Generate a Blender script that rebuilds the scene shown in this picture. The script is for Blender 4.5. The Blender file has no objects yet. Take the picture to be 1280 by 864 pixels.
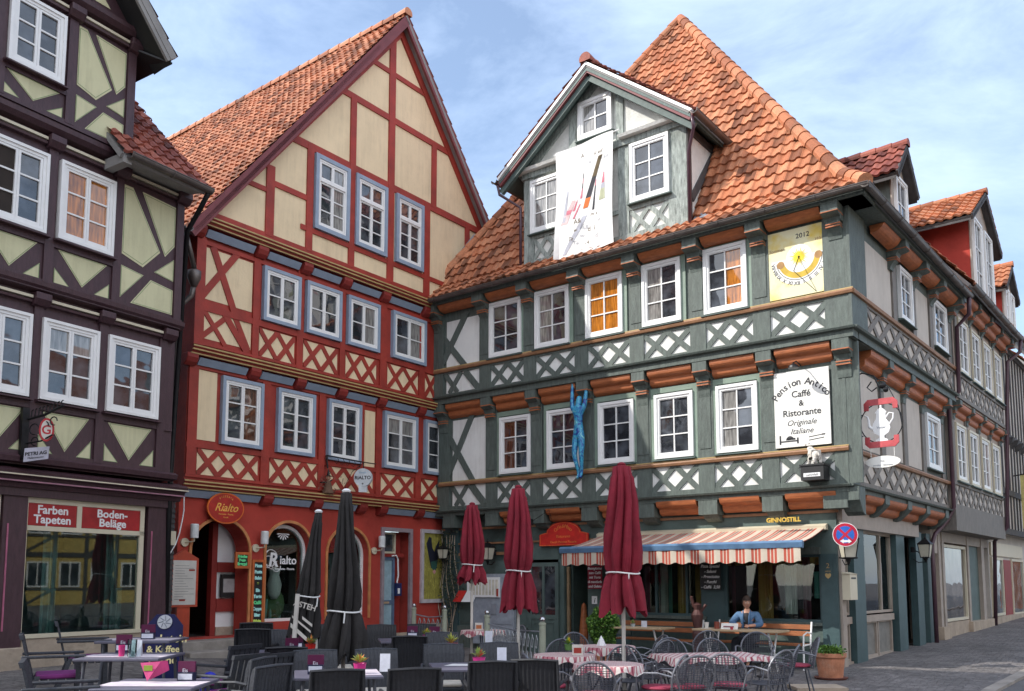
import bpy, bmesh, math, random
from mathutils import Vector, Matrix
random.seed(7)
D = bpy.data
SC = bpy.context.scene
COL = SC.collection
R = math.radians
PI = math.pi

# ------------------------------------------------------------------ camera
FPX, HZ, PITCH = 1090.0, 728.0, R(5.8)
cam = D.cameras.new("camera"); camo = D.objects.new("camera", cam); COL.objects.link(camo)
camo.location = (0, 0, 1.6); camo.rotation_euler = (PI/2 + PITCH, 0, 0)
cam.sensor_width = 36; cam.lens = FPX/1280*36
cam.shift_y = (HZ - FPX*math.tan(PITCH) - 432)/1280
cam.clip_start = 0.1; cam.clip_end = 2000
SC.camera = camo
# ------------------------------------------------------------------ light
SUN_AZ, SUN_EL = 262.0, 38.0
SC.view_settings.view_transform = 'Standard'; SC.view_settings.look = 'None'
SC.view_settings.exposure = 0.92; SC.view_settings.gamma = 1
SC.view_settings.use_curve_mapping = False
w = D.worlds.new("World"); SC.world = w; w.use_nodes = True
nt = w.node_tree; nt.nodes.clear()
def nn(nt, t, **k):
    n = nt.nodes.new(t)
    for a, b in k.items():
        if a.startswith('i_'): n.inputs[a[2:].replace('_', ' ')].default_value = b
        else: setattr(n, a, b)
    return n
out = nn(nt, 'ShaderNodeOutputWorld'); bg = nn(nt, 'ShaderNodeBackground')
sky = nn(nt, 'ShaderNodeTexSky', sky_type='NISHITA', sun_disc=False)
sky.sun_elevation = R(SUN_EL); sky.sun_rotation = R(SUN_AZ); sky.air_density = 1.0; sky.dust_density = 0.8; sky.ozone_density = 1.6
tc = nn(nt, 'ShaderNodeTexCoord')
mp = nn(nt, 'ShaderNodeMapping'); mp.inputs['Scale'].default_value = (1.0, 1.0, 2.6)
nt.links.new(tc.outputs['Generated'], mp.inputs['Vector'])
n1 = nn(nt, 'ShaderNodeTexNoise', i_Scale=2.6, i_Detail=9, i_Roughness=0.62, i_Distortion=0.5)
nt.links.new(mp.outputs[0], n1.inputs['Vector'])
cr = nn(nt, 'ShaderNodeValToRGB'); cr.color_ramp.elements[0].position = 0.36; cr.color_ramp.elements[1].position = 0.70
cr.color_ramp.elements[0].color = (0.18, 0.18, 0.18, 1); cr.color_ramp.elements[1].color = (0.88, 0.88, 0.88, 1)
nt.links.new(n1.outputs['Fac'], cr.inputs[0])
mx = nn(nt, 'ShaderNodeMix', data_type='RGBA'); mx.inputs[7].default_value = (4.0, 5.0, 6.6, 1)
nt.links.new(cr.outputs[0], mx.inputs[0]); nt.links.new(sky.outputs[0], mx.inputs[6])
# bright cloud added behind the viewer, out of view, to fill the shaded fronts
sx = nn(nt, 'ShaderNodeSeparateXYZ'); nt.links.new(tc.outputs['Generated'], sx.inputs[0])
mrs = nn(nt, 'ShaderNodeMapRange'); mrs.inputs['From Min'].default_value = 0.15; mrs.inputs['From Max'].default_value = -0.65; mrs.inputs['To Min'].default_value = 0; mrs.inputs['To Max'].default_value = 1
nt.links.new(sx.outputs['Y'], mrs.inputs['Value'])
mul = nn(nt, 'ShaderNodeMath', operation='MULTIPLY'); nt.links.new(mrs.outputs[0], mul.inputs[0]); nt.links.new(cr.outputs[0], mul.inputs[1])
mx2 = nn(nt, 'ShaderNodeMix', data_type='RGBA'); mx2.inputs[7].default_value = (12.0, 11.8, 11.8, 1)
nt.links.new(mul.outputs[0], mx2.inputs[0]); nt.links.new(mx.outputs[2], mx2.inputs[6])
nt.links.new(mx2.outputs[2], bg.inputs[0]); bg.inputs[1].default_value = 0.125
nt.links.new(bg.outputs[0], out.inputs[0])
sl = D.lights.new("sun", 'SUN'); sl.energy = 2.6; sl.angle = R(0.5); sl.color = (1, 0.955, 0.88)
so = D.objects.new("sun", sl); COL.objects.link(so); so.location = (-30, -5, 40)
sd = Vector((math.sin(R(SUN_AZ))*math.cos(R(SUN_EL)), math.cos(R(SUN_AZ))*math.cos(R(SUN_EL)), math.sin(R(SUN_EL))))
so.rotation_euler = sd.to_track_quat('Z', 'Y').to_euler()

# ------------------------------------------------------------------ helpers
def tag(o, label=None, cat=None, group=None, kind=None):
    if label: o['label'] = label
    if cat: o['category'] = cat
    if group: o['group'] = group
    if kind: o['kind'] = kind
    return o
def empty(name, loc=(0, 0, 0), rz=0, label=None, cat=None, group=None, kind=None):
    o = D.objects.new(name, None); COL.objects.link(o); o.location = loc; o.rotation_euler = (0, 0, rz)
    o.empty_display_size = 0.1
    return tag(o, label, cat, group, kind)
class MB:
    def __init__(s): s.v = []; s.f = []; s.m = []; s.a = []; s.cm = 0; s.ca = 0.5
    def add(s, vs, fs, mi=None):
        b = len(s.v); s.v += [tuple(p) for p in vs]
        for f in fs: s.f.append([b+i for i in f]); s.m.append(s.cm if mi is None else mi); s.a.append(s.ca)
    def box(s, x0, x1, y0, y1, z0, z1, mi=None):
        s.hexa([(x0, y0, z0), (x1, y0, z0), (x1, y1, z0), (x0, y1, z0), (x0, y0, z1), (x1, y0, z1), (x1, y1, z1), (x0, y1, z1)], mi)
    def hexa(s, c, mi=None): s.add(c, [(0, 3, 2, 1), (4, 5, 6, 7), (0, 1, 5, 4), (1, 2, 6, 5), (2, 3, 7, 6), (3, 0, 4, 7)], mi)
    def tube(s, pts, r, n=8, mi=None, cap=True):
        pts = [Vector(p) for p in pts]; rs = r if isinstance(r, (list, tuple)) else [r]*len(pts)
        t0 = (pts[1]-pts[0]).normalized(); up = Vector((0, 0, 1)) if abs(t0.z) < 0.9 else Vector((1, 0, 0))
        x = t0.cross(up).normalized(); vs = []
        for i, p in enumerate(pts):
            t = ((pts[min(i+1, len(pts)-1)]-pts[max(i-1, 0)])).normalized()
            x = (x - t*x.dot(t)).normalized(); y = t.cross(x)
            vs += [p + (x*math.cos(2*PI*k/n) + y*math.sin(2*PI*k/n))*rs[i] for k in range(n)]
        fs = [(i*n+k, i*n+(k+1) % n, (i+1)*n+(k+1) % n, (i+1)*n+k) for i in range(len(pts)-1) for k in range(n)]
        if cap: fs += [tuple(range(n))[::-1], tuple((len(pts)-1)*n+k for k in range(n))]
        s.add(vs, fs, mi)
    def lathe(s, prof, c=(0, 0, 0), n=20, mi=None, rip=0, k=8, ph=0):
        vs = []; c = Vector(c)
        for (r, z, *rr) in prof:
            rp = rr[0] if rr else rip
            for i in range(n):
                a = 2*PI*i/n; q = r*(1 + rp*math.cos(k*a+ph)) if rp else r
                vs.append(c + Vector((q*math.cos(a), q*math.sin(a), z)))
        m = len(prof)
        fs = [(i*n+j, i*n+(j+1) % n, (i+1)*n+(j+1) % n, (i+1)*n+j) for i in range(m-1) for j in range(n)]
        if prof[0][0] > 1e-4: fs.append(tuple(range(n))[::-1])
        if prof[-1][0] > 1e-4: fs.append(tuple((m-1)*n+j for j in range(n)))
        s.add(vs, fs, mi)
    def ball(s, c, r, n=12, m=8, mi=None, sc=(1, 1, 1)):
        vs = []; c = Vector(c)
        for i in range(m+1):
            t = PI*i/m
            for j in range(n):
                a = 2*PI*j/n; vs.append(c+Vector((math.sin(t)*math.cos(a)*r*sc[0], math.sin(t)*math.sin(a)*r*sc[1], math.cos(t)*r*sc[2])))
        s.add(vs, [(i*n+j, (i+1)*n+j, (i+1)*n+(j+1) % n, i*n+(j+1) % n) for i in range(m) for j in range(n)], mi)
    def prism(s, pts, vec, mi=None):
        n = len(pts); pts = [Vector(p) for p in pts]; vec = Vector(vec)
        s.add(pts + [p+vec for p in pts], [tuple(range(n))[::-1], tuple(range(n, 2*n))] + [(i, (i+1) % n, n+(i+1) % n, n+i) for i in range(n)], mi)
    def build(s, name, mats, parent=None, smooth=False, recalc=True, origin=None):
        me = D.meshes.new(name)
        if parent is not None and origin is None:
            M = parent.matrix_basis.copy()
            p = parent.parent
            while p: M = p.matrix_basis @ M; p = p.parent
            off = None; inv = M.inverted() if getattr(s, 'world', True) else Matrix()
            vs = [inv @ Vector(v) for v in s.v]; loc = (0, 0, 0)
        elif origin is not None:
            vs = [Vector(v)-Vector(origin) for v in s.v]; loc = origin
        else:
            xs = [v[0] for v in s.v]; ys = [v[1] for v in s.v]; zs = [v[2] for v in s.v]
            o = Vector(((min(xs)+max(xs))/2, (min(ys)+max(ys))/2, min(zs)))
            vs = [Vector(v)-o for v in s.v]; loc = o
        me.from_pydata(vs, [], s.f)
        if not isinstance(mats, (list, tuple)): mats = [mats]
        for m in mats: me.materials.append(m)
        for p, mi in zip(me.polygons, s.m): p.material_index = mi
        if recalc:
            bm = bmesh.new(); bm.from_mesh(me); bmesh.ops.recalc_face_normals(bm, faces=bm.faces); bm.to_mesh(me); bm.free()
        if smooth: me.polygons.foreach_set('use_smooth', [True]*len(me.polygons))
        if len(set(s.a)) > 1:
            at = me.attributes.new('tv', 'FLOAT', 'FACE'); at.data.foreach_set('value', s.a)
        o = D.objects.new(name, me); COL.objects.link(o); o.location = loc
        if parent is not None: o.parent = parent; 
        return o
def MBL():
    m = MB(); m.world = False; return m
def smooth_angle(o, ang=40):
    me = o.data; bm = bmesh.new(); bm.from_mesh(me)
    for e in bm.edges:
        if len(e.link_faces) == 2 and e.calc_face_angle(0) > R(ang): e.smooth = False
    for f in bm.faces: f.smooth = True
    bm.to_mesh(me); bm.free()
def bev(o, w=0.01, seg=1):
    m = o.modifiers.new('bevel', 'BEVEL'); m.width = w; m.segments = seg; m.limit_method = 'ANGLE'; m.angle_limit = R(50); return o
def copy_tree(o, parent=None):
    c = o.copy(); COL.objects.link(c)
    if parent is not None: c.parent = parent
    for ch in list(o.children): copy_tree(ch, c)
    return c

class Fr:
    """a facade: o = origin on the ground line, az = heading of +u, n = outward normal"""
    def __init__(s, o, az):
        a = R(az); s.o = Vector(o); s.d = Vector((math.sin(a), math.cos(a), 0)); s.n = Vector((-s.d.y, s.d.x, 0))
        if s.n.dot(-s.o) < 0: s.n = -s.n
        s.side = 1
    def P(s, u, z, off=0):
        p = s.o + s.d*u + s.n*off; return Vector((p.x, p.y, z))
    def box(s, mb, u0, u1, z0, z1, a, b, mi=None):
        P = s.P
        mb.hexa([P(u0, z0, a), P(u1, z0, a), P(u1, z0, b), P(u0, z0, b), P(u0, z1, a), P(u1, z1, a), P(u1, z1, b), P(u0, z1, b)], mi)
    def poly(s, mb, pts, a, b, mi=None):
        mb.prism([s.P(u, z, a) for u, z in pts], s.n*(b-a), mi)
    def beam(s, mb, p, q, w, a, b, mi=None, ext=0):
        if w > .05: p = (p[0]+random.uniform(-.012, .012), p[1]); q = (q[0]+random.uniform(-.012, .012), q[1]); w *= random.uniform(.93, 1.07)
        du, dz = q[0]-p[0], q[1]-p[1]; L = math.hypot(du, dz); du /= L; dz /= L
        p = (p[0]-du*ext, p[1]-dz*ext); q = (q[0]+du*ext, q[1]+dz*ext); nx, nz = -dz*w/2, du*w/2
        s.poly(mb, [(p[0]+nx, p[1]+nz), (q[0]+nx, q[1]+nz), (q[0]-nx, q[1]-nz), (p[0]-nx, p[1]-nz)], a, b, mi)
    def prof(s, mb, u0, u1, pr, mi=None):
        """profile of (off, z) extruded along u"""
        mb.prism([s.P(u0, z, o) for o, z in pr], s.d*(u1-u0), mi)
    def ring(s, mb, u0, u1, z0, z1, w, a, b, mi=None):
        s.box(mb, u0, u0+w, z0, z1, a, b, mi); s.box(mb, u1-w, u1, z0, z1, a, b, mi)
        s.box(mb, u0+w, u1-w, z0, z0+w, a, b, mi); s.box(mb, u0+w, u1-w, z1-w, z1, a, b, mi)

def clip_poly(poly, f):
    """keep the side of the polygon where f(p) >= 0"""
    out = []
    for i, p in enumerate(poly):
        q = poly[(i+1) % len(poly)]; fp, fq = f(p), f(q)
        if fp >= 0: out.append(p)
        if fp*fq < 0:
            t = fp/(fp-fq); out.append((p[0]+(q[0]-p[0])*t, p[1]+(q[1]-p[1])*t))
    return out
def lattice(F, mb, u0, u1, z0, z1, n, w, a, b, dz=0.003):
    """n crossing pairs of slanting boards side by side, cut to the panel"""
    if u1 < u0: u0, u1 = u1, u0
    for i in range(n):
        p0 = u0+(u1-u0)*i/n; p1 = u0+(u1-u0)*(i+1)/n
        for k, (s, e) in enumerate((((p0, z0), (p1, z1)), ((p0, z1), (p1, z0)))):
            s = (s[0]+random.uniform(-.014, .014), s[1]); e = (e[0]+random.uniform(-.014, .014), e[1])
            du, dv = e[0]-s[0], e[1]-s[1]; L = math.hypot(du, dv); du /= L; dv /= L; nx, nz = -dv*w/2, du*w/2
            s2 = (s[0]-du*w, s[1]-dv*w); e2 = (e[0]+du*w, e[1]+dv*w)
            q = [(s2[0]+nx, s2[1]+nz), (e2[0]+nx, e2[1]+nz), (e2[0]-nx, e2[1]-nz), (s2[0]-nx, s2[1]-nz)]
            for f in (lambda p: p[0]-u0, lambda p: u1-p[0], lambda p: p[1]-z0, lambda p: z1-p[1]): q = clip_poly(q, f)
            F.poly(mb, q, a, b-k*dz-i % 2*0.0012)

# ------------------------------------------------------------------ materials
def mat(name, col, rough=0.7, nscale=6, namt=0.25, bump=0.15, bscale=40, metal=0, coat=0, spec=0.5, grain=None, dirt=0, dirtcol=(0.05, 0.045, 0.04), obj=False, sheen=0, streak=0):
    m = D.materials.new(name); m.use_nodes = True; t = m.node_tree; b = t.nodes['Principled BSDF']
    b.inputs['Roughness'].default_value = rough; b.inputs['Metallic'].default_value = metal
    b.inputs['Coat Weight'].default_value = coat; b.inputs['Specular IOR Level'].default_value = spec
    b.inputs['Sheen Weight'].default_value = sheen
    if obj: src = nn(t, 'ShaderNodeTexCoord').outputs['Object']
    else: src = nn(t, 'ShaderNodeNewGeometry').outputs['Position']
    mpn = nn(t, 'ShaderNodeMapping'); t.links.new(src, mpn.inputs['Vector'])
    if grain: mpn.inputs['Scale'].default_value = grain
    n = nn(t, 'ShaderNodeTexNoise', i_Scale=nscale, i_Detail=6, i_Roughness=0.6); t.links.new(mpn.outputs[0], n.inputs['Vector'])
    mr = nn(t, 'ShaderNodeMapRange'); mr.inputs['From Min'].default_value = 0.3; mr.inputs['From Max'].default_value = 0.7
    mr.inputs['To Min'].default_value = 1-namt; mr.inputs['To Max'].default_value = 1+namt*0.7
    t.links.new(n.outputs['Fac'], mr.inputs['Value'])
    mu = nn(t, 'ShaderNodeVectorMath', operation='SCALE'); mu.inputs[0].default_value = col; t.links.new(mr.outputs[0], mu.inputs['Scale'])
    c = mu.outputs[0]
    if dirt:
        n3 = nn(t, 'ShaderNodeTexNoise', i_Scale=2.2, i_Detail=10, i_Roughness=0.75); t.links.new(mpn.outputs[0], n3.inputs['Vector'])
        r3 = nn(t, 'ShaderNodeMapRange'); r3.inputs['From Min'].default_value = 0.52; r3.inputs['From Max'].default_value = 0.72; r3.inputs['To Max'].default_value = dirt
        t.links.new(n3.outputs['Fac'], r3.inputs['Value'])
        mxx = nn(t, 'ShaderNodeMix', data_type='RGBA'); t.links.new(r3.outputs[0], mxx.inputs[0]); t.links.new(c, mxx.inputs[6]); mxx.inputs[7].default_value = (*dirtcol, 1); c = mxx.outputs[2]
    if streak:
        g5 = nn(t, 'ShaderNodeNewGeometry'); m5 = nn(t, 'ShaderNodeMapping'); m5.inputs['Scale'].default_value = (7, 7, 0.55); t.links.new(g5.outputs['Position'], m5.inputs[0])
        n5 = nn(t, 'ShaderNodeTexNoise', i_Scale=1.6, i_Detail=7, i_Roughness=0.65); t.links.new(m5.outputs[0], n5.inputs['Vector'])
        n6 = nn(t, 'ShaderNodeTexNoise', i_Scale=1.3, i_Detail=8, i_Roughness=0.7); t.links.new(g5.outputs['Position'], n6.inputs['Vector'])
        a5 = nn(t, 'ShaderNodeMath', operation='MULTIPLY'); t.links.new(n5.outputs['Fac'], a5.inputs[0]); t.links.new(n6.outputs['Fac'], a5.inputs[1])
        r5 = nn(t, 'ShaderNodeMapRange'); r5.inputs['From Min'].default_value = 0.22; r5.inputs['From Max'].default_value = 0.42; r5.inputs['To Max'].default_value = streak; t.links.new(a5.outputs[0], r5.inputs['Value'])
        x5 = nn(t, 'ShaderNodeMix', data_type='RGBA'); t.links.new(r5.outputs[0], x5.inputs[0]); t.links.new(c, x5.inputs[6]); x5.inputs[7].default_value = (col[0]*.5, col[1]*.48, col[2]*.45, 1); c = x5.outputs[2]
    t.links.new(c, b.inputs['Base Color'])
    if bump:
        n2 = nn(t, 'ShaderNodeTexNoise', i_Scale=bscale, i_Detail=4); t.links.new(mpn.outputs[0], n2.inputs['Vector'])
        bn = nn(t, 'ShaderNodeBump', i_Strength=bump, i_Distance=0.02); t.links.new(n2.outputs['Fac'], bn.inputs['Height']); t.links.new(bn.outputs[0], b.inputs['Normal'])
    return m
def tile_mat(name, c1, c2, dark=0.35):
    m = D.materials.new(name); m.use_nodes = True; t = m.node_tree; b = t.nodes['Principled BSDF']
    b.inputs['Roughness'].default_value = 0.75
    at = nn(t, 'ShaderNodeAttribute', attribute_name='tv'); g = nn(t, 'ShaderNodeNewGeometry')
    cr = nn(t, 'ShaderNodeValToRGB'); t.links.new(at.outputs['Fac'], cr.inputs[0])
    e = cr.color_ramp.elements; e[0].color = (*[x*0.42 for x in c1], 1); e[1].color = (*c2, 1); e[1].position = 1
    k = e.new(0.22); k.color = (*c1, 1)
    n = nn(t, 'ShaderNodeTexNoise', i_Scale=0.9, i_Detail=8, i_Roughness=0.7); t.links.new(g.outputs['Position'], n.inputs['Vector'])
    mr = nn(t, 'ShaderNodeMapRange'); mr.inputs['From Min'].default_value = 0.3; mr.inputs['From Max'].default_value = 0.7; mr.inputs['To Min'].default_value = 1-dark; mr.inputs['To Max'].default_value = 1.12
    t.links.new(n.outputs['Fac'], mr.inputs['Value'])
    n4 = nn(t, 'ShaderNodeTexNoise', i_Scale=30, i_Detail=5); t.links.new(g.outputs['Position'], n4.inputs['Vector'])
    mr2 = nn(t, 'ShaderNodeMapRange'); mr2.inputs['From Min'].default_value = 0.3; mr2.inputs['From Max'].default_value = 0.7; mr2.inputs['To Min'].default_value = 0.82; mr2.inputs['To Max'].default_value = 1.1
    t.links.new(n4.outputs['Fac'], mr2.inputs['Value'])
    mm = nn(t, 'ShaderNodeMath', operation='MULTIPLY'); t.links.new(mr.outputs[0], mm.inputs[0]); t.links.new(mr2.outputs[0], mm.inputs[1])
    mu = nn(t, 'ShaderNodeVectorMath', operation='SCALE'); t.links.new(cr.outputs[0], mu.inputs[0]); t.links.new(mm.outputs[0], mu.inputs['Scale'])
    n7 = nn(t, 'ShaderNodeTexNoise', i_Scale=2.6, i_Detail=9, i_Roughness=0.75); t.links.new(g.outputs['Position'], n7.inputs['Vector'])
    r7 = nn(t, 'ShaderNodeMapRange'); r7.inputs['From Min'].default_value = 0.50; r7.inputs['From Max'].default_value = 0.72; r7.inputs['To Max'].default_value = 0.7; t.links.new(n7.outputs['Fac'], r7.inputs['Value'])
    x7 = nn(t, 'ShaderNodeMix', data_type='RGBA'); t.links.new(r7.outputs[0], x7.inputs[0]); t.links.new(mu.outputs[0], x7.inputs[6]); x7.inputs[7].default_value = (c1[0]*.42, c1[1]*.62+.01, c1[2]*.7+.015, 1)
    t.links.new(x7.outputs[2], b.inputs['Base Color'])
    return m
def glass_mat(name, base=(0.022, 0.025, 0.030), curtain=None, wob=0.03):
    m = D.materials.new(name); m.use_nodes = True; t = m.node_tree; b = t.nodes['Principled BSDF']
    g = nn(t, 'ShaderNodeNewGeometry'); b.inputs['Roughness'].default_value = 0.9 if curtain else 0.5
    b.inputs['Specular IOR Level'].default_value = 0.0
    b.inputs['Coat Weight'].default_value = 1; b.inputs['Coat Roughness'].default_value = 0.02; b.inputs['Coat IOR'].default_value = 1.95
    if curtain:
        mpn = nn(t, 'ShaderNodeMapping'); mpn.inputs['Scale'].default_value = (1, 1, 0.12); t.links.new(g.outputs['Position'], mpn.inputs['Vector'])
        n = nn(t, 'ShaderNodeTexNoise', i_Scale=26, i_Detail=3, i_Distortion=0.4); t.links.new(mpn.outputs[0], n.inputs['Vector'])
        cr = nn(t, 'ShaderNodeValToRGB'); cr.color_ramp.elements[0].position = 0.32; cr.color_ramp.elements[1].position = 0.68
        cr.color_ramp.elements[0].color = (*[c*0.35 for c in curtain], 1); cr.color_ramp.elements[1].color = (*curtain, 1)
        t.links.new(n.outputs['Fac'], cr.inputs[0]); t.links.new(cr.outputs[0], b.inputs['Base Color'])
    else:
        n = nn(t, 'ShaderNodeTexNoise', i_Scale=3.1, i_Detail=3); t.links.new(g.outputs['Position'], n.inputs['Vector'])
        cr = nn(t, 'ShaderNodeValToRGB'); cr.color_ramp.elements[0].position = 0.42; cr.color_ramp.elements[1].position = 0.75
        cr.color_ramp.elements[0].color = (*base, 1); cr.color_ramp.elements[1].color = (*[c*4+0.01 for c in base], 1)
        t.links.new(n.outputs['Fac'], cr.inputs[0]); t.links.new(cr.outputs[0], b.inputs['Base Color'])
    n2 = nn(t, 'ShaderNodeTexNoise', i_Scale=2.6, i_Detail=1); t.links.new(g.outputs['Position'], n2.inputs['Vector'])
    bn = nn(t, 'ShaderNodeBump', i_Strength=1.0, i_Distance=wob*0.10); t.links.new(n2.outputs['Fac'], bn.inputs['Height'])
    t.links.new(bn.outputs[0], b.inputs['Coat Normal'])
    return m
def clear_glass(name, tint=(0.85, 0.93, 0.92), refl=1.0):
    m = D.materials.new(name); m.use_nodes = True; t = m.node_tree; t.nodes.remove(t.nodes['Principled BSDF'])
    o = t.nodes['Material Output']; tr = nn(t, 'ShaderNodeBsdfTransparent'); tr.inputs[0].default_value = (*tint, 1)
    gl = nn(t, 'ShaderNodeBsdfGlossy'); gl.inputs['Roughness'].default_value = 0.015; gl.inputs[0].default_value = (refl, refl, refl, 1)
    fr = nn(t, 'ShaderNodeFresnel'); fr.inputs['IOR'].default_value = 1.5
    mxs = nn(t, 'ShaderNodeMixShader'); t.links.new(fr.outputs[0], mxs.inputs[0]); t.links.new(tr.outputs[0], mxs.inputs[1]); t.links.new(gl.outputs[0], mxs.inputs[2]); t.links.new(mxs.outputs[0], o.inputs[0])
    return m
M = {}
GR = (6, 6, 1.2)
M['green'] = mat('green timber paint', (0.098, 0.122, 0.108), 0.6, 3, 0.32, 0.4, 14, grain=GR, dirt=0.5, dirtcol=(0.055, 0.062, 0.058))
M['stonet'] = mat('stone grey timber paint', (0.185, 0.165, 0.145), 0.65, 3, 0.3, 0.35, 14, grain=GR, dirt=0.5, dirtcol=(0.09, 0.08, 0.07))
M['green2'] = mat('dark green timber paint', (0.085, 0.125, 0.115), 0.6, 3, 0.25, 0.3, 14, dirt=0.3)
M['gcase'] = mat('pale green casing paint', (0.20, 0.27, 0.215), 0.5, 4, 0.15, 0.1)
M['white_inf'] = mat('white infill', (0.78, 0.78, 0.75), 0.8, 2, 0.07, 0.15, 30, streak=0.30)
M['grey_inf'] = mat('grey beige infill', (0.54, 0.50, 0.45), 0.85, 2, 0.08, 0.12, 30, streak=0.35)
M['wframe'] = mat('white window paint', (0.80, 0.80, 0.79), 0.4, 5, 0.04, 0.05)
M['orange'] = mat('orange timber paint', (0.42, 0.13, 0.045), 0.55, 5, 0.28, 0.25, 20, grain=(1, 1, 5), dirt=0.35, dirtcol=(0.16, 0.05, 0.02))
M['brown'] = mat('brown moulding paint', (0.30, 0.15, 0.075), 0.55, 5, 0.25, 0.2, 20)
M['gold'] = mat('ochre moulding paint', (0.46, 0.32, 0.13), 0.5, 5, 0.2, 0.1)
M['red'] = mat('red timber paint', (0.34, 0.036, 0.022), 0.6, 2.5, 0.28, 0.32, 16, dirt=0.45, dirtcol=(0.19, 0.028, 0.02))
M['red2'] = mat('dark red paint', (0.26, 0.026, 0.02), 0.6, 2.5, 0.2, 0.25, 16)
M['redwall'] = mat('red plaster', (0.40, 0.045, 0.03), 0.85, 1.5, 0.22, 0.5, 9)
M['redroofboard'] = mat('maroon bargeboard', (0.19, 0.045, 0.05), 0.6, 4, 0.2, 0.2)
M['cream'] = mat('cream infill', (0.80, 0.645, 0.42), 0.85, 1.6, 0.07, 0.2, 25, streak=0.32)
M['blue'] = mat('grey blue casing', (0.28, 0.35, 0.45), 0.5, 5, 0.1, 0.05)
M['purple'] = mat('aubergine timber', (0.062, 0.028, 0.036), 0.5, 4, 0.25, 0.28, 18, grain=GR)
M['lime'] = mat('pale green infill', (0.62, 0.60, 0.38), 0.85, 1.6, 0.07, 0.18, 25, streak=0.35)
M['limeline'] = mat('green panel line', (0.22, 0.30, 0.15), 0.8, 3, 0.1, 0)
M['shopcream'] = mat('cream shop frame', (0.62, 0.56, 0.42), 0.5, 4, 0.06, 0.05)
M['stone'] = mat('plinth sandstone', (0.42, 0.34, 0.26), 0.85, 3, 0.2, 0.6, 18, dirt=0.4, dirtcol=(0.18, 0.14, 0.11))
M['step'] = mat('step stone', (0.30, 0.27, 0.24), 0.85, 3, 0.25, 0.5, 18, dirt=0.4)
M['weather'] = mat('weathered green white paint', (0.36, 0.40, 0.37), 0.8, 4, 0.5, 0.8, 26, grain=(5, 5, 1), dirt=0.85, dirtcol=(0.07, 0.10, 0.09))
M['weatherw'] = mat('flaking white plaster', (0.72, 0.72, 0.68), 0.85, 3, 0.12, 0.5, 20, dirt=0.4, dirtcol=(0.30, 0.32, 0.28))
M['tile'] = tile_mat('orange pantiles', (0.47, 0.155, 0.065), (0.62, 0.26, 0.13))
M['tile2'] = tile_mat('faded pantiles', (0.46, 0.16, 0.075), (0.64, 0.28, 0.15), 0.3)
M['tile3'] = tile_mat('dark red pantiles', (0.26, 0.06, 0.04), (0.38, 0.12, 0.08), 0.3)
M['zinc'] = mat('gutter zinc', (0.16, 0.14, 0.13), 0.45, 4, 0.3, 0.1, metal=0.6)
M['lead'] = mat('lead flashing', (0.30, 0.33, 0.38), 0.5, 4, 0.2, 0.1, metal=0.4)
M['iron'] = mat('black iron', (0.018, 0.018, 0.02), 0.45, 8, 0.2, 0.1, metal=0.5)
M['pipe'] = mat('aubergine downpipe', (0.075, 0.035, 0.05), 0.35, 8, 0.15, 0)
M['soffit'] = mat('grey soffit', (0.26, 0.25, 0.24), 0.8, 3, 0.15, 0.2)
M['slate'] = mat('dark boards', (0.07, 0.065, 0.065), 0.8, 3, 0.3, 0.5, 12)
M['glass'] = glass_mat('window glass')
M['glass2'] = glass_mat('window glass bluish', (0.02, 0.024, 0.03))
M['cur_or'] = glass_mat('orange curtain behind glass', curtain=(0.62, 0.22, 0.03))
M['cur_wh'] = glass_mat('net curtain behind glass', curtain=(0.34, 0.33, 0.31))
M['cur_br'] = glass_mat('brown curtain behind glass', curtain=(0.16, 0.06, 0.035))
M['clear'] = clear_glass('shop glass')
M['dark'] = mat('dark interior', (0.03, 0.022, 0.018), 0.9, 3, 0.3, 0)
M['beige'] = mat('beige shopfront paint', (0.36, 0.30, 0.25), 0.6, 4, 0.15, 0.15, dirt=0.2)
M['teal'] = mat('dark teal timber', (0.045, 0.085, 0.09), 0.5, 4, 0.2, 0.15)
M['white'] = mat('white paint', (0.80, 0.80, 0.80), 0.5, 5, 0.05, 0.03)
M['black'] = mat('black paint', (0.015, 0.015, 0.016), 0.5, 5, 0.2, 0.03)

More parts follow.
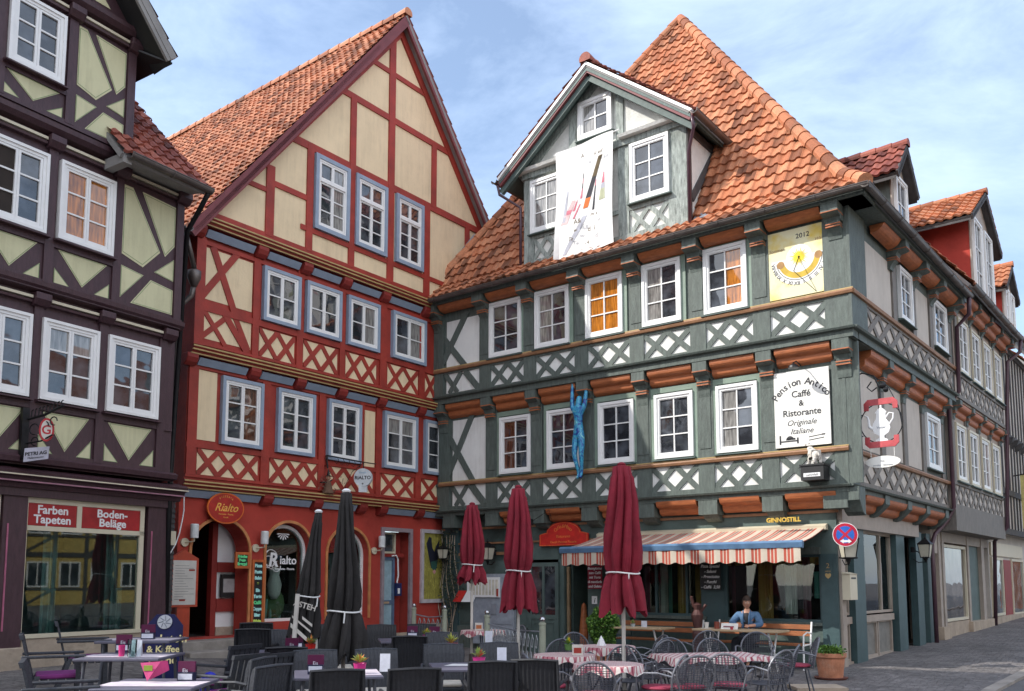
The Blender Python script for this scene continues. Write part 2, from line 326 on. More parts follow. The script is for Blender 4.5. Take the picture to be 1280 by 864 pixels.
# ------------------------------------------------------------------ facade parts
def window(F, house, u0, u1, z0, z1, off, case='wframe', cw=0.07, sashes=2, rows=3, glass='glass', transom=None, cols=1, sill='green2', glass2=None, frame='wframe', tilt=0.6, open_=None, net=True):
    rr_ = random.random()
    if net and glass in ('glass', 'glass2') and not glass2 and rr_ < .52: glass2 = 'cur_wh' if rr_ < .45 else 'cur_br'
    nr_ = rows-1 if rr_ < .14 else -1
    if u1 < u0: u0, u1 = u1, u0
    mb = MB(); mb.cm = 0
    F.ring(mb, u0, u1, z0, z1, cw, off-0.02, off+0.075)
    mb.cm = 1
    a0, a1, b0, b1 = u0+cw, u1-cw, z0+cw, z1-cw
    fw = 0.045; F.ring(mb, a0, a1, b0, b1, fw, off, off+0.055)
    pn = MB(); pn.cm = 0
    secs = [(b0+fw, b1-fw, rows)]
    if transom:
        zt = b0+fw+(b1-b0-2*fw)*transom
        F.box(mb, a0+fw, a1-fw, zt-0.035, zt+0.035, off, off+0.07); secs = [(b0+fw, zt-0.035, rows), (zt+0.035, b1-fw, 1)]
    L0, L1 = a0+fw, a1-fw; pc = (L1-L0)/sashes
    for zz0, zz1, rr in secs:
        for k in range(sashes):
            s0, s1 = L0+pc*k, L0+pc*(k+1)
            sw = 0.035 if sashes > 1 else 0.012
            F.ring(mb, s0+0.002, s1-0.002, zz0+0.002, zz1-0.002, sw, off+0.005, off+0.045)
            g0, g1, h0, h1 = s0+sw, s1-sw, zz0+sw, zz1-sw
            for c in range(1, cols): uc = g0+(g1-g0)*c/cols; F.box(mb, uc-0.0125, uc+0.0125, h0, h1, off+0.006, off+0.038)
            for r in range(1, rr): zc = h0+(h1-h0)*r/rr; F.box(mb, g0, g1, zc-0.0125, zc+0.0125, off+0.006, off+0.036)
            for c in range(cols):
                for r in range(rr):
                    pu0, pu1 = g0+(g1-g0)*c/cols, g0+(g1-g0)*(c+1)/cols; pz0, pz1 = h0+(h1-h0)*r/rr, h0+(h1-h0)*(r+1)/rr
                    t1, t2 = random.uniform(-1, 1)*R(tilt)*(pu1-pu0), random.uniform(-1, 1)*R(tilt)*(pz1-pz0)
                    mi = 1 if (glass2 and ((k+c) >= 1 if nr_ < 0 else r == nr_)) else 0
                    q = [F.P(pu0, pz0, off+0.014-t1-t2), F.P(pu1, pz0, off+0.014+t1-t2), F.P(pu1, pz1, off+0.014+t1+t2), F.P(pu0, pz1, off+0.014-t1+t2)]
                    nrm = (q[1]-q[0]).cross(q[2]-q[0])
                    pn.add(q if nrm.dot(F.n) > 0 else q[::-1], [(0, 1, 2, 3)], mi)
    o = mb.build('window', [M[case], M[frame]], house)
    mats = [M[glass]] + ([M[glass2]] if glass2 else [])
    pn.build('pane', mats, o, recalc=False)
    if sill:
        sb = MB(); F.prof(sb, u0-0.05, u1+0.05, [(off-0.02, z0-0.05), (off+0.12, z0-0.05), (off+0.12, z0-0.03), (off-0.02, z0-0.002)])
        sb.build('sill', M[sill], o)
    return o
def tiled(name, mats, parent, O, du, ds, poly, tw=0.22, th=0.30, amp=0.036, lift=0.046, sub=6, jit=0.007, back=True):
    """pantile sheet on the plane O + a*du + b*ds; poly in (a, b)"""
    O = Vector(O); du = Vector(du).normalized(); ds = Vector(ds).normalized(); n = du.cross(ds)
    if n.z < 0: n = -n
    A0 = min(p[0] for p in poly); A1 = max(p[0] for p in poly); B0 = min(p[1] for p in poly); B1 = max(p[1] for p in poly)
    def span(b):
        xs = []
        for i, p in enumerate(poly):
            q = poly[(i+1) % len(poly)]
            if (p[1]-b)*(q[1]-b) < 0: xs.append(p[0]+(q[0]-p[0])*(b-p[1])/(q[1]-p[1]))
        return (min(xs), max(xs)) if len(xs) >= 2 else None
    mb = MB(); nb = int(math.ceil((B1-B0)/th)); na = int(math.ceil((A1-A0)/tw))
    def H(x): x = x % 1.0; return amp*(0.5+0.5*math.cos(2*PI*(x-0.18)) + (0.25 if x < 0.36 else 0))
    for j in range(nb):
        b0 = B0+j*th; b1 = min(b0+th*1.04, B1); sp = span(min(b0+th*0.5, (b0+B1)/2))
        if not sp: continue
        for i in range(na):
            a = A0+i*tw; 
            if a+tw < sp[0] or a > sp[1]: continue
            ca = random.random()**1.5; jz = random.uniform(-jit, jit); jb = random.uniform(-jit, jit)*2.5
            mb.ca = ca; vs = []; k0 = None
            xs = [min(max(a+tw*k/sub, sp[0]), sp[1]) for k in range(sub+1)]
            if xs[-1]-xs[0] < 0.01: continue
            rows = [(b0+jb, lift+jz, 1), (b1, 0.006, 1), (b0+jb, -0.004, 0)]
            for (b, h, w_) in rows:
                for x in xs:
                    hh = h+H((x-A0)/tw)*(1 if w_ else 1)
                    if not w_: hh = H((x-A0)/tw)-0.006
                    vs.append(O+du*x+ds*b+n*(hh+.022*math.sin(x*.9+b*.35+1)*math.sin(b*.8+x*.2)+.008*math.sin(x*3.1+2)))
            m_ = sub+1
            fs = [(k, k+1, m_+k+1, m_+k) for k in range(sub)] + [(2*m_+k, 2*m_+k+1, k+1, k) for k in range(sub)]
            mb.add(vs, fs)
    mb.ca = 0.2
    if back:
        vs = [O+du*a+ds*b-n*0.02 for a, b in poly] + [O+du*a+ds*b-n*0.10 for a, b in poly]; k = len(poly)
        mb.add(vs, [tuple(range(k)), tuple(range(k, 2*k))[::-1]]+[(i, (i+1) % k, k+(i+1) % k, k+i) for i in range(k)], 1)
    o = mb.build(name, mats, parent, recalc=False)
    me = o.data
    return o
def ridge_caps(mb, p, q, r=0.12, L=0.38, n=8, up=Vector((0, 0, 1))):
    p = Vector(p); q = Vector(q); T = (q-p).length; d = (q-p)/T; k = int(T/L)+1; L = T/k
    x = d.cross(up).normalized(); y = x.cross(d).normalized()
    for i in range(k):
        a = p+d*(L*i-0.03); b = p+d*(L*(i+1)+0.02); mb.ca = random.random(); vs = []
        for c, rr in ((a, r*1.12), (b, r*0.94)):
            for j in range(n+1):
                t = PI*(j/n*1.25-0.125); vs.append(c + x*math.cos(t)*rr + y*math.sin(t)*rr)
        mb.add(vs, [(j, j+1, n+2+j, n+1+j) for j in range(n)] + [tuple(range(n+1))])
def gutter(name, mats, parent, p, q, nrm, r=0.075):
    mb = MB(); p = Vector(p); q = Vector(q); nrm = Vector(nrm); n = 8; vs = []
    for c in (p, q):
        for rr in (r, r-0.008):
            for j in range(n+1):
                t = PI+PI*j/n; vs.append(c+nrm*math.cos(t)*rr+Vector((0, 0, 1))*math.sin(t)*rr)
    m_ = n+1
    fs = [(j, j+1, 2*m_+j+1, 2*m_+j) for j in range(n)] + [(m_+j+1, m_+j, 3*m_+j, 3*m_+j+1) for j in range(n)]
    fs += [(0, m_, 3*m_, 2*m_), (n, 2*m_+n, 3*m_+n, m_+n), tuple(range(m_))+tuple(range(2*m_-1, m_-1, -1)), tuple(range(2*m_, 3*m_))+tuple(range(4*m_-1, 3*m_-1, -1))]
    mb.add(vs, fs)
    L = (q-p).length; d = (q-p)/L; k = max(2, int(L/0.9))
    for i in range(k+1):
        c = p+d*(L*i/k); mb.tube([c+nrm*math.cos(PI+PI*j/6)*(r+0.006)+Vector((0, 0, 1))*math.sin(PI+PI*j/6)*(r+0.006) for j in range(7)], 0.009, 4)
    mb.tube([p+nrm*r, q+nrm*r], 0.011, 6)
    return mb.build(name, mats, parent)
def text_mesh(s, size, align='CENTER', shear=0, bold=0, ext=0.002, sx=1.0):
    c = D.curves.new('t', 'FONT'); c.body = s; c.size = size; c.align_x = align; c.extrude = ext; c.shear = shear; c.offset = bold; c.resolution_u = 3
    o = D.objects.new('t', c); COL.objects.link(o)
    dg = bpy.context.evaluated_depsgraph_get(); me = o.evaluated_get(dg).to_mesh()
    vs = [(v.co.x*sx, v.co.y, v.co.z) for v in me.vertices]; fs = [tuple(p.vertices) for p in me.polygons]
    o.to_mesh_clear(); D.objects.remove(o); D.curves.remove(c)
    return vs, fs
def put_text(mb, s, size, O, X, Y, mi=0, **k):
    """lettering at O, X = reading direction, Y = up"""
    vs, fs = text_mesh(s, size, **k); X = Vector(X).normalized(); Y = Vector(Y).normalized(); N = X.cross(Y)
    mb.add([Vector(O)+X*x+Y*y+N*z for x, y, z in vs], fs, mi)
def arc_text(mb, s, size, C, X, Y, rad, span, mi=0, up=True, **k):
    n = len(s); X = Vector(X); Y = Vector(Y)
    for i, ch in enumerate(s):
        if ch == ' ': continue
        t = (i/(n-1)-0.5)*span
        if up: d = X*math.sin(t)+Y*math.cos(t); xx = X*math.cos(t)-Y*math.sin(t); put_text(mb, ch, size, Vector(C)+d*rad, xx, d, mi, **k)
        else: d = X*math.sin(t)-Y*math.cos(t); xx = X*math.cos(t)+Y*math.sin(t); put_text(mb, ch, size, Vector(C)+d*rad, xx, -d, mi, **k)

# facades found from the photograph's vanishing lines
GF = Fr((5.958, 16.0, 0), -52.3)      # green house, u runs left / away
EF = Fr((5.958, 16.0, 0), 39.5)       # its street side, u runs away
RF = Fr((-1.765, 21.969, 0), 37.0)    # red house, u negative to the left
LF = Fr((-5.846, 15.0, 0), 32.3)      # aubergine house
def gz(x, y):
    z = -0.12 + 0.012*max(0, y-9) + 0.02*max(0, x-1)
    z += 0.13*max(0, min(-x-3.0, 3.2))*min(1, max(0, (y-5)/3))
    return z
# ================================================================== GROUND
mb = MB(); xs = [-400, -120, -60, -30, -20]+[x*0.5 for x in range(-32, 62)]+[32, 40, 60, 120, 400]; ys = [-300, -60, -20, -5]+[y*0.5 for y in range(0, 80)]+[42, 50, 70, 120, 300, 900]
nx, ny = len(xs), len(ys)
mb.add([(x, y, gz(min(max(x, -20), 32), min(y, 40))) for y in ys for x in xs], [(j*nx+i, j*nx+i+1, (j+1)*nx+i+1, (j+1)*nx+i) for j in range(ny-1) for i in range(nx-1)])
m = mat('cobbles', (0.17, 0.155, 0.15), 0.75, 1.2, 0.3, 0, dirt=0.3)
t = m.node_tree; b = t.nodes['Principled BSDF']; g = nn(t, 'ShaderNodeNewGeometry'); mpn = nn(t, 'ShaderNodeMapping'); mpn.inputs['Rotation'].default_value = (0, 0, 0.6); t.links.new(g.outputs['Position'], mpn.inputs[0])
vo = nn(t, 'ShaderNodeTexVoronoi', feature='DISTANCE_TO_EDGE', i_Scale=9.5, i_Randomness=0.55); t.links.new(mpn.outputs[0], vo.inputs['Vector'])
mr = nn(t, 'ShaderNodeMapRange'); mr.inputs['From Max'].default_value = 0.12; t.links.new(vo.outputs['Distance'], mr.inputs['Value'])
bn = nn(t, 'ShaderNodeBump', i_Strength=0.55, i_Distance=0.02); t.links.new(mr.outputs[0], bn.inputs['Height']); t.links.new(bn.outputs[0], b.inputs['Normal'])
old = b.inputs['Base Color'].links[0].from_socket
mxx = nn(t, 'ShaderNodeMix', data_type='RGBA', blend_type='MULTIPLY'); mxx.inputs[0].default_value = 1; t.links.new(old, mxx.inputs[6])
vc = nn(t, 'ShaderNodeTexVoronoi', i_Scale=8.5, i_Randomness=0.55); t.links.new(mpn.outputs[0], vc.inputs['Vector'])
mr2 = nn(t, 'ShaderNodeMapRange'); mr2.inputs['To Min'].default_value = 0.65; mr2.inputs['To Max'].default_value = 1.35; t.links.new(vc.outputs['Color'], mr2.inputs['Value'])
mm = nn(t, 'ShaderNodeMath', operation='MULTIPLY'); t.links.new(mr2.outputs[0], mm.inputs[0])
mr3 = nn(t, 'ShaderNodeMapRange'); mr3.inputs['To Min'].default_value = 0.72; t.links.new(mr.outputs[0], mr3.inputs['Value']); t.links.new(mr3.outputs[0], mm.inputs[1])
t.links.new(mm.outputs[0], mxx.inputs[7]); t.links.new(mxx.outputs[2], b.inputs['Base Color'])
o = mb.build('ground', m, recalc=False); o['kind'] = 'structure'
# the carriageway of the side street, with a low kerb
def strip(name, pts_l, pts_r, zoff, m_, h=0.0):
    mb = MB(); vs = []
    for (a, b_) in zip(pts_l, pts_r): vs += [(a[0], a[1], gz(*a)+zoff), (b_[0], b_[1], gz(*b_)+zoff)]
    n = len(pts_l); fs = [(2*i, 2*i+1, 2*i+3, 2*i+2) for i in range(n-1)]
    if h:
        vs += [(v[0], v[1], v[2]-h) for v in vs]; k = 2*n
        fs += [(2*i, 2*i+2, k+2*i+2, k+2*i) for i in range(n-1)]+[(2*i+3, 2*i+1, k+2*i+1, k+2*i+3) for i in range(n-1)]
    mb.add(vs, fs); return mb.build(name, m_)
M['asphalt'] = mat('street setts', (0.12, 0.115, 0.115), 0.7, 2, 0.3, 0.7, 30, dirt=0.3)
kl = [(4.6, 9.0), (5.6, 10.8), (6.9, 12.6), (8.6, 14.6), (10.8, 17.2), (14.0, 21.0), (20, 28.3), (26, 35.5)]
st = strip('road', kl, [(x+9, y-7) for x, y in kl], 0.006, M['asphalt']); st['kind'] = 'structure'
kb = strip('kerb', [(x-0.14, y+0.11) for x, y in kl], kl, 0.05, M['step'], 0.06); kb['kind'] = 'structure'

# ================================================================== GREEN HOUSE
us = [9.35, 7.85, 6.53, 5.13, 3.75, 2.36, 1.05, -0.38]
gh = empty('half_timbered_house', GF.P(4.5, 0, -2), 0, 'grey-green half-timbered corner house with orange carved boards and the cafe on its ground floor', 'house')
W9 = 9.9
def eoff(a): return a
# core body (walls), as one mesh: ground, first, second storeys with their jetties
wall = MB(); wall.cm = 0
def storey_body(z0, z1, off, cu=None):
    # footprint: front line at off, side line at off
    ang = off
    c = GF.P(-off, 0, off) if cu is None else None
    p = [GF.P(W9, z0, off), GF.P(-off*.969, z0, off), EF.P(6.85, z0, off), EF.P(6.85, z0, -8), GF.P(W9, z0, -6)]
    wall.prism(p, (0, 0, z1-z0))
storey_body(3.30, 6.10, 0.35); storey_body(5.95, 8.5, 0.60)
# ground floor is built open: back parts only
GFB = MB()
GF.box(GFB, W9, 7.2, -0.3, 3.3, -3.0, 0.0); GF.box(GFB, 6.2, 6.05, -0.3, 2.35, -0.3, 0.0)
GF.box(GFB, W9, 0.0, 2.12, 3.3, -0.35, 0.0)
GF.box(GFB, 7.2, 7.05, -0.3, 2.12, -1.4, 0); GF.box(GFB, 6.1, 6.0, -0.3, 2.12, -1.6, -0.3)
GF.box(GFB, 5.42, 4.95, -0.3, 2.12, -0.3, 0.0)
GFB.build('ground_floor_wall', M['green2'], gh)
wall.build('wall', [M['green']], gh)
inf = MB(); tim = MB(); tmE = MB()
# --- D storey (off .6) and E storey (off .35)
def g_storey(off, zb, zl0, zl1, zsill, ztop, wins, panels, mids):
    # infill + lattice panels between posts
    for i in range(1, 7):
        a, b_ = us[i]-0.17, us[i+1]+0.17
        GF.box(inf, b_, a, zl0, zl1, off, off+0.006)
        lattice(GF, tim, b_, a, zl0, zl1, 2, 0.112, off+0.004, off+0.034)
    # posts
    for i, u in enumerate(us):
        wd = 0.17 if i < 7 else 0.24
        GF.box(tim, u-wd, u+wd, zb, ztop, off-0.01, off+0.045)
        if 0 < i < 7: GF.box(tim, u-0.12, u+0.12, zsill+0.25, ztop-0.55, off, off+0.058)
    GF.box(tim, -off, W9, zb, zl0, off, off+0.040)
    GF.box(tim, -off, W9, zl1, zsill+0.03, off, off+0.040)
    # left bay with its crossed braces
    a, b_ = 9.10, 8.02
    GF.box(inf, b_, a, zsill+0.08, ztop-0.35, off, off+0.006); GF.box(inf, b_, a, zl0, zl1, off, off+0.006)
    za, zc = zsill+0.05, ztop-0.3
    GF.beam(tim, (8.42, zc+.1), (9.22, zsill+0.25), 0.15, off, off+0.036)
    GF.beam(tim, (9.2, ztop-0.75), (8.42, zsill), 0.15, off, off+0.033)
    GF.beam(tim, (8.5, zl1), (8.05, zl0), 0.17, off, off+0.034); GF.beam(tim, (9.12, zl1), (8.72, zl0), 0.12, off, off+0.031); GF.beam(tim, (8.6, zl1), (9.0, zl0), 0.12, off, off+0.029)
g_storey(0.60, 6.12, 6.20, 6.69, 6.74, 8.36, None, None, None)
g_storey(0.35, 3.36, 3.45, 3.95, 3.99, 5.92, None, None, None)
# side (street) face
def e_storey(off, zl0, zl1, zsill, ztop, pp, infp, wins, sec=(0.0, 6.85)):
    EF.box(inf, sec[0]+0.25, sec[1]-0.15, zl0, zl1, off, off+0.006, 1)
    lattice(EF, tmE, sec[0]+0.25, sec[1]-0.15, zl0, zl1, 9, 0.115, off+0.004, off+0.034)
    EF.box(tmE, -off+.07, sec[1], zl0-0.09, zl0, off, off+0.04); EF.box(tmE, -off+.07, sec[1], zl1, zsill+0.03, off, off+0.04)
    EF.box(tim, -off-0.04, 0.22, zl0-0.09, ztop, off-0.01, off+0.045)
    for u in pp: EF.box(tmE, u-0.13, u+0.13, zsill, ztop, off-0.01, off+0.045)
    for a, b_ in infp: EF.box(inf, a, b_, zsill+0.1, ztop-0.35, off, off+0.008, 1)
e_storey(0.60, 6.20, 6.69, 6.74, 8.36, (2.05, 3.45, 4.85, 6.45), [(0.35, 1.9), (3.6, 4.7)], None)
e_storey(0.35, 3.45, 3.95, 3.99, 5.92, (1.75, 3.3, 4.75, 6.4), [(0.35, 1.6), (1.9, 3.15), (3.45, 4.6)], None)
inf.build('infill_panel', [M['white_inf'], M['grey_inf']], gh)
tim.build('timber_frame', M['green'], gh); tmE.build('timber_frame', M['stonet'], gh)
# mouldings
mo = MB()
for off, zs in ((0.60, 6.79), (0.35, 4.0)):
    mo.cm = 0; GF.prof(mo, -off-0.05, 9.5, [(off+.03, zs-.055), (off+.085, zs-.045), (off+.10, zs), (off+.085, zs+.03), (off+.03, zs+.035)])
    EF.prof(mo, -off-0.03, 6.85, [(off+.03, zs-.055), (off+.085, zs-.045), (off+.10, zs), (off+.085, zs+.03), (off+.03, zs+.035)])
    mo.cm = 1; GF.prof(mo, -off-0.05, 9.5, [(off+.03, zs+.037), (off+.07, zs+.037), (off+.07, zs+.058), (off+.03, zs+.058)])
    mo.cm = 2; GF.prof(mo, -off-0.06, W9, [(off+.02, zs-.70), (off+.11, zs-.69), (off+.13, zs-.655), (off+.02, zs-.63)])
    EF.prof(mo, -off-0.06, 6.85, [(off+.02, zs-.70), (off+.11, zs-.69), (off+.13, zs-.655), (off+.02, zs-.63)])
mo.build('moulding', [M['brown'], M['gold'], M['green']], gh)
# fascia beams under each jetty
fb = MB()
GF.box(fb, -0.62, W9, 5.96, 6.10, 0.1, 0.64); EF.box(fb, -0.3, 6.85, 5.96, 6.10, 0.1, 0.64)
GF.box(fb, -0.36, W9, 3.22, 3.34, 0.05, 0.385); EF.box(fb, -0.1, 6.85, 3.22, 3.34, 0.05, 0.385)
for u in us[1:]+[9.2]: GF.box(fb, u-.2 if u > 0 else -.33, u+.2 if u > 0 else .1, 2.93, 3.22, .05, .375)
GF.box(fb, -1.0, W9, 8.37, 8.46, 0.3, 0.98); EF.box(fb, -0.9, 6.85, 8.37, 8.46, 0.3, 0.98)
fb.build('jetty_beam', M['green'], gh)
def rolls(o0, z0, o1, z1, k=2, bulge=0.045):
    """profile of k convex rolls running from (o0,z0) outer top to (o1,z1) inner bottom"""
    pts = [(o1-0.02, z0), (o0, z0)]; L = math.hypot(o1-o0, z1-z0); dx, dz = (o1-o0)/L, (z1-z0)/L; nx, nz = -dz, dx
    if nz > 0: nx, nz = -nx, -nz
    for i in range(k):
        for j in range(6):
            t = (i+j/5*0.88+0.06)/k; h = math.sin(PI*j/5)*bulge
            pts.append((o0+dx*L*t+nx*h, z0+dz*L*t+nz*h))
    pts.append((o1, z1)); return pts
def orange_board(F, a, b_, o0, z0, o1, z1, k=2):
    mb = MB(); F.prof(mb, a, b_, rolls(o0, z0, o1, z1, k)); ob = mb.build('carved_board', M['orange'], gh); bev(ob, 0.012, 1)
def bracket(F, u, wd, o1, o0, zt, zb, par=None, name='bracket'):
    """stepped console: joist head above, curved foot below with its painted stripes"""
    mb = MB(); mb.cm = 0; h = zt-zb
    F.prof(mb, u-wd, u+wd, [(o0, zt), (o1+.03, zt), (o1+.03, zt-.32*h), (o1-.02, zt-.36*h), (o0+(o1-o0)*.62, zt-.40*h), (o0+(o1-o0)*.52, zt-.5*h), (o0, zt-.5*h)])
    F.prof(mb, u-wd*.82, u+wd*.82, [(o0, zt-.5*h), (o0+(o1-o0)*.55, zt-.5*h), (o0+(o1-o0)*.50, zt-.66*h), (o0+(o1-o0)*.30, zt-.80*h), (o0+.07, zt-.9*h), (o0+.06, zb), (o0, zb)])
    mb.cm = 1
    for q in (.56, .64): F.box(mb, u-wd*.86, u+wd*.86, zt-(q+.035)*h, zt-q*h, o0, o0+(o1-o0)*.57)
    F.box(mb, u-wd*1.03, u+wd*1.03, zt-.31*h, zt-.28*h, o0, o1+.045)
    ob = mb.build(name, [M['green'], M['orange']], par or gh); return ob
for i, u in enumerate(us):
    wd = 0.15
    bracket(GF, u, wd, 0.60, 0.35, 5.96, 5.28); bracket(GF, u, wd, 0.95, 0.60, 8.37, 7.78)
    if i > 1: 
        mb = MB(); GF.prof(mb, u-.16, u+.16, [(0, 3.3), (.37, 3.3), (.37, 3.06), (.30, 3.0), (.2, 2.86), (.05, 2.8), (0, 2.8)]); bev(mb.build('bracket', M['green'], gh), .01)
for i in range(7):
    a, b_ = us[i+1]+0.20, us[i]-0.20
    orange_board(GF, a, b_, 0.60, 5.95, 0.36, 5.62, 2); orange_board(GF, a, b_, 0.93, 8.36, 0.66, 8.22, 1)
    if i > 0: orange_board(GF, a+0.05, b_-0.05, 0.405, 3.24, 0.10, 2.96, 2)
for u in (1.75, 3.3, 4.75, 6.4):
    bracket(EF, u-0.05, .13, 0.60, 0.35, 5.96, 5.38); bracket(EF, u+0.1, .13, 0.95, 0.60, 8.37, 7.85)
    mb = MB(); EF.prof(mb, u-.14, u+.14, [(0, 3.3), (.42, 3.3), (.42, 3.12), (.30, 3.0), (.18, 2.9), (0, 2.85)]); mb.build('bracket', M['green'], gh)
pe = [0.35, 1.75, 3.3, 4.75, 6.4]
for a, b_ in zip(pe[:-1], pe[1:]):
    orange_board(EF, a+.17, b_-.17, 0.60, 5.95, 0.36, 5.62, 2); orange_board(EF, a+.2, b_-.1, 0.93, 8.36, 0.66, 8.20, 1); orange_board(EF, a+.17, b_-.17, 0.42, 3.22, 0.10, 2.92, 2)
# windows
Dw = [(7.71, 6.76, 'glass', None), (6.37, 5.43, 'glass', None), (5.0, 4.07, 'cur_or', None), (3.6, 2.71, 'glass', None), (2.21, 1.31, 'glass', 'cur_or')]
for a, b_, g1, g2 in Dw:
    window(GF, gh, b_, a, 6.87, 8.19, 0.60, cw=0.062, sashes=1, rows=3, cols=2, glass=g1 if not g2 else 'cur_or', glass2=None if not g2 else 'glass')
Ew = [(7.59, 6.68), (6.22, 5.33), (4.86, 3.98), (3.49, 2.62), (2.12, 1.27)]
for k, (a, b_) in enumerate(Ew): window(GF, gh, b_, a, 4.12, 5.46, 0.35, cw=0.062, sashes=1, rows=3, cols=2, glass='glass' if k != 1 else 'glass2')
for a, b_ in ((2.4, 3.3), (5.05, 6.2)): window(EF, gh, a, b_, 7.0, 8.12, 0.60, cw=0.07, sashes=1, rows=3, cols=2, glass='glass2')
window(EF, gh, 4.98, 6.15, 4.2, 5.46, 0.35, cw=0.07, sashes=1, rows=3, cols=2)
for (a, b_, *_r) in Dw: cs = MB(); GF.ring(cs, b_-.1, a+.1, 6.80, 8.30, .105, .60, .635); cs.build('window_casing', M['gcase'], gh)
for (a, b_) in Ew: cs = MB(); GF.ring(cs, b_-.1, a+.1, 4.05, 5.60, .105, .35, .385); cs.build('window_casing', M['gcase'], gh)
# ---- ground floor, front
for a, b_, zt_, o0_, o1_ in ((4.95, 4.35, 2.12, -.22, 0), (2.68, 2.22, 2.12, -.22, 0), (.30, 0, 2.12, -.25, .04), (9.60, 9.17, 3.0, 0, .06)): gf = MB(); GF.box(gf, b_, a, -0.3, zt_, o0_, o1_); gf.build('post', M['teal'], gh)
pn = MB()
GF.box(pn, 2.68, 4.35, -0.3, 0.86, -0.15, -0.03); pn.build('parapet', M['green2'], gh); pn = MB(); GF.box(pn, 0.30, 2.22, -0.3, 0.80, -0.15, -0.03)
pn.build('parapet', M['green2'], gh)
pn = MB(); GF.box(pn, 2.6, 4.4, 0.86, 0.92, -0.2, 0.06); GF.box(pn, 0.30, 2.3, 0.80, 0.86, -0.2, 0.06)
GF.box(pn, 0.3, 4.95, 2.12, 2.25, 0.003, 0.06); GF.box(pn, -0.05, W9, 2.88, 2.93, 0.003, .04, 1)
pn.build('window_ledge', [M['green'], M['brown']], gh)
def shopwin(F, house, u0, u1, z0, z1, off, fm, fw=0.05, mull=(), name='shop_window', trans=None):
    mb = MB(); F.ring(mb, u0, u1, z0, z1, fw, off-.05, off+.03)
    for x in mull: F.box(mb, x-fw*.45, x+fw*.45, z0+fw, z1-fw, off-.045, off+.025)
    if trans: F.box(mb, u0+fw, u1-fw, trans-.025, trans+.025, off-.04, off+.02)
    o = mb.build(name, fm, house); p = MB(); F.box(p, u0+fw*.5, u1-fw*.5, z0+fw*.5, z1-fw*.5, off-.018, off-.010); p.build('pane', M['clear'], o); return o
shopwin(GF, gh, 2.68, 4.35, 0.92, 2.12, -0.05, M['teal'], mull=(3.05, 3.75)); shopwin(GF, gh, 0.30, 2.22, 0.86, 2.12, -0.05, M['teal'])
# cafe interior seen through the panes
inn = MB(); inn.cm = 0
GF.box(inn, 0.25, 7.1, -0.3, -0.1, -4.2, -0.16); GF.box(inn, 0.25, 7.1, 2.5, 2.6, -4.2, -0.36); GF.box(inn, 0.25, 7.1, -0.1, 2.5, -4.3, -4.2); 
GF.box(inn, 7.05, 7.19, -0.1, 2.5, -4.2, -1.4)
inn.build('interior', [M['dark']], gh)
M['wood'] = mat('bench wood', (0.34, 0.12, 0.045), 0.5, 3, 0.3, 0.1, grain=(1, 8, 8), obj=True)
M['tan'] = mat('pale wood top', (0.46, 0.33, 0.20), 0.5, 3, 0.2, 0.1, obj=True)
M['amber'] = mat('ochre drape', (0.42, 0.24, 0.07), 0.9, 3, 0.2, 0)
M['mauve'] = mat('dusky wine drape', (0.22, 0.07, 0.09), 0.9, 3, 0.2, 0)
M['ivory'] = mat('ivory cloth', (0.60, 0.57, 0.52), 0.9, 3, 0.15, 0)
M['shirt'] = mat('mint cloth', (0.20, 0.42, 0.36), 0.9, 3, 0.15, 0)
dr = MB()
def drape(mb, F, u0, u1, z0, z1, off, mi, fold=0.03, n=16):
    if u1 < u0: u0, u1 = u1, u0
    vs = []; 
    for i in range(n+1):
        u = u0+(u1-u0)*i/n; q = off+fold*math.sin(i*1.9)
        vs += [F.P(u, z0, q), F.P(u, z1, q), F.P(u, z0, q-.012), F.P(u, z1, q-.012)]
    mb.add(vs, [(4*i, 4*i+4, 4*i+5, 4*i+1) for i in range(n)]+[(4*i+2, 4*i+3, 4*i+7, 4*i+6) for i in range(n)], mi)
drape(dr, GF, 3.35, 3.10, 0.95, 2.1, -.2, 0); drape(dr, GF, 2.72, 2.95, 0.95, 2.1, -.2, 0); drape(dr, GF, 3.9, 3.72, .9, 2.2, -.5, 2); drape(dr, GF, 1.62, 1.32, .88, 2.1, -.22, 0); drape(dr, GF, 2.12, 2.18, .8, 2.1, -.3, 1); drape(dr, GF, 2.9, 0.3, 1.95, 2.25, -1.1, 0); drape(dr, GF, .4, .5, .8, 2.2, -.5, 0); drape(dr, GF, 4.2, 4.1, .8, 2.2, -.4, 1); drape(dr, GF, 3.55, 3.62, .8, 2.2, -.35, 3)
drape(dr, GF, 1.08, 0.84, 1.0, 1.95, -.2, 2); drape(dr, GF, 0.52, 0.38, 1.3, 1.8, -.2, 3); drape(dr, GF, .75, .6, .9, 2.1, -.25, 1)
dr.build('curtain', [M['amber'], M['mauve'], M['ivory'], M['shirt']], gh)
# counters and crockery on the window boards
cn = MB(); cn.cm = 0; GF.box(cn, .35, 2.2, -0.1, 0.82, -.9, -.25); GF.box(cn, 2.7, 4.3, -0.1, .86, -.9, -.25)
cn.build('counter', M['wood'], gh)
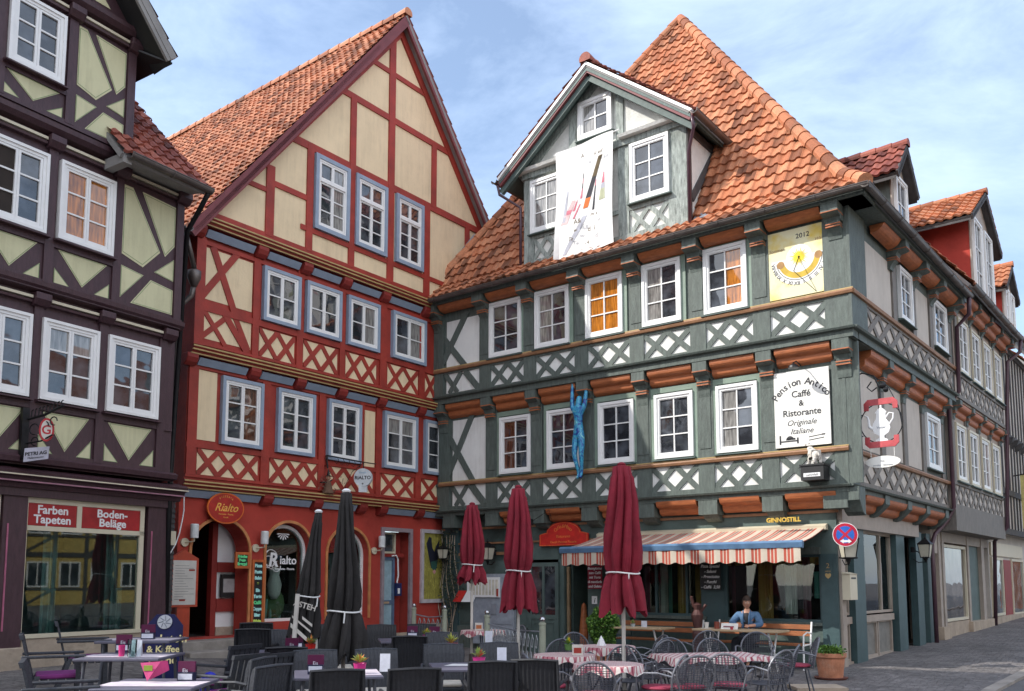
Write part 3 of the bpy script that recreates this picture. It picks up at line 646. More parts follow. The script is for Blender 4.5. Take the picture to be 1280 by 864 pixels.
# open door leaf and doorway
lf = empty('x'); D.objects.remove(lf)
def leaf(F, house, u0, u1, z0, z1, off, m_, glassm='clear'):
    mb = MB(); F.ring(mb, u0, u1, z0, z1, .09, off, off+.05); F.box(mb, u0+.09, u1-.09, z0+.75, z0+.85, off, off+.05); F.box(mb, (u0+u1)/2-.03, (u0+u1)/2+.03, z0+.85, z1-.09, off, off+.05)
    F.box(mb, u0+.09, u1-.09, z0+.09, z0+.75, off+.005, off+.03); F.ring(mb, u0+.15, u1-.15, z0+.16, z0+.68, .02, off+.03, off+.045)
    d = mb.build('door', m_, house); p = MB(); F.box(p, u0+.07, u1-.07, z0+.83, z1-.07, off+.018, off+.026); p.build('pane', M['glass'] if glassm != 'clear' else M['clear'], d); return d
leaf(GF, gh, 6.16, 7.0, 0.02, 2.05, 0.02, M['green2'], 'g')
# left part: panelling, ledges
lp = MB(); lp.cm = 0; GF.box(lp, 7.05, 9.17, 2.25, 2.32, .003, .04, 1); GF.box(lp, 7.05, 9.17, 1.72, 1.76, .003, .03); GF.box(lp, 7.05, 9.17, -.2, .55, .003, .07); GF.box(lp, 4.95, 9.17, 2.52, 2.56, .003, .05, 1)
for z in (.62, .95, 1.3): GF.box(lp, 7.1, 9.1, z, z+.012, .003, .02)
GF.box(lp, 4.95, 4.35, .5, 2.0, .004, .02)
lp.build('panelling', [M['green'], M['brown']], gh)
# ---- side porch
for a, b_ in ((0.80, 1.42), (3.55, 4.15), (5.05, 5.55), (5.98, 6.3)): sp = MB(); EF.box(sp, a, b_, -0.3, 2.75, -.12, .03); sp.build('column', M['teal'], gh)
sp = MB(); EF.box(sp, 0.04, 0.24, -0.3, 2.75, -.3, .05); EF.box(sp, .04, 5.1, 2.62, 3.2, -.25, .10); EF.box(sp, .0, 5.2, 2.98, 3.04, .1, .16); EF.box(sp, 4.15, 4.3, -.3, 2.62, -.3, -.05); EF.box(sp, 5.55, 5.95, .3, 2.75, -.3, -.1); EF.box(sp, 6.3, 6.85, 2.3, 3.2, -.25, .05); EF.box(sp, 6.3, 6.85, -.3, 3.2, -.4, -.25)
sp.build('lintel', M['beige'], gh)
sp = MB()
for a, b_ in ((.24, .80), (1.42, 3.45)):
    EF.box(sp, a, b_, -.2, .92, -.16, -.12, 1); EF.box(sp, a, b_, -.25, .12, -.14, -.04, 0); EF.box(sp, a, b_, .82, .95, -.14, -.04, 0)
    n = 1 if b_-a < 1 else 2
    for i in range(n): EF.ring(sp, a+(b_-a)*i/n+.03, a+(b_-a)*(i+1)/n-.03, .12, .84, .05, -.12, -.08, 0)
sp.build('parapet', [M['beige'], mat('warm grey panel', (.20, .19, .17), .6)], gh)
shopwin(EF, gh, .24, .80, .98, 2.62, -.12, M['beige']); shopwin(EF, gh, 1.42, 3.55, .98, 2.62, -.12, M['beige'], mull=(2.85,))
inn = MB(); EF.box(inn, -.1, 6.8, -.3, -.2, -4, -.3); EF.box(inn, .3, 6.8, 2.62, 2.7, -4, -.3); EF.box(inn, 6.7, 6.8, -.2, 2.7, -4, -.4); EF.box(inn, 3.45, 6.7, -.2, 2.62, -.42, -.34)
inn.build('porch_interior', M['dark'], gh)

# ---- roof
EZ = 8.50
A = GF.P(W9+.05, EZ+.03, 1.02); B = GF.P(-1.02, EZ+.03, 1.02); C1 = EF.P(6.9, EZ+.03, 1.02)
A2 = GF.P(W9-.2, 8.98, .50); B2 = GF.P(-0.50, 8.98, .50); AP = GF.P(4.72, 16.45, -3.68)
AL = GF.P(W9-.2, 9.25, .12)
def plane_poly(name, mats, par, O, du, pts, **k):
    n = (pts[1]-pts[0]).cross(pts[2]-pts[0]).normalized(); du = Vector(du).normalized(); ds = n.cross(du); 
    if ds.z < 0: ds = -ds
    return tiled(name, mats, par, O, du, ds, [((p-O).dot(du), (p-O).dot(ds)) for p in pts], **k)
TM = [M['tile'], M['soffit']]
plane_poly('roof', TM, gh, B, -GF.d*-1, [A, B, B2, A2])
# hip line from A2 up to the apex stays above the neighbour's wall
plane_poly('roof', TM, gh, B2, GF.d, [A2, B2, AP])
C2 = EF.P(6.9, 8.98, .50); CR = AP + EF.d*9
plane_poly('roof', [M['tile2'], M['soffit']], gh, B, EF.d, [B, C1, C2, B2]); plane_poly('roof', [M['tile2'], M['soffit']], gh, B2, EF.d, [B2, C2, CR, AP])
WB = A2 + EF.d*9
mb = MB(); mb.prism([A2, AP, CR, WB], (0, 0, -.15)); mb.build('roof', M['tile2'], gh)
mb = MB(); ridge_caps(mb, B+Vector((0, 0, .03)), B2+Vector((0, 0, .05)), .13, .36); ridge_caps(mb, B2+Vector((0, 0, .05)), AP+Vector((0, 0, .05)), .13, .36); ridge_caps(mb, A2+Vector((0, 0, .05)), AP+Vector((0, 0, .05)), .12, .36); ridge_caps(mb, AP, CR, .13, .36)
mb.build('ridge_tiles', M['tile'], gh, recalc=False)
mb = MB(); mb.prism([A, B, GF.P(-.35, EZ+.02, .35), GF.P(W9, EZ+.02, .35)], (0, 0, -.05)); mb.build('soffit', M['green2'], gh)
mb = MB(); mb.prism([B, C1, EF.P(6.9, EZ+.02, .35), EF.P(-.35, EZ+.02, .35)], (0, 0, -.05)); mb.build('soffit', M['green2'], gh)
gutter('gutter', M['zinc'], gh, GF.P(W9+.1, EZ-.02, 1.10), GF.P(-1.12, EZ-.02, 1.10), GF.n); gutter('gutter', M['zinc'], gh, EF.P(-1.12, EZ-.02, 1.10), EF.P(6.7, EZ-.02, 1.10), EF.n)
mb = MB(); mb.tube([EF.P(6.55, EZ-.1, 1.1), EF.P(6.7, EZ-.45, 1.05), EF.P(6.8, EZ-.7, .75), EF.P(6.8, 6.2, .72), EF.P(6.8, 5.9, .48), EF.P(6.8, 3.4, .48), EF.P(6.78, 3.05, .3), EF.P(6.3, 2.75, .15), EF.P(6.1, 2.5, .12), EF.P(6.1, 0, .12)], .05, 10)
mb.build('downpipe', M['pipe'], gh, smooth=True)
mb = MB(); mb.prism([GF.P(W9+.15, 8.55, 1.1), GF.P(W9-.1, 8.55, 1.1), GF.P(W9-.35, 9.4, .1), GF.P(W9-.1, 9.4, .1)], GF.n*.02+Vector((0, 0, .06))); mb.prism([GF.P(W9-.1, 9.4, .1), GF.P(W9-.35, 9.4, .1), GF.P(W9-1.1, 10.5, -.35), GF.P(W9-.85, 10.5, -.35)], GF.n*.02+Vector((0, 0, .06)))
mb.build('flashing', M['lead'], gh)

# ---- the big dormer of the front
DO = 0.62
dm = MB(); u0, u1 = 2.50, 6.66
GF.poly(dm, [(u0, 8.7), (u1, 8.7), (u1, 10.95), (4.6, 12.68), (u0, 10.95)], DO-3.2, DO)
dm.build('dormer_wall', M['weatherw'], gh)
dt = MB()
for u, wd in ((2.72, .22), (6.52, .14), (4.0, .13), (5.62, .1)): GF.box(dt, u-wd, u+wd, 8.62, 10.95, DO-.01, DO+.05)
GF.box(dt, u0-.02, u1+.02, 10.93, 11.10, DO, DO+.10); GF.box(dt, u0, u1, 8.55, 8.95, DO, DO+.06); GF.box(dt, u0, u1, 9.46, 9.55, DO, DO+.045)
for u in (5.3, 4.08): GF.box(dt, u-.09, u+.09, 11.1, 12.2, DO, DO+.045)
GF.beam(dt, (u1+.1, 11.0), (4.6, 12.72), .2, DO, DO+.055); GF.beam(dt, (u0-.1, 11.0), (4.6, 12.72), .2, DO, DO+.053)
for a, b_ in ((5.62, 6.42), (2.95, 3.85)): lattice(GF, dt, a, b_, 8.95, 9.46, 2, .10, DO, DO+.035)
# right cheek
dt.build('dormer_frame', M['weather'], gh)
ck = MB(); n_ = -GF.d
def cheek(mb, u, sgn):
    for p, q in (((DO-.0, 8.8), (DO-.0, 10.9)), ((DO-.1, 10.85), (DO-2.5, 10.85)), ((DO-.1, 9.4), (DO-1.3, 10.9))):
        a = GF.P(u, p[1], p[0]); b_ = GF.P(u, q[1], q[0]); d = (b_-a).normalized(); s_ = d.cross(GF.d).normalized()*.08
        mb.prism([a+s_, a-s_, b_-s_, b_+s_], GF.d*sgn*.035)
cheek(ck, u0, -1); ck.build('cheek_timber', M['slate'], gh)
# windows: casement pair, top window
window(GF, gh, 5.56, 6.45, 9.58, 10.84, DO+.03, cw=.065, sashes=1, rows=3, cols=2, glass='cur_wh'); window(GF, gh, 2.90, 3.82, 9.60, 10.90, DO+.03, cw=.065, sashes=1, rows=3, cols=2, glass='glass2'); window(GF, gh, 4.25, 5.12, 11.40, 12.28, DO+.03, cw=.07, sashes=1, rows=2, cols=2)
# dormer roof: two slopes
for s_, ue in ((1, 7.12), (-1, 2.2)):
    f0 = GF.P(ue, 10.99, DO+.45); f1 = GF.P(4.66, 12.93, DO+.45)
    bk = GF.n*-4.6
    plane_poly('dormer_roof', [M['tile3'], M['soffit']], gh, f0, GF.n, [f0+bk, f0, f1, f1+bk])
mb = MB(); ridge_caps(mb, GF.P(4.66, 12.97, DO+.48), GF.P(4.66, 12.97, -4), .13, .38); mb.build('ridge_tiles', M['tile3'], gh, recalc=False)
vg = MB()
for z_, w_, o_, mi in ((.02, .055, .47, 0), (-.09, .15, .43, 1), (-.26, .14, .36, 2)):
    vg.cm = mi; GF.beam(vg, (7.12, 10.93+z_), (4.66, 12.87+z_), w_, DO+o_-.09, DO+o_); GF.beam(vg, (2.2, 10.93+z_), (4.66, 12.87+z_), w_, DO+o_-.09, DO+o_-.002)
vg.build('bargeboard', [M['wframe'], M['redroofboard'], M['green2']], gh)
mb = MB(); f0 = GF.P(7.4, 10.6, DO+.4); 
for ue, ze in ((7.10, 10.90), (2.22, 10.90)):
    mb.prism([GF.P(ue, ze, DO+.44), GF.P(4.66, 12.80, DO+.44), GF.P(4.66, 12.72, DO+.44), GF.P(ue, ze-.08, DO+.44)], -GF.n*3.4)
mb.build('dormer_soffit', M['green2'], gh)
for a, b_ in ((2.3, 4.02), (5.6, 7.0)): cr_ = MB(); GF.prof(cr_, a, b_, [(DO, 11.06), (DO+.22, 11.06), (DO+.25, 11.12), (DO, 11.15)]); cr_.build('cornice', M['weatherw'], gh)
gutter('gutter', M['zinc'], gh, GF.P(2.12, 10.93, DO+.5), GF.P(2.12, 10.93, -1.6), -GF.d); gutter('gutter', M['zinc'], gh, GF.P(7.2, 10.93, DO+.5), GF.P(7.2, 10.93, -.8), GF.d)
for u, ub, ze in ((2.44, 2.2, 10.9), (6.72, 7.15, 10.88)):
    mb = MB(); mb.tube([GF.P(ub, ze-.05, DO+.42), GF.P(ub, ze-.25, DO+.35), GF.P(u, ze-.6, DO+.1), GF.P(u, 8.7, DO+.1)], .035, 8); mb.build('downpipe', M['pipe'], gh, smooth=True)
mb = MB(); mb.prism([GF.P(2.42, 8.8, DO-.05), GF.P(2.1, 8.8, DO-.05), GF.P(2.1, 11.0, -1.45), GF.P(2.42, 11.0, -1.45)], GF.n*.06+Vector((0, 0, .1))); mb.build('flashing', M['lead'], gh)
# two snow hooks in the tiles
for u, z, o_ in ((4.1, 13.6, -1.75), (1.7, 10.9, -.62)):
    pass
# ---- little street dormer of the green house
def side_dormer(house, F, u0, u1, zb, ze, zr, off, depth, wallm, tm, roofw=.35, win=2, front='beige', over=.45):
    um = (u0+u1)/2
    mb = MB(); F.poly(mb, [(u0, zb), (u1, zb), (u1, ze), (um, zr-.1), (u0, ze)], off-depth, off); mb.build('dormer_wall', [M[wallm]], house)
    mb = MB(); F.poly(mb, [(u0-.01, zb), (u1+.01, zb), (u1+.01, ze), (um, zr-.1), (u0-.01, ze)], off, off+.03); mb.build('dormer_front', [M[front]], house)
    k = (zr-ze)/((u1-u0)/2)
    for s_ in (-1, 1):
        e = F.P(um+s_*((u1-u0)/2+roofw), ze-k*roofw, off+over); r_ = F.P(um, zr, off+over); bk = F.n*-(depth+over)
        plane_poly('dormer_roof', [tm, M['slate']], house, e, F.n, [e+bk, e, r_, r_+bk])
        b2 = MB(); F.beam(b2, (um+s_*((u1-u0)/2+roofw), ze-k*roofw-.06), (um, zr-.06), .16, off+over-.04, off+over); b2.build('bargeboard', M['slate'], house)
        b3 = MB(); b3.prism([F.P(um+s_*((u1-u0)/2+roofw), ze-k*roofw-.1, off+over-.05), F.P(um, zr-.12, off+over-.05), F.P(um, zr-.16, off+over-.05), F.P(um+s_*((u1-u0)/2+roofw), ze-k*roofw-.14, off+over-.05)], -F.n*(depth*.6)); b3.build('dormer_soffit', M['slate'], house)
    mb = MB(); ridge_caps(mb, F.P(um, zr+.03, off+over), F.P(um, zr+.03, off-depth), .11, .36); mb.build('ridge_tiles', tm, house, recalc=False)
    for i in range(win):
        a = u0+(u1-u0)*(i+.12)/win; b_ = u0+(u1-u0)*(i+.88)/win
        window(F, house, a, b_, zb+.25, ze-.12, off+.03, cw=.06, sashes=1, rows=3, cols=2, glass='glass2')
side_dormer(gh, EF, 3.33, 4.47, 8.7, 10.72, 11.35, .30, 3.2, 'green', M['tile3'], win=1, front='beige', roofw=.25, over=.25)
# ================================================================== RED HOUSE
rh = empty('half_timbered_house', RF.P(-3, 0, -3), 0, 'red half-timbered gabled house with cream panels, blue window casings and an arched entrance', 'house')
RL, RRt = -7.33, 3.1
wl = MB()
def rbody(z0, z1, off, u0=RL, u1=RRt, m=0):
    wl.cm = m; RF.box(wl, u0, u1, z0, z1, off-12.5, off)
rbody(3.50, 5.97, .12); rbody(5.97, 8.45, .25)
wl.cm = 0; RF.poly(wl, [(RL-.05, 8.45), (RRt, 8.45), (-2.10, 15.10)], .37-12.5, .37)
wl.build('wall', [M['red']], rh)
# gable infill + frame
gp = MB(); G_ = .37
def gable_u(z, s): return -2.10+s*(15.10-z)/(6.65/5.22)
cr_poly = [(RL+.3, 8.62), (RRt-.3, 8.62), (-2.10, 14.95)]
RF.poly(gp, cr_poly, G_, G_+.008)
def panel(a, b_, z0, z1, off): RF.box(gp, a, b_, z0, z1, off, off+.008)
for a, b_, z0, z1 in ((-7.10, -6.70, 4.28, 5.62), (-2.82, -2.50, 4.2, 5.52)): panel(a, b_, z0, z1, .12)
latB = [(-7.08, -5.71, 3), (-5.42, -4.13, 3), (-3.88, -2.55, 3), (-2.28, -1.20, 2), (-.92, .15, 2)]
latA = [(-5.86, -4.98, 2), (-4.74, -3.80, 2), (-3.55, -2.62, 2), (-2.25, -1.22, 2), (-.98, -.2, 2)]
for a, b_, n in latB: panel(a, b_, 3.62, 4.11, .12)
for a, b_, n in latA: panel(a, b_, 6.13, 6.70, .25)
panel(-7.12, -6.06, 6.97, 7.98, .25); panel(-7.14, -6.06, 6.20, 6.78, .25)
gp.build('infill_panel', M['cream'], rh)
tf = MB()
for a, b_, n in latB: lattice(RF, tf, a, b_, 3.62, 4.11, n, .10, .125, .15)
for a, b_, n in latA: lattice(RF, tf, a, b_, 6.13, 6.70, n, .10, .255, .28)
# wild-man panel at the left of the upper storey
RF.beam(tf, (-6.98, 8.02), (-6.42, 6.75), .14, .25, .283); RF.beam(tf, (-7.22, 6.95), (-6.45, 8.05), .13, .25, .280)
RF.beam(tf, (-6.70, 6.78), (-6.15, 6.12), .14, .25, .283); RF.beam(tf, (-7.2, 6.82), (-6.65, 6.15), .10, .25, .279); RF.beam(tf, (-7.2, 6.2), (-6.55, 6.8), .10, .25, .277); RF.beam(tf, (-6.45, 6.8), (-6.12, 6.18), .12, .25, .275)
def frame_v(lst, off):
    for u, w_, z0, z1 in lst: RF.box(tf, u-w_/2, u+w_/2, z0, z1, off-.01, off+.042)
def frame_h(lst, off):
    for z, w_, a, b_ in lst: RF.box(tf, a, b_, z-w_/2, z+w_/2, off-.01, off+.036)
frame_v([(-7.22, .2, 3.6, 5.9), (-5.56, .2, 3.55, 5.75), (-4.1, .16, 3.55, 5.75), (-2.92, .12, 4.1, 5.75), (-2.42, .12, 3.55, 5.75), (-1.06, .2, 3.55, 5.75)], .12)
frame_h([(4.17, .10, RL, .3), (3.585, .06, RL, .3), (5.66, .06, RL, .3)], .12)
frame_v([(-7.24, .2, 6.05, 8.3), (-5.97, .15, 6.05, 8.2), (-4.86, .16, 6.05, 8.2), (-3.68, .14, 6.05, 8.2), (-2.42, .2, 6.05, 8.2), (-1.1, .2, 6.05, 8.2)], .25)
frame_h([(6.79, .12, RL, .3), (6.09, .06, RL, .3), (8.06, .08, RL, .3)], .25)
# gable frame
def rail(z, w_, s0=-1, s1=1): RF.box(tf, gable_u(z, -1) if s0 == -1 else s0, gable_u(z, 1) if s1 == 1 else s1, z-w_/2, z+w_/2, G_, G_+.040)
rail(8.58, .14); rail(9.08, .11, -5.0, 1); rail(10.93, .17); rail(12.62, .15); rail(13.78, .12); rail(9.55, .1, gable_u(9.5, -1), -5.8)
rail(9.75, .12, -5.8, -4.7)
for u, w_, z0, z1 in ((-5.80, .20, 8.6, 10.1), (-4.78, .17, 8.6, 10.95), (-3.58, .17, 8.6, 12.6), (-2.36, .2, 8.6, 14.8), (-1.10, .2, 8.6, 11.0), (-.86, .17, 10.95, 12.6), (.45, .17, 8.6, 10.95), (1.6, .17, 8.6, 10.3)):
    RF.box(tf, u-w_/2, u+w_/2, z0, z1, G_, G_+.046)
RF.beam(tf, (RL+.05, 8.52), (-2.10, 15.02), .26, G_, G_+.06); RF.beam(tf, (RRt-.1, 8.55), (-2.10, 15.02), .26, G_, G_+.058)
tf.build('timber_frame', M['red'], rh)
mo = MB()
for z, off in ((3.45, .12), (5.97, .25), (8.46, .37)):
    mo.cm = 0; RF.prof(mo, RL-.06, RRt, [(off-.1, z-.12), (off+.05, z-.12), (off+.09, z-.06), (off+.14, z), (off+.14, z+.04), (off-.1, z+.07)])
    mo.cm = 1; RF.box(mo, RL-.07, RRt, z-.055, z-.03, off+.1, off+.135); RF.box(mo, RL-.07, RRt, z+.008, z+.036, off+.13, off+.153); RF.box(mo, RL-.07, RRt, z-.12, z-.095, off+.04, off+.075)
mo.build('moulding', [M['red2'], M['gold']], rh)
bp = MB(); hd = MB()
for z, off, cuts in ((3.26, .0, [-7.45, -5.45, -4.15, -2.85, -2.2, -.95, .4]), (5.76, .12, [-7.35, -5.93, -4.78, -3.62, -2.40, -1.05, .2]), (8.23, .25, [-7.35, -5.93, -4.78, -3.66, -2.45, -1.05, .2])):
    for i, (a, b_) in enumerate(zip(cuts[:-1], cuts[1:])):
        if z < 4 and i == 3: continue
        q = MB(); RF.prof(q, a+.17, b_-.17, [(off+.02, z-.06), (off+.07, z-.075), (off+.16, z+.05), (off+.12, z+.07), (off+.02, z+.03)]); q.build('blue_plate', M['blue'], rh)
    for c in cuts[:-1]:
        q = MB(); RF.prof(q, c-.12, c+.12, [(off-.02, z-.10), (off+.08, z-.12), (off+.16, z-.06), (off+.20, z+.02), (off+.20, z+.10), (off-.02, z+.10)]); bev(q.build('joist_head', M['red2'], rh), .012)
# windows
for a, b_ in ((-6.62, -5.66), (-5.30, -4.32), (-3.95, -2.98), (-2.26, -1.13), (-.86, .22)):
    window(RF, rh, a, b_, 4.25, 5.59, .12+.02, case='blue', cw=.07, sashes=2, rows=3, sill=None)
for i, (a, b_) in enumerate(((-5.83, -4.89), (-4.73, -3.75), (-3.56, -2.58), (-2.16, -1.0))):
    window(RF, rh, a, b_, 6.87, 8.0, .25+.02, case='blue', cw=.07, sashes=2, rows=2, sill=None, glass='glass2' if i % 2 else 'glass')
for a, b_ in ((-4.67, -3.69), (-3.50, -2.51), (-2.21, -1.26)):
    window(RF, rh, a, b_, 9.15, 10.83, G_+.02, case='blue', cw=.09, sashes=2, rows=3, transom=.70, sill=None)
# ground floor wall with its arches
def arch_pts(u0, u1, z0, zt, n=14, ell=1.0):
    c = (u0+u1)/2; r = (u1-u0)/2; zs = zt-r*ell
    return [(u0, z0)]+[(c-r*math.cos(PI*i/n), zs+r*ell*math.sin(PI*i/n)) for i in range(n+1)]+[(u1, z0)]
holes = [(-7.05, -5.77, .56, 2.80, .95), (-5.36, -4.20, .80, 2.83, .95), (-3.74, -2.52, .80, 2.80, .95), (-2.12, -1.12, -.1, 2.86, 0)]
gw = MB(); segs = [RL-.02]; 
def arch_fill(u0, u1, z0, zt, ell, ztop, a, b_):
    pts = arch_pts(u0, u1, z0, zt, 14, ell) if ell else [(u0, z0), (u0, zt), (u1, zt), (u1, z0)]
    for p, q in zip(pts[1:-2] if ell else [(u0, zt)], pts[2:-1] if ell else [(u1, zt)]):
        if q[0]-p[0] > 1e-5: RF.poly(gw, [p, q, (q[0], ztop), (p[0], ztop)], a, b_)
    if z0 > 0: RF.box(gw, u0, u1, -.3, z0, a, b_)
prev = RL
for u0, u1, z0, zt, ell in holes:
    RF.box(gw, prev, u0, -.3, 3.5, -.42, 0); arch_fill(u0, u1, z0, zt, ell, 3.5, -.42, 0); prev = u1
RF.box(gw, prev, RRt, -.3, 3.5, -.42, 0)
RF.box(gw, RL, RL+.3, -.3, 3.5, -12, -.42); RF.box(gw, RL+.3, -.5, 3.3, 3.5, -3, -.42)
gw.build('ground_floor_wall', M['redwall'], rh)
ar = MB()
for u0, u1, z0, zt, ell in holes[:3]:
    pts = arch_pts(u0, u1, z0+.0, zt, 20, ell); c = (u0+u1)/2
    out_ = arch_pts(u0-.055, u1+.055, z0, zt+.055, 20, ell)
    for i in range(len(pts)-1): RF.poly(ar, [pts[i], pts[i+1], out_[i+1], out_[i]], .001, .035)
ar.build('arch_trim', mat('orange line paint', (.55, .22, .08), .6), rh)
# entrance: dark passage, side wall with panels
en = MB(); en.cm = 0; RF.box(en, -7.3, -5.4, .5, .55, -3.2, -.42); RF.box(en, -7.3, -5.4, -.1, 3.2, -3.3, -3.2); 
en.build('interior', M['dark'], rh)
en = MB(); RF.box(en, -6.24, -6.12, .55, 2.78, -.66, -.52, 0); RF.box(en, -6.12, -5.42, .55, 2.78, -.62, -.55, 1); RF.box(en, -6.12, -5.42, 1.80, 2.0, -.55, -.50, 0); RF.box(en, -6.12, -5.42, 1.02, 1.28, -.55, -.50, 0); RF.box(en, -6.12, -5.42, .55, .72, -.55, -.5, 2)
RF.box(en, -6.06, -5.68, 1.30, 1.76, -.5, -.44, 3); RF.box(en, -6.02, -5.72, 1.40, 1.67, -.44, -.435, 4)
en.build('entrance_panel', [M['red2'], M['white'], M['stone'], M['black'], mat('dull paper', (.4, .38, .38), .7)], rh)
# shop windows in the arches
for u0, u1 in ((-5.36, -4.20), (-3.74, -2.52)):
    fr_ = MB(); zt = 2.80
    pts = arch_pts(u0, u1, .80, zt, 20, .95); inn_ = arch_pts(u0+.06, u1-.06, .86, zt-.06, 20, .95)
    for i in range(len(pts)-1): RF.poly(fr_, [pts[i], pts[i+1], inn_[i+1], inn_[i]], -.24, -.17)
    RF.box(fr_, u0, u1, .80, .86, -.24, -.17)
    o = fr_.build('shop_window', M['wframe'], rh); p = MB(); RF.poly(p, inn_, -.215, -.205); p.build('pane', M['clear'], o)
    b_ = MB(); RF.box(b_, u0-.2, u1+.2, .5, .55, -2.4, -.42); RF.box(b_, u0-.2, u1+.2, .5, 3.1, -2.5, -2.4); RF.box(b_, u0-.25, u0-.2, .5, 3.1, -2.4, -.42); RF.box(b_, u1+.2, u1+.25, .5, 3.1, -2.4, -.42); b_.build('interior', M['dark'], rh)
# white string of beads round the first shop window arch
bd = MB(); pts = arch_pts(-5.30, -4.26, .9, 2.74, 46, .95)
for i, p in enumerate(pts[20:-1]): bd.ball(RF.P(p[0], p[1], -.16), .018, 6, 4)
for i in range(26): bd.ball(RF.P(-2.60, .9+i*.05, -.16), .018, 6, 4); bd.ball(RF.P(-4.25, .9+i*.05, -.16), .018, 6, 4)
bd.build('bead_garland', M['white'], rh)
# side door and poster window frame
dm = MB(); RF.ring(dm, -2.14, -1.10, 0, 2.88, .09, -.02, .05); dm.build('door_casing', mat('mauve grey casing', (.30, .24, .26), .6), rh)
dm = MB(); RF.box(dm, -2.05, -1.18, .1, .2, -.4, -.2, 2); RF.ring(dm, -2.03, -1.5, 2.28, 2.78, .045, -.2, -.14, 1); RF.box(dm, -1.48, -1.2, .1, 2.8, -.35, -.28, 0); RF.box(dm, -2.05, -1.2, 2.2, 2.28, -.25, -.15, 0); dm.build('transom', [M['red2'], M['shopcream'], M['stone']], rh)
dm = MB(); RF.box(dm, -2.0, -1.5, 2.3, 2.76, -.21, -.2); dm.build('pane', M['glass'], rh)
dm = MB(); RF.ring(dm, -2.04, -1.48, .2, 2.2, .075, -.24, -.18, 0); RF.box(dm, -1.97, -1.55, 1.08, 1.18, -.23, -.18, 0); RF.box(dm, -1.97, -1.55, 1.18, 2.13, -.22, -.21, 1); RF.box(dm, -1.97, -1.55, .27, 1.08, -.22, -.2, 1); RF.box(dm, -1.86, -1.66, 1.10, 1.15, -.18, -.17, 2)
dm.build('door', [mat('slate blue door', (.10, .15, .24), .5), mat('frosted blue pane', (.32, .46, .52), .3), M['tan']], rh)
pl = MB(); RF.box(pl, -5.6, 0.0, -.3, .42, .003, .05); RF.box(pl, -.75, .1, .3, .6, .003, .06)
pl.build('plinth', M['stone'], rh)
# roof
e0 = RF.P(RL-.32, 8.10, .62); ap = RF.P(-2.10, 15.32, .62); bk = -RF.n*13.5
plane_poly('roof', [M['tile2'], M['redroofboard']], rh, e0, RF.n, [e0+bk, e0, ap, ap+bk], tw=.21, th=.28)
e1 = RF.P(RRt+.25, 8.2, .62)
plane_poly('roof', [M['tile2'], M['soffit']], rh, e1, RF.n, [e1+bk, e1, ap, ap+bk], tw=.25, th=.3, sub=4)
mb = MB(); ridge_caps(mb, ap+Vector((0, 0, .05)), ap+bk+Vector((0, 0, .05)), .12, .4); mb.build('ridge_tiles', M['tile2'], rh, recalc=False)
bb = MB(); RF.beam(bb, (RL-.34, 8.02), (-2.10, 15.20), .20, .56, .62); RF.beam(bb, (RRt+.25, 8.14), (-2.10, 15.20), .20, .558, .618)
bb.build('bargeboard', M['redroofboard'], rh)
sf = MB(); sf.prism([RF.P(RL-.30, 8.0, .6), RF.P(-2.10, 15.1, .6), RF.P(-2.10, 15.1, .36), RF.P(RL-.30, 8.0, .36)], (0, 0, .03)); sf.prism([RF.P(RRt+.2, 8.12, .6), RF.P(-2.10, 15.1, .6), RF.P(-2.10, 15.1, .36), RF.P(RRt+.2, 8.12, .36)], (0, 0, .03)); sf.build('soffit', M['soffit'], rh)
gutter('gutter', M['zinc'], rh, RF.P(RL-.42, 8.08, .66), RF.P(RL-.42, 8.08, -12), RF.d)
dp = MB(); dp.tube([RF.P(RL-.42, 8.0, .55), RF.P(RL-.3, 7.75, .5), RF.P(RL-.16, 7.4, .46)], .045, 8); dp.lathe([(.05, -.0), (.13, .18), (.13, .3), (.10, .32)], RF.P(RL-.16, 7.05, .46), 8); dp.tube([RF.P(RL-.16, 7.1, .46), RF.P(RL-.16, 6.9, .40), RF.P(RL-.35, 6.65, .3), RF.P(RL-.35, 3.0, .25), RF.P(RL-.35, 0.2, .2)], .05, 8); dp.build('downpipe', M['zinc'], rh, smooth=True)
# stone steps along the red house
sp = MB(); sp.cm = 0
for z, o_, a, b_ in ((.54, .55, -7.5, -5.55), (.38, .95, -7.6, -5.2), (.22, 1.35, -7.7, -3.6), (.08, 1.75, -7.8, -2.0)):
    RF.box(sp, a, b_, -.3, z, .055, o_)
RF.box(sp, -5.55, -2.2, -.3, .5, .055, .3)
st_ = sp.build('stone_steps', M['step']); bev(st_, .02, 2); tag(st_, 'worn stone steps leading up to the arched entrance of the red house', 'steps')

# ================================================================== AUBERGINE HOUSE
lh = empty('half_timbered_house', LF.P(-3, 0, -3), 0, 'aubergine half-timbered house with pale green panels above a paint and wallpaper shop', 'house')
LL = -7.0
wl = MB()
LF.box(wl, LL, -.28, 3.30, 5.90, -8, .25); LF.box(wl, LL, -.30, 5.90, 8.35, -8, .40); LF.box(wl, LL, -1.45, 8.35, 10.45, -8, .55)
LF.poly(wl, [(LL, 10.45), (-1.45, 10.45), (-4.6, 14.2)], -8, .66)
wl.build('wall', M['purple'], lh)
ip = MB(); ln = MB(); tf = MB()
def lpanel(pts, off):
    c = (sum(p[0] for p in pts)/len(pts), sum(p[1] for p in pts)/len(pts))
    LF.poly(ip, pts, off, off+.008)
    sh = [(c[0]+(p[0]-c[0])*.93, c[1]+(p[1]-c[1])*.93) for p in pts]
    for i in range(len(sh)): LF.beam(ip, sh[i], sh[(i+1) % len(sh)], .009, off+.008, off+.0095+.0004*i, 1)
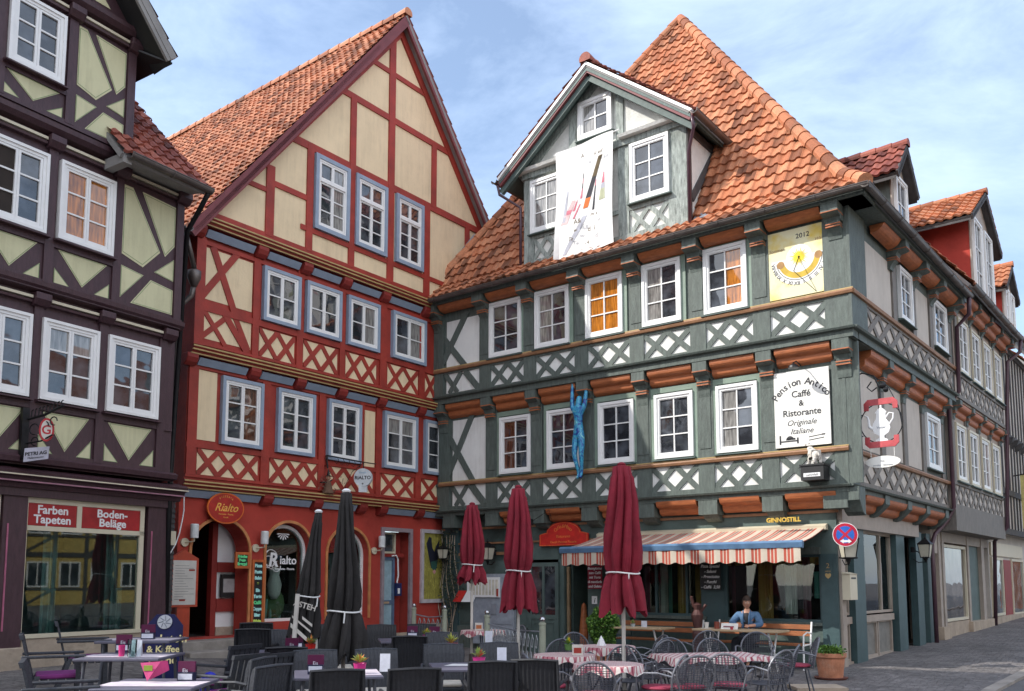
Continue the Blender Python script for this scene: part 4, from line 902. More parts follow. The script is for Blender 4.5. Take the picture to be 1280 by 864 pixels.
def vpanel(u0, u1, z0, z1, off):
    """one big hanging triangle between two small standing ones"""
    c = (u0+u1)/2; h = z1-z0; t = .11
    lpanel([(u0+.05, z1), (u1-.05, z1), (c, z0+.06)], off)
    lpanel([(u0, z0), (c-.22*(u1-u0)-.0, z0), (u0, z0+.45*h)], off); lpanel([(u1, z0), (u1, z0+.45*h), (c+.22*(u1-u0), z0)], off)
def man(u0, u1, z0, z1, off):
    w_ = u1-u0; h = z1-z0; X = lambda a: u0+a*w_; Z = lambda a: z0+a*h
    lpanel([(X(0), Z(1)), (X(.16), Z(1)), (X(.72), Z(.52)), (X(.40), Z(.34)), (X(0), Z(.40))], off)
    lpanel([(X(.34), Z(1)), (X(1), Z(.98)), (X(1), Z(.62)), (X(.82), Z(.50))], off)
    lpanel([(X(1), Z(.50)), (X(1), Z(.30)), (X(.62), Z(.33))], off)
    lpanel([(X(0), Z(.30)), (X(.42), Z(.27)), (X(0), Z(.02))], off)
    lpanel([(X(.20), Z(0)), (X(1), Z(0)), (X(1), Z(.22)), (X(.56), Z(.25))], off)
for a, b_ in ((-4.7, -3.75), (-3.6, -2.72), (-2.55, -1.72), (-1.50, -.62)): vpanel(a, b_, 3.50, 4.12, .25)
for a, b_ in ((-4.7, -3.75), (-3.62, -2.75), (-2.53, -1.64)): vpanel(a, b_, 6.05, 6.58, .40)
for a, b_ in ((-5.7, -4.6), (-4.5, -3.60), (-3.50, -2.62)): vpanel(a, b_, 8.55, 8.92, .55)
man(-1.45, -.48, 6.10, 8.02, .40); man(-2.42, -1.62, 8.55, 10.15, .55)
LF.poly(ip, [(-4.3, 10.62), (-2.0, 10.62), (-3.0, 11.7), (-4.3, 11.7)], .66, .668)
ip.build('infill_panel', [M['lime'], M['limeline']], lh)
def lpost(u, w_, z0, z1, off): LF.box(tf, u-w_/2, u+w_/2, z0, z1, off-.01, off+.04)
def lrail(z, w_, a, b_, off): LF.box(tf, a, b_, z-w_/2, z+w_/2, off-.01, off+.034)
for u in (-4.8, -3.68, -2.65, -1.61, -.52): lpost(u, .14, 3.45, 5.7, .25)
for u in (-4.8, -3.68, -2.64, -1.54, -.40): lpost(u, .14, 6.02, 8.2, .40)
for u in (-4.55, -3.56, -2.52, -1.53): lpost(u, .14, 8.5, 10.3, .55)
lrail(4.2, .12, LL, -.3, .25); lrail(6.65, .12, LL, -1.5, .40); lrail(8.97, .1, LL, -2.5, .55); lrail(3.47, .06, LL, -.3, .25); lrail(6.02, .06, LL, -.3, .4); lrail(8.5, .08, LL, -1.45, .55)
LF.beam(tf, (-2.4, 10.55), (-3.2, 11.9), .18, .66, .70)
tf.build('timber_frame', M['purple'], lh)
mo = MB()
for z, off, e in ((5.93, .25, -.28), (8.33, .40, -1.0), (10.42, .55, -1.45)):
    LF.prof(mo, LL, e+.04, [(off, z-.06), (off+.12, z-.04), (off+.19, z+.02), (off+.2, z+.09), (off+.1, z+.12), (off, z+.12)])
mo.build('moulding', M['purple'], lh)
for z, off, cuts in ((5.80, .25, [-4.8, -3.68, -2.65, -1.61, -.45]), (8.20, .40, [-4.8, -3.68, -2.64, -1.54, -.38]), (10.30, .55, [-4.6, -3.56, -2.52, -1.5])):
    for a, b_ in zip(cuts[:-1], cuts[1:]):
        q = MB(); LF.prof(q, a+.13, b_-.13, [(off, z-.035), (off+.10, z-.035), (off+.10, z+.005), (off, z+.005)], 0); LF.prof(q, a+.13, b_-.13, [(off, z-.095), (off+.08, z-.095), (off+.09, z-.06), (off, z-.045)], 1); q.build('filling_board', [M['shopcream'], M['purple']], lh)
    for c in cuts:
        q = MB(); LF.prof(q, c-.12, c+.12, [(off, z-.14), (off+.1, z-.12), (off+.17, z-.04), (off+.17, z+.06), (off, z+.06)]); bev(q.build('joist_head', M['purple'], lh), .015, 2)
for a, b_ in ((-4.6, -3.8), (-3.60, -2.76), (-2.60, -1.70), (-1.54, -.61)):
    window(LF, lh, a, b_, 4.29, 5.52, .25+.02, cw=.045, sashes=2, rows=3, sill='purple', glass='glass' if a < -2 else 'glass2')
window(LF, lh, -4.6, -3.75, 6.73, 7.95, .42, cw=.045, sashes=2, rows=3, sill='purple')
window(LF, lh, -3.62, -2.72, 6.73, 7.95, .42, cw=.045, sashes=2, rows=3, sill='purple', glass='dark', glass2='glass2')
window(LF, lh, -2.54, -1.64, 6.73, 7.96, .42, cw=.045, sashes=2, rows=3, sill='purple', glass='cur_or')
window(LF, lh, -3.48, -2.66, 9.03, 10.12, .57, cw=.045, sashes=2, rows=3, sill='purple', glass='glass2')
window(LF, lh, -4.5, -3.66, 9.03, 10.12, .57, cw=.045, sashes=2, rows=3, sill='purple')
# shop front
sf = MB()
for a, b_ in ((-2.88, -2.53), (-.52, -.12), (-5.4, -5.0)): LF.box(sf, a, b_, .3, 2.88, -.25, .06)
LF.box(sf, LL, -.06, 2.86, 3.0, -.3, .10); LF.box(sf, LL, -5.4, .3, 2.9, -.3, 0)
sf.build('pilaster', M['purple'], lh)
M['pinkl'] = mat('pink line paint', (.42, .12, .2), .5)
for a in (-2.82, -.46): pk = MB(); LF.box(pk, a, a+.022, .9, 2.45, .062, .075); pk.build('pilaster_line', M['pinkl'], lh)
co = MB()
LF.prof(co, LL, .03, [(.0, 2.98), (.14, 2.98), (.16, 3.04), (.24, 3.06), (.26, 3.12), (.33, 3.14), (.35, 3.20), (.28, 3.24), (.0, 3.30)], 0)
LF.box(co, LL, .035, 3.055, 3.075, .2, .262, 2); LF.box(co, LL, .04, 3.14, 3.158, .3, .352, 1)
LF.prof(co, LL, -.2, [(.2, 3.30), (.34, 3.33), (.36, 3.40), (.3, 3.44), (.2, 3.45)], 0)
co.build('cornice', [M['purple'], M['shopcream'], mat('pink moulding line', (.45, .22, .30), .5)], lh)
fr_ = MB(); LF.box(fr_, -2.53, -.56, 2.78, 2.86, -.05, .02); LF.box(fr_, -2.53, -.56, 2.37, 2.44, -.05, .02); LF.box(fr_, -.64, -.56, .84, 2.78, -.05, .02); LF.box(fr_, -2.53, -2.50, .84, 2.78, -.05, .02); LF.box(fr_, -1.74, -1.66, 2.44, 2.78, -.05, .018); LF.box(fr_, -2.53, -.56, .78, .84, -.05, .05)
o = fr_.build('shop_window', M['shopcream'], lh); p = MB(); LF.box(p, -2.50, -.64, .84, 2.37, -.02, -.01); p.build('pane', M['clear'], o)
fr_ = MB(); LF.box(fr_, -3.02, -2.9, .7, 2.86, -.05, .02); LF.box(fr_, -5.0, -3.02, 2.74, 2.84, -.05, .02); LF.box(fr_, -5.0, -3.02, 2.37, 2.44, -.05, .018); LF.box(fr_, -5.0, -3.02, .78, .84, -.05, .02)
o = fr_.build('shop_window', M['shopcream'], lh); p = MB(); LF.box(p, -5.0, -3.02, .84, 2.37, -.02, -.01); p.build('pane', M['clear'], o)
st_ = MB(); LF.box(st_, -2.5, .06, -.3, .78, -.3, .03); LF.box(st_, LL, -2.5, -.3, .66, -.3, .10); bev(st_.build('plinth', M['stone'], lh), .015)
i_ = MB(); LF.box(i_, LL, -.1, .2, .8, -3, -.3); LF.box(i_, LL, -.1, .8, 2.9, -3.1, -3.0); LF.box(i_, LL, -.1, 2.86, 2.9, -3, -.3); LF.box(i_, -.16, -.1, .8, 2.9, -3, -.3); i_.build('interior', mat('teal shop interior', (.05, .085, .085), .8, 2, .4, 0), lh)
i_ = MB(); drape(i_, LF, -1.95, -1.7, .8, 2.4, -.5, 0); drape(i_, LF, -.95, -.75, .8, 2.4, -.4, 0); drape(i_, LF, -2.4, -2.2, .8, 2.4, -.6, 0); drape(i_, LF, -.9, -.7, .8, 1.5, -.3, 0)
i_.build('curtain', mat('pale teal cloth', (.16, .27, .25), .9), lh)
sg = MB(); LF.box(sg, -2.50, -1.745, 2.445, 2.775, .0, .014, 0); LF.box(sg, -1.655, -.645, 2.445, 2.775, 0, .014, 0); LF.box(sg, -5, -3.03, 2.445, 2.735, 0, .014, 0)
put_text(sg, 'Farben', .175, LF.P(-2.12, 2.63, .0145), LF.d, (0, 0, 1), 1, bold=.0045); put_text(sg, 'Tapeten', .175, LF.P(-2.12, 2.485, .0145), LF.d, (0, 0, 1), 1, bold=.0045)
put_text(sg, 'Boden-', .175, LF.P(-1.14, 2.63, .0145), LF.d, (0, 0, 1), 1, bold=.0045, sx=1.05); put_text(sg, 'Beläge', .175, LF.P(-1.13, 2.485, .0145), LF.d, (0, 0, 1), 1, bold=.0045, sx=1.05)
sg.build('shop_sign', [mat('sign red', (.36, .012, .015), .5, bump=0), M['white']], lh)
# narrow board wall between the two houses
nb = MB()
for i in range(34): LF.prof(nb, -.12, .17, [(-.5, .2+i*.09), (-.16, .2+i*.09), (-.19, .295+i*.09), (-.5, .295+i*.09)])
nb.build('board_cladding', M['slate'], lh)
# roofs
e0 = LF.P(-.32, 8.22, 1.0); e1 = LF.P(-1.9, 8.22, 1.0); t0 = LF.P(-.62, 11.2, -1.8); t1 = LF.P(-1.9, 11.2, -1.8)
plane_poly('roof', [M['tile3'], M['soffit']], lh, e0, -LF.d, [e1, e0, t0, t1], tw=.2, th=.26)
sx_ = MB(); sx_.prism([LF.P(-.33, 8.20, .98), LF.P(-1.8, 8.20, .98), LF.P(-1.8, 8.3, .40), LF.P(-.33, 8.3, .40)], (0, 0, -.03)); sx_.build('soffit', M['soffit'], lh)
q = MB(); q.prism([LF.P(-1.86, 8.08, .98), LF.P(-1.72, 8.08, .98), LF.P(-1.72, 8.24, .98), LF.P(-1.86, 8.24, .98)], -LF.n*.5); LF.box(q, -.5, -.3, 8.1, 8.3, -5, .4); q.build('eave_box', M['soffit'], lh)
gutter('gutter', M['zinc'], lh, LF.P(-.28, 8.22, 1.06), LF.P(-1.8, 8.22, 1.06), LF.n)
dp = MB(); dp.tube([LF.P(-.32, 8.16, 1.04), LF.P(-.24, 7.95, .7), LF.P(-.16, 7.7, .3), LF.P(-.16, 3.4, .1), LF.P(-.05, .1, -.0)], .045, 8); dp.build('downpipe', M['iron'], lh, smooth=True)
# upper gable roof, right slope
e0 = LF.P(-1.14, 10.10, 1.15); r0 = LF.P(-4.75, 14.4, 1.15); bk = -LF.n*10
plane_poly('roof', [M['tile3'], M['soffit']], lh, e0, LF.n, [e0+bk, e0, r0, r0+bk])
bb = MB(); LF.beam(bb, (-1.18, 10.06), (-4.75, 14.31), .22, 1.09, 1.14); bb.build('bargeboard', M['soffit'], lh)
bb = MB(); bb.prism([LF.P(-1.18, 10.0, 1.1), LF.P(-4.75, 14.25, 1.1), LF.P(-4.75, 14.2, .66), LF.P(-1.18, 9.95, .66)], (0, 0, .04)); bb.prism([LF.P(-1.16, 10.0, 1.1), LF.P(-1.16, 10.0, -8), LF.P(-1.5, 10.2, -8), LF.P(-1.5, 10.2, .66)], (0, 0, .03)); bb.build('soffit', M['black'], lh)

# ================================================================== HOUSES UP THE SIDE STREET
sh = empty('half_timbered_house', EF.P(10, 0, -3), 0, 'grey-beige half-timbered house up the side street, between the corner house and the striped timber house', 'house')
S0, S1 = 6.9, 12.75
b_ = MB(); EF.box(b_, S0, S1, 3.35, 6.05, -8, .45); EF.box(b_, S0, S1, 6.05, 8.8, -8, .62); EF.box(b_, S0, S1, -.2, 3.35, -8, -.15); b_.build('wall', mat('warm grey wall', (.40, .34, .29), .8, 3, .15, .15), sh)
tf = MB(); ip = MB()
for off, z0, z1, zs, zt in ((.45, 3.5, 3.98, 4.05, 5.9), (.62, 6.2, 6.68, 6.75, 8.5)):
    ip = MB(); EF.box(ip, S0+.15, S1-.1, z0, z1, off, off+.006); ip.build('infill_panel', M['grey_inf'], sh); lattice(EF, tf, S0+.15, S1-.1, z0, z1, 10, .10, off+.002, off+.03)
    EF.box(tf, S0, S1, z1, zs, off, off+.05); EF.box(tf, S0, S1, z0-.1, z0, off, off+.05)
    for k in range(5): u = S0+.2+k*1.4; EF.box(tf, u-.1, u+.1, zs, zt, off, off+.045)
EF.box(tf, S0, S1, 2.85, 3.4, -.1, .5)
tf.build('timber_frame', M['stonet'], sh)
for k in range(4):
    u = S0+.38+k*1.4; window(EF, sh, u, u+1.05, 4.1, 5.55, .45, cw=.06, sashes=2, rows=3, glass='glass2', case='shopcream'); window(EF, sh, u, u+1.05, 6.8, 8.2, .62, cw=.06, sashes=2, rows=3, glass='glass2', case='shopcream')
for k in range(5):
    u = S0+.25+k*1.4; bracket(EF, u, .11, .66, .45, 6.05, 5.6, sh); bracket(EF, u, .11, .95, .62, 8.75, 8.2, sh)
    if k < 4:
        for z, o_ in ((6.0, .66), (8.7, .95)):
            q = MB(); EF.prof(q, u+.15, u+1.25, rolls(o_, z, o_-.26, z-.3)); q.build('carved_board', M['orange'], sh)
gutter('gutter', M['zinc'], sh, EF.P(S0-.1, 8.80, 1.15), EF.P(S1+.3, 8.80, 1.15), EF.n)
dp = MB(); dp.tube([EF.P(S1+.2, 8.75, 1.15), EF.P(S1+.25, 8.4, 1.1), EF.P(S1, 8.1, .8), EF.P(S1, 3.2, .55), EF.P(S1, 2.8, .2), EF.P(S1, .1, .1)], .055, 8); dp.build('downpipe', M['pipe'], sh, smooth=True)
e0 = EF.P(S0, 8.85, 1.1); e1 = EF.P(S1, 8.85, 1.1); r0 = EF.P(S0, 15.5, -4.5); r1 = EF.P(S1, 15.5, -4.5)
plane_poly('roof', [M['tile'], M['soffit']], sh, e0, EF.d, [e0, e1, r1, r0])
side_dormer(sh, EF, 8.5, 11.1, 8.8, 11.35, 12.2, .80, 4.2, 'redwall', M['tile'], win=2, roofw=.55, over=.22)
# shopfront of this house
sf = MB()
for a, b2 in ((6.95, 7.15), (7.30, 7.5), (9.95, 10.15), (11.65, 12.0)): EF.box(sf, a, b2, .5, 2.9, -.15, .05)
EF.box(sf, S0, S1, 2.6, 2.9, -.15, .03); sf.build('pilaster', M['beige'], sh)
sf = MB(); EF.box(sf, 7.15, 7.3, .5, 2.6, -.15, -.05); EF.box(sf, 10.15, 11.65, .55, 2.6, -.15, -.05); EF.box(sf, 12.0, 12.5, .4, 2.6, -.15, -.1); sf.build('board_panel', M['green2'], sh)
sf = MB(); EF.box(sf, 6.85, 7.55, -.2, .52, -.1, .12); EF.box(sf, 7.5, 9.95, -.2, .6, -.1, .02); EF.box(sf, 9.9, 12.6, -.2, .55, -.1, .12); sf.build('plinth', M['stone'], sh)
q = MB(); EF.ring(q, 7.55, 9.9, .62, 2.55, .07, -.08, .02); o = q.build('shop_window', M['shopcream'], sh); p = MB(); EF.box(p, 7.6, 9.85, .67, 2.5, -.05, -.03, 0); EF.box(p, 7.62, 9.83, 2.05, 2.48, -.1, -.06, 1); p.build('pane', [glass_mat('bright street reflection glass', (.05, .045, .04)), M['orange']], o, recalc=False)

th = empty('half_timbered_house', EF.P(16.5, 0, -3), 0, 'narrow house with upright timber stripes at the far right end of the street', 'house')
T0, T1 = 12.8, 20.5
b_ = MB(); EF.box(b_, T0, T1, 3.1, 9.3, -8, .30); EF.box(b_, T0, T1, -.1, 3.1, -8, 0); b_.build('wall', M['grey_inf'], th)
tf = MB()
for z0, z1 in ((3.2, 4.3), (4.45, 6.1), (6.3, 9.0)):
    for k in range(16): u = T0+.12+k*.5; EF.box(tf, u-.06, u+.06, z0, z1, .29, .335)
for z in (3.15, 4.38, 6.2, 9.1): EF.box(tf, T0, T1, z-.09, z+.09, .29, .36)
tf.build('timber_frame', M['slate'], th)
for k in range(9): q = MB(); EF.prof(q, T0+.2+k*.8, T0+.42+k*.8, [(.3, 6.12), (.55, 6.12), (.5, 5.98), (.3, 5.85)]); q.build('joist_head', M['slate'], th)
e0 = EF.P(T0, 9.2, .9); e1 = EF.P(T1, 9.2, .9); plane_poly('roof', [M['tile'], M['soffit']], th, e0, EF.d, [e0, e1, EF.P(T1, 15, -4), EF.P(T0, 15, -4)])
side_dormer(th, EF, 13.4, 15.0, 9.0, 10.75, 11.45, .65, 3, 'redwall', M['tile'], win=2, roofw=.25, over=.2)
q = MB(); EF.ring(q, 13.0, 14.6, .6, 2.35, .07, 0, .06); EF.ring(q, 16.0, 18.0, .55, 2.35, .07, 0, .06); EF.box(q, 13, 18, 2.4, 2.8, 0, .05); o = q.build('shop_window', M['shopcream'], th); bsg = glass_mat('bluish shop glass', (.07, .085, .09)); p = MB(); EF.box(p, 13.05, 14.55, .65, 2.3, .01, .02); p.build('pane', bsg, o); p = MB(); EF.box(p, 16.05, 17.95, .6, 2.3, .01, .02); p.build('pane', bsg, o)
q = MB(); EF.box(q, 14.8, 15.9, .3, 2.3, 0, .04); q.build('door', M['red2'], th)
q = MB(); EF.box(q, 12.9, 18.5, -.1, .58, 0, .07); q.build('plinth', M['stone'], th)
oh = empty('gabled_house', EF.P(27, 0, 1), 0, 'orange brick house closing the far end of the side street', 'house')
q = MB(); EF.box(q, 23, 30, 0, 8.2, -8, 1.6); q.build('wall', mat('orange brick', (.52, .17, .06), .8, 3, .2, .3), oh)
e0 = EF.P(22.5, 8.0, 2.0); e1 = EF.P(30, 8.0, 2.0); plane_poly('roof', [M['tile'], M['soffit']], oh, e0, EF.d, [e0, e1, EF.P(30, 12, -2), EF.P(22.5, 12, -2)])
for k in range(3): window(EF, oh, 24+k*2, 25+k*2, 4.5, 6, 1.62, sill=None)

# ================================================================== HOUSES ACROSS THE SQUARE (seen only in the window panes)
def opposite(o, az, wid, hgt, m1, m2, lab, roof=M['tile2']):
    F = Fr(o, az); F.n = Vector((-F.d.y, F.d.x, 0)); 
    if F.n.dot(Vector((0, 12, 0))-F.o) < 0: F.n = -F.n
    h = empty('half_timbered_house', F.P(wid/2, 0, -3), 0, lab, 'house')
    q = MB(); F.box(q, 0, wid, -.3, hgt, -8, 0); q.build('wall', m1, h); q = MB(); w_ = MB(); gl = MB()
    n = int(wid/1.5)
    for s in range(int(hgt/2.7)):
        z = s*2.7+.3
        F.box(q, 0, wid, z-.12, z+.12, 0, .05); F.box(q, 0, wid, z+.9, z+1.0, 0, .04)
        for i in range(n+1):
            u = wid*i/n; F.box(q, max(0, u-.09), min(wid, u+.09), z, z+2.6, 0, .045)
            if i < n and i % 2: F.beam(q, (u+.1, z+.1), (u+wid/n-.1, z+.9), .12, 0, .035)
            if i < n:
                F.ring(w_, u+.25, u+wid/n-.25, z+1.05, z+2.35, .08, 0, .06); F.box(w_, u+wid/n/2-.03, u+wid/n/2+.03, z+1.1, z+2.3, 0, .055); F.box(gl, u+.3, u+wid/n-.3, z+1.1, z+2.3, 0, .02)
    q.build('timber_frame', m2, h); o2 = w_.build('window', M['wframe'], h); gl.build('pane', M['glass'], o2)
    e = F.P(-.3, hgt-.1, .5); f_ = F.P(wid+.3, hgt-.1, .5); r = F.P(wid+.3, hgt+5, -4); l = F.P(-.3, hgt+5, -4)
    q = MB(); q.prism([e, f_, r, l], (0, 0, .15)); q.build('roof', roof, h)
opposite((-18, -10, 0), 82, 10, 8.2, M['cream'], M['purple'], 'cream and brown half-timbered house across the square, behind the viewer to the left')
opposite((-7, -11, 0), 90, 9, 8.6, M['white_inf'], M['slate'], 'white and black half-timbered house across the square, directly behind the viewer')
opposite((3.2, -11, 0), 84, 10, 8.2, M['lime'], M['red2'], 'pale green house with red timbers across the square, behind the viewer to the right')
opposite((22, 0, 0), 25, 11, 8.0, M['cream'], M['slate'], 'cream half-timbered house across the side street, right of the viewer', M['tile'])
opposite((27.5, 9, 0), 15, 12, 8.0, mat('ochre infill', (.55, .40, .12), .85), M['slate'], 'ochre house with dark timbers across the side street, far right', M['tile'])
# ================================================================== SIGNS, LAMPS AND OTHER THINGS FIXED TO THE HOUSES
Zv = Vector((0, 0, 1))
def one(mb, name, mats, label, cat, group=None, smooth=False, ang=None):
    o = mb.build(name, mats, smooth=smooth)
    if ang: smooth_angle(o, ang)
    return tag(o, label, cat, group)
XG = -GF.d   # reading direction on the green front
nvb = mat('intercom blue', (.012, .02, .10), .4, bump=0)
ink = mat('dark sign lettering', (.03, .03, .035), .6, bump=0)
signwhite = mat('sign board white', (.80, .79, .74), .5, 2, .05, .03)
# --- sundial
sunyel = D.materials.new('sundial yellow'); sunyel.use_nodes = True; t = sunyel.node_tree; b = t.nodes['Principled BSDF']; b.inputs['Roughness'].default_value = .8
g = nn(t, 'ShaderNodeNewGeometry'); n = nn(t, 'ShaderNodeTexNoise', i_Scale=1.8, i_Detail=5); t.links.new(g.outputs['Position'], n.inputs['Vector'])
cr = nn(t, 'ShaderNodeValToRGB'); cr.color_ramp.elements[0].color = (.76, .56, .10, 1); cr.color_ramp.elements[0].position = .30; cr.color_ramp.elements[1].color = (.80, .76, .50, 1); cr.color_ramp.elements[1].position = .46
t.links.new(n.outputs['Fac'], cr.inputs[0]); t.links.new(cr.outputs[0], b.inputs['Base Color'])
sdm = MB(); GF.box(sdm, -.40, 1.0, 6.88, 8.18, .60, .635, 0)
C = GF.P(.30, 7.62, .6355)
def disc(mb, C, X, Y, r0, r1, a0, a1, n, N, h, mi):
    vs = []
    for i in range(n+1):
        a = a0+(a1-a0)*i/n
        for rr in (r0, r1):
            for k in (0, h): vs.append(C+(X*math.cos(a)+Y*math.sin(a))*rr+N*k)
    mb.add(vs, [(4*i+1, 4*i+3, 4*i+7, 4*i+5) for i in range(n)] + [(4*i+2, 4*i, 4*i+4, 4*i+6) for i in range(n)], mi)
disc(sdm, C, XG, Zv, 0, .52, PI*1.0, PI*2.02, 28, GF.n, .001, 1); disc(sdm, C, XG, Zv, .0, .24, 0, 2*PI, 24, GF.n, .0015, 1)
disc(sdm, C, XG, Zv, .29, .40, PI*1.10, PI*1.95, 24, GF.n, .0025, 2); disc(sdm, C, XG, Zv, .425, .437, PI*1.05, PI*2.0, 30, GF.n, .0025, 3)
for a in (1.08, 1.97): disc(sdm, C+(XG*math.cos(PI*a)+Zv*math.sin(PI*a))*.36, XG, Zv, 0, .075, 0, 2*PI, 10, GF.n, .003, 5)
disc(sdm, C, XG, Zv, 0, .085, 0, 2*PI, 18, GF.n, .004, 4)
for i in range(24):
    a = 2*PI*i/24; L = .20 if i % 2 else .145; d_ = XG*math.cos(a)+Zv*math.sin(a); s_ = XG*-math.sin(a)+Zv*math.cos(a)
    sdm.add([C+d_*.085+s_*.012+GF.n*.004, C+d_*.085-s_*.012+GF.n*.004, C+d_*L+GF.n*.004], [(0, 1, 2)], 4)
nums = ['VI', 'VII', 'VIII', 'IX', 'X', 'XI', 'XII', 'I', 'II', 'III', 'IV', 'V', 'VI'][1:]
for i, s in enumerate(nums):
    a = PI*(1.06+.90*i/(len(nums)-1)); d_ = XG*math.cos(a)+Zv*math.sin(a); put_text(sdm, s, .095, C+d_*.53+GF.n*.0025, XG*-math.sin(a)+Zv*math.cos(a), -d_, 3, bold=.001)
put_text(sdm, '2012', .13, GF.P(.22, 7.98, .6365), XG, Zv, 3, bold=.001); put_text(sdm, 'Sommer', .085, GF.P(.72, 7.80, .6365), XG, Zv, 5, shear=.25); put_text(sdm, 'Winter', .085, GF.P(-.12, 7.86, .6365), XG, Zv, 5, shear=.25)
sdial = sdm.build('sundial_board', [sunyel, signwhite, mat('sundial gold band', (.62, .42, .05), .7), ink, mat('sun yellow', (.78, .60, .03), .7), mat('sundial brown', (.40, .22, .08), .7)])
tag(sdial, 'square yellow painted sundial dated 2012 with a gold hour band', 'sundial')
q = MB(); q.tube([C, C+GF.n*.30-Zv*.36-XG*.0], .008, 6); q.ball(C, .02, 8, 6); q.tube([C+GF.n*.30-Zv*.36, GF.P(.0, 6.9, .64)], .006, 5); gn = q.build('pointer', M['iron'], sdial)
# --- Pension sign
ps = MB(); GF.box(ps, -.10, .93, 4.10, 5.53, .395, .43, 0); O = lambda u, z: GF.P(u, z, .432)
arc_text(ps, 'Pension Antico', .18, O(.415, 4.74), XG, Zv, .52, 2.0, 1, bold=.003)
put_text(ps, 'Caffé', .17, O(.42, 5.03), XG, Zv, 1, bold=.003); put_text(ps, '&', .15, O(.42, 4.86), XG, Zv, 1, bold=.003); put_text(ps, 'Ristorante', .17, O(.415, 4.68), XG, Zv, 1, bold=.003)
put_text(ps, 'Originale', .15, O(.43, 4.50), XG, Zv, 1, shear=.35); put_text(ps, 'Italiane', .15, O(.43, 4.34), XG, Zv, 1, shear=.35)
for a, b_, z0, z1 in ((.85, .82, 4.16, 4.33), (.52, .49, 4.16, 4.27), (.85, .49, 4.20, 4.225), (.72, .55, 4.235, 4.27)): GF.box(ps, b_, a, z0, z1, .43, .434, 1)
disc(ps, O(.65, 4.235), XG, Zv, 0, .075, 0, PI, 12, GF.n, .002, 1)
for z in (4.27, 4.21): GF.beam(ps, (.30, z-.01), (.02, z+.02), .014, .43, .434, 1)
GF.box(ps, .0, .06, 4.275, 4.30, .43, .4335, 1)
one(ps, 'wall_sign', [signwhite, ink], 'tall white board lettered Pension Antico, Caffé and Ristorante, below the sundial', 'sign')
q = MB(); q.tube([GF.P(.42, 5.62, .38), GF.P(.42, 5.66, .62), GF.P(.42, 5.6, .78)], .012, 6); q.lathe([(.0, .0), (.09, -.06), (.10, -.10), (.0, -.1)], GF.P(.42, 5.6, .78), 12)
one(q, 'sign_lamp', M['iron'], 'small black lamp on a curved arm above the white Pension Antico board', 'lamp')
# --- banner on the dormer
M['cloth'] = mat('white banner cloth', (.80, .79, .77), .9, 2, .04, .1)
bn_ = MB(); nu, nz_ = 14, 18
def bpt(i, j, o=0):
    s, t_ = i/nu, j/nz_; u = 5.62-1.50*s-.03*math.sin(t_*3)*(1 if s < .5 else -1); z = 8.70+2.50*t_+.06*s; w_ = .03*math.sin(s*7+t_*2)+.05*math.sin(t_*5+1)*abs(s-.5)+(.10*(1-t_)**2 if i in (0,) else 0)
    return GF.P(u, z, .86+w_+o)
vs = [bpt(i, j) for j in range(nz_+1) for i in range(nu+1)]+[bpt(i, j, -.006) for j in range(nz_+1) for i in range(nu+1)]; K_ = (nu+1)*(nz_+1)
fs = [(j*(nu+1)+i, j*(nu+1)+i+1, (j+1)*(nu+1)+i+1, (j+1)*(nu+1)+i) for j in range(nz_) for i in range(nu)]
bn_.add(vs, fs+[tuple(K_+k for k in f[::-1]) for f in fs])
def bq(pts, mi):
    v = []
    for s, t_ in pts:
        i, j = s*nu, t_*nz_; i0, j0 = min(int(i), nu-1), min(int(j), nz_-1); fi, fj = i-i0, j-j0
        p = bpt(i0, j0)*(1-fi)*(1-fj)+bpt(i0+1, j0)*fi*(1-fj)+bpt(i0, j0+1)*(1-fi)*fj+bpt(i0+1, j0+1)*fi*fj; v.append(p+GF.n*.006)
    bn_.add(v, [tuple(range(len(v)))], mi)
def stroke(s0, t0, s1, t1, w0, w1, mi, n=5):
    for k in range(n):
        a, c = k/n, (k+1)/n; wa, wc = w0+(w1-w0)*a, w0+(w1-w0)*c
        sa, ta, sc_, tc_ = s0+(s1-s0)*a, t0+(t1-t0)*a, s0+(s1-s0)*c, t0+(t1-t0)*c
        bq([(sa-wa, ta), (sa+wa, ta), (sc_+wc, tc_), (sc_-wc, tc_)], mi if not isinstance(mi, (list, tuple)) else mi[min(k, len(mi)-1)])
stroke(.80, .82, .52, .40, .035, .05, [1, 1, 2, 2, 3]); stroke(.50, .72, .42, .50, .008, .022, [2, 4, 2, 4]); stroke(.86, .66, .82, .42, .006, .055, [4, 4, 5, 6]); stroke(.72, .62, .66, .36, .006, .02, [4, 2, 2]); stroke(.50, .33, .16, .02, .05, .035, [5, 5, 5]); stroke(.30, .50, .14, .30, .03, .06, [7, 7, 4, 7]); stroke(.20, .6, .14, .32, .01, .03, [5, 5]); stroke(.40, .45, .30, .33, .012, .016, [4, 4]); stroke(.66, .66, .55, .45, .006, .008, [2, 2]); stroke(.36, .5, .3, .4, .01, .02, [7, 4])
def btxt(s, size, sx_, tx, sh=0): put_text(bn_, s, size, GF.P(5.62-1.5*sx_, 8.70+2.5*tx, .96), XG, Zv, 1, shear=sh, bold=.001)
btxt('A', .12, .52, .85); btxt('ü ad', .12, .78, .84, .3); btxt('Ä&', .15, .42, .27); btxt('m s', .12, .70, .30, .2); btxt('w', .12, .38, .20, .3); btxt('d  i', .15, .66, .17); btxt('Te', .12, .30, .13, .2); btxt('- 4 -', .1, .6, .06)
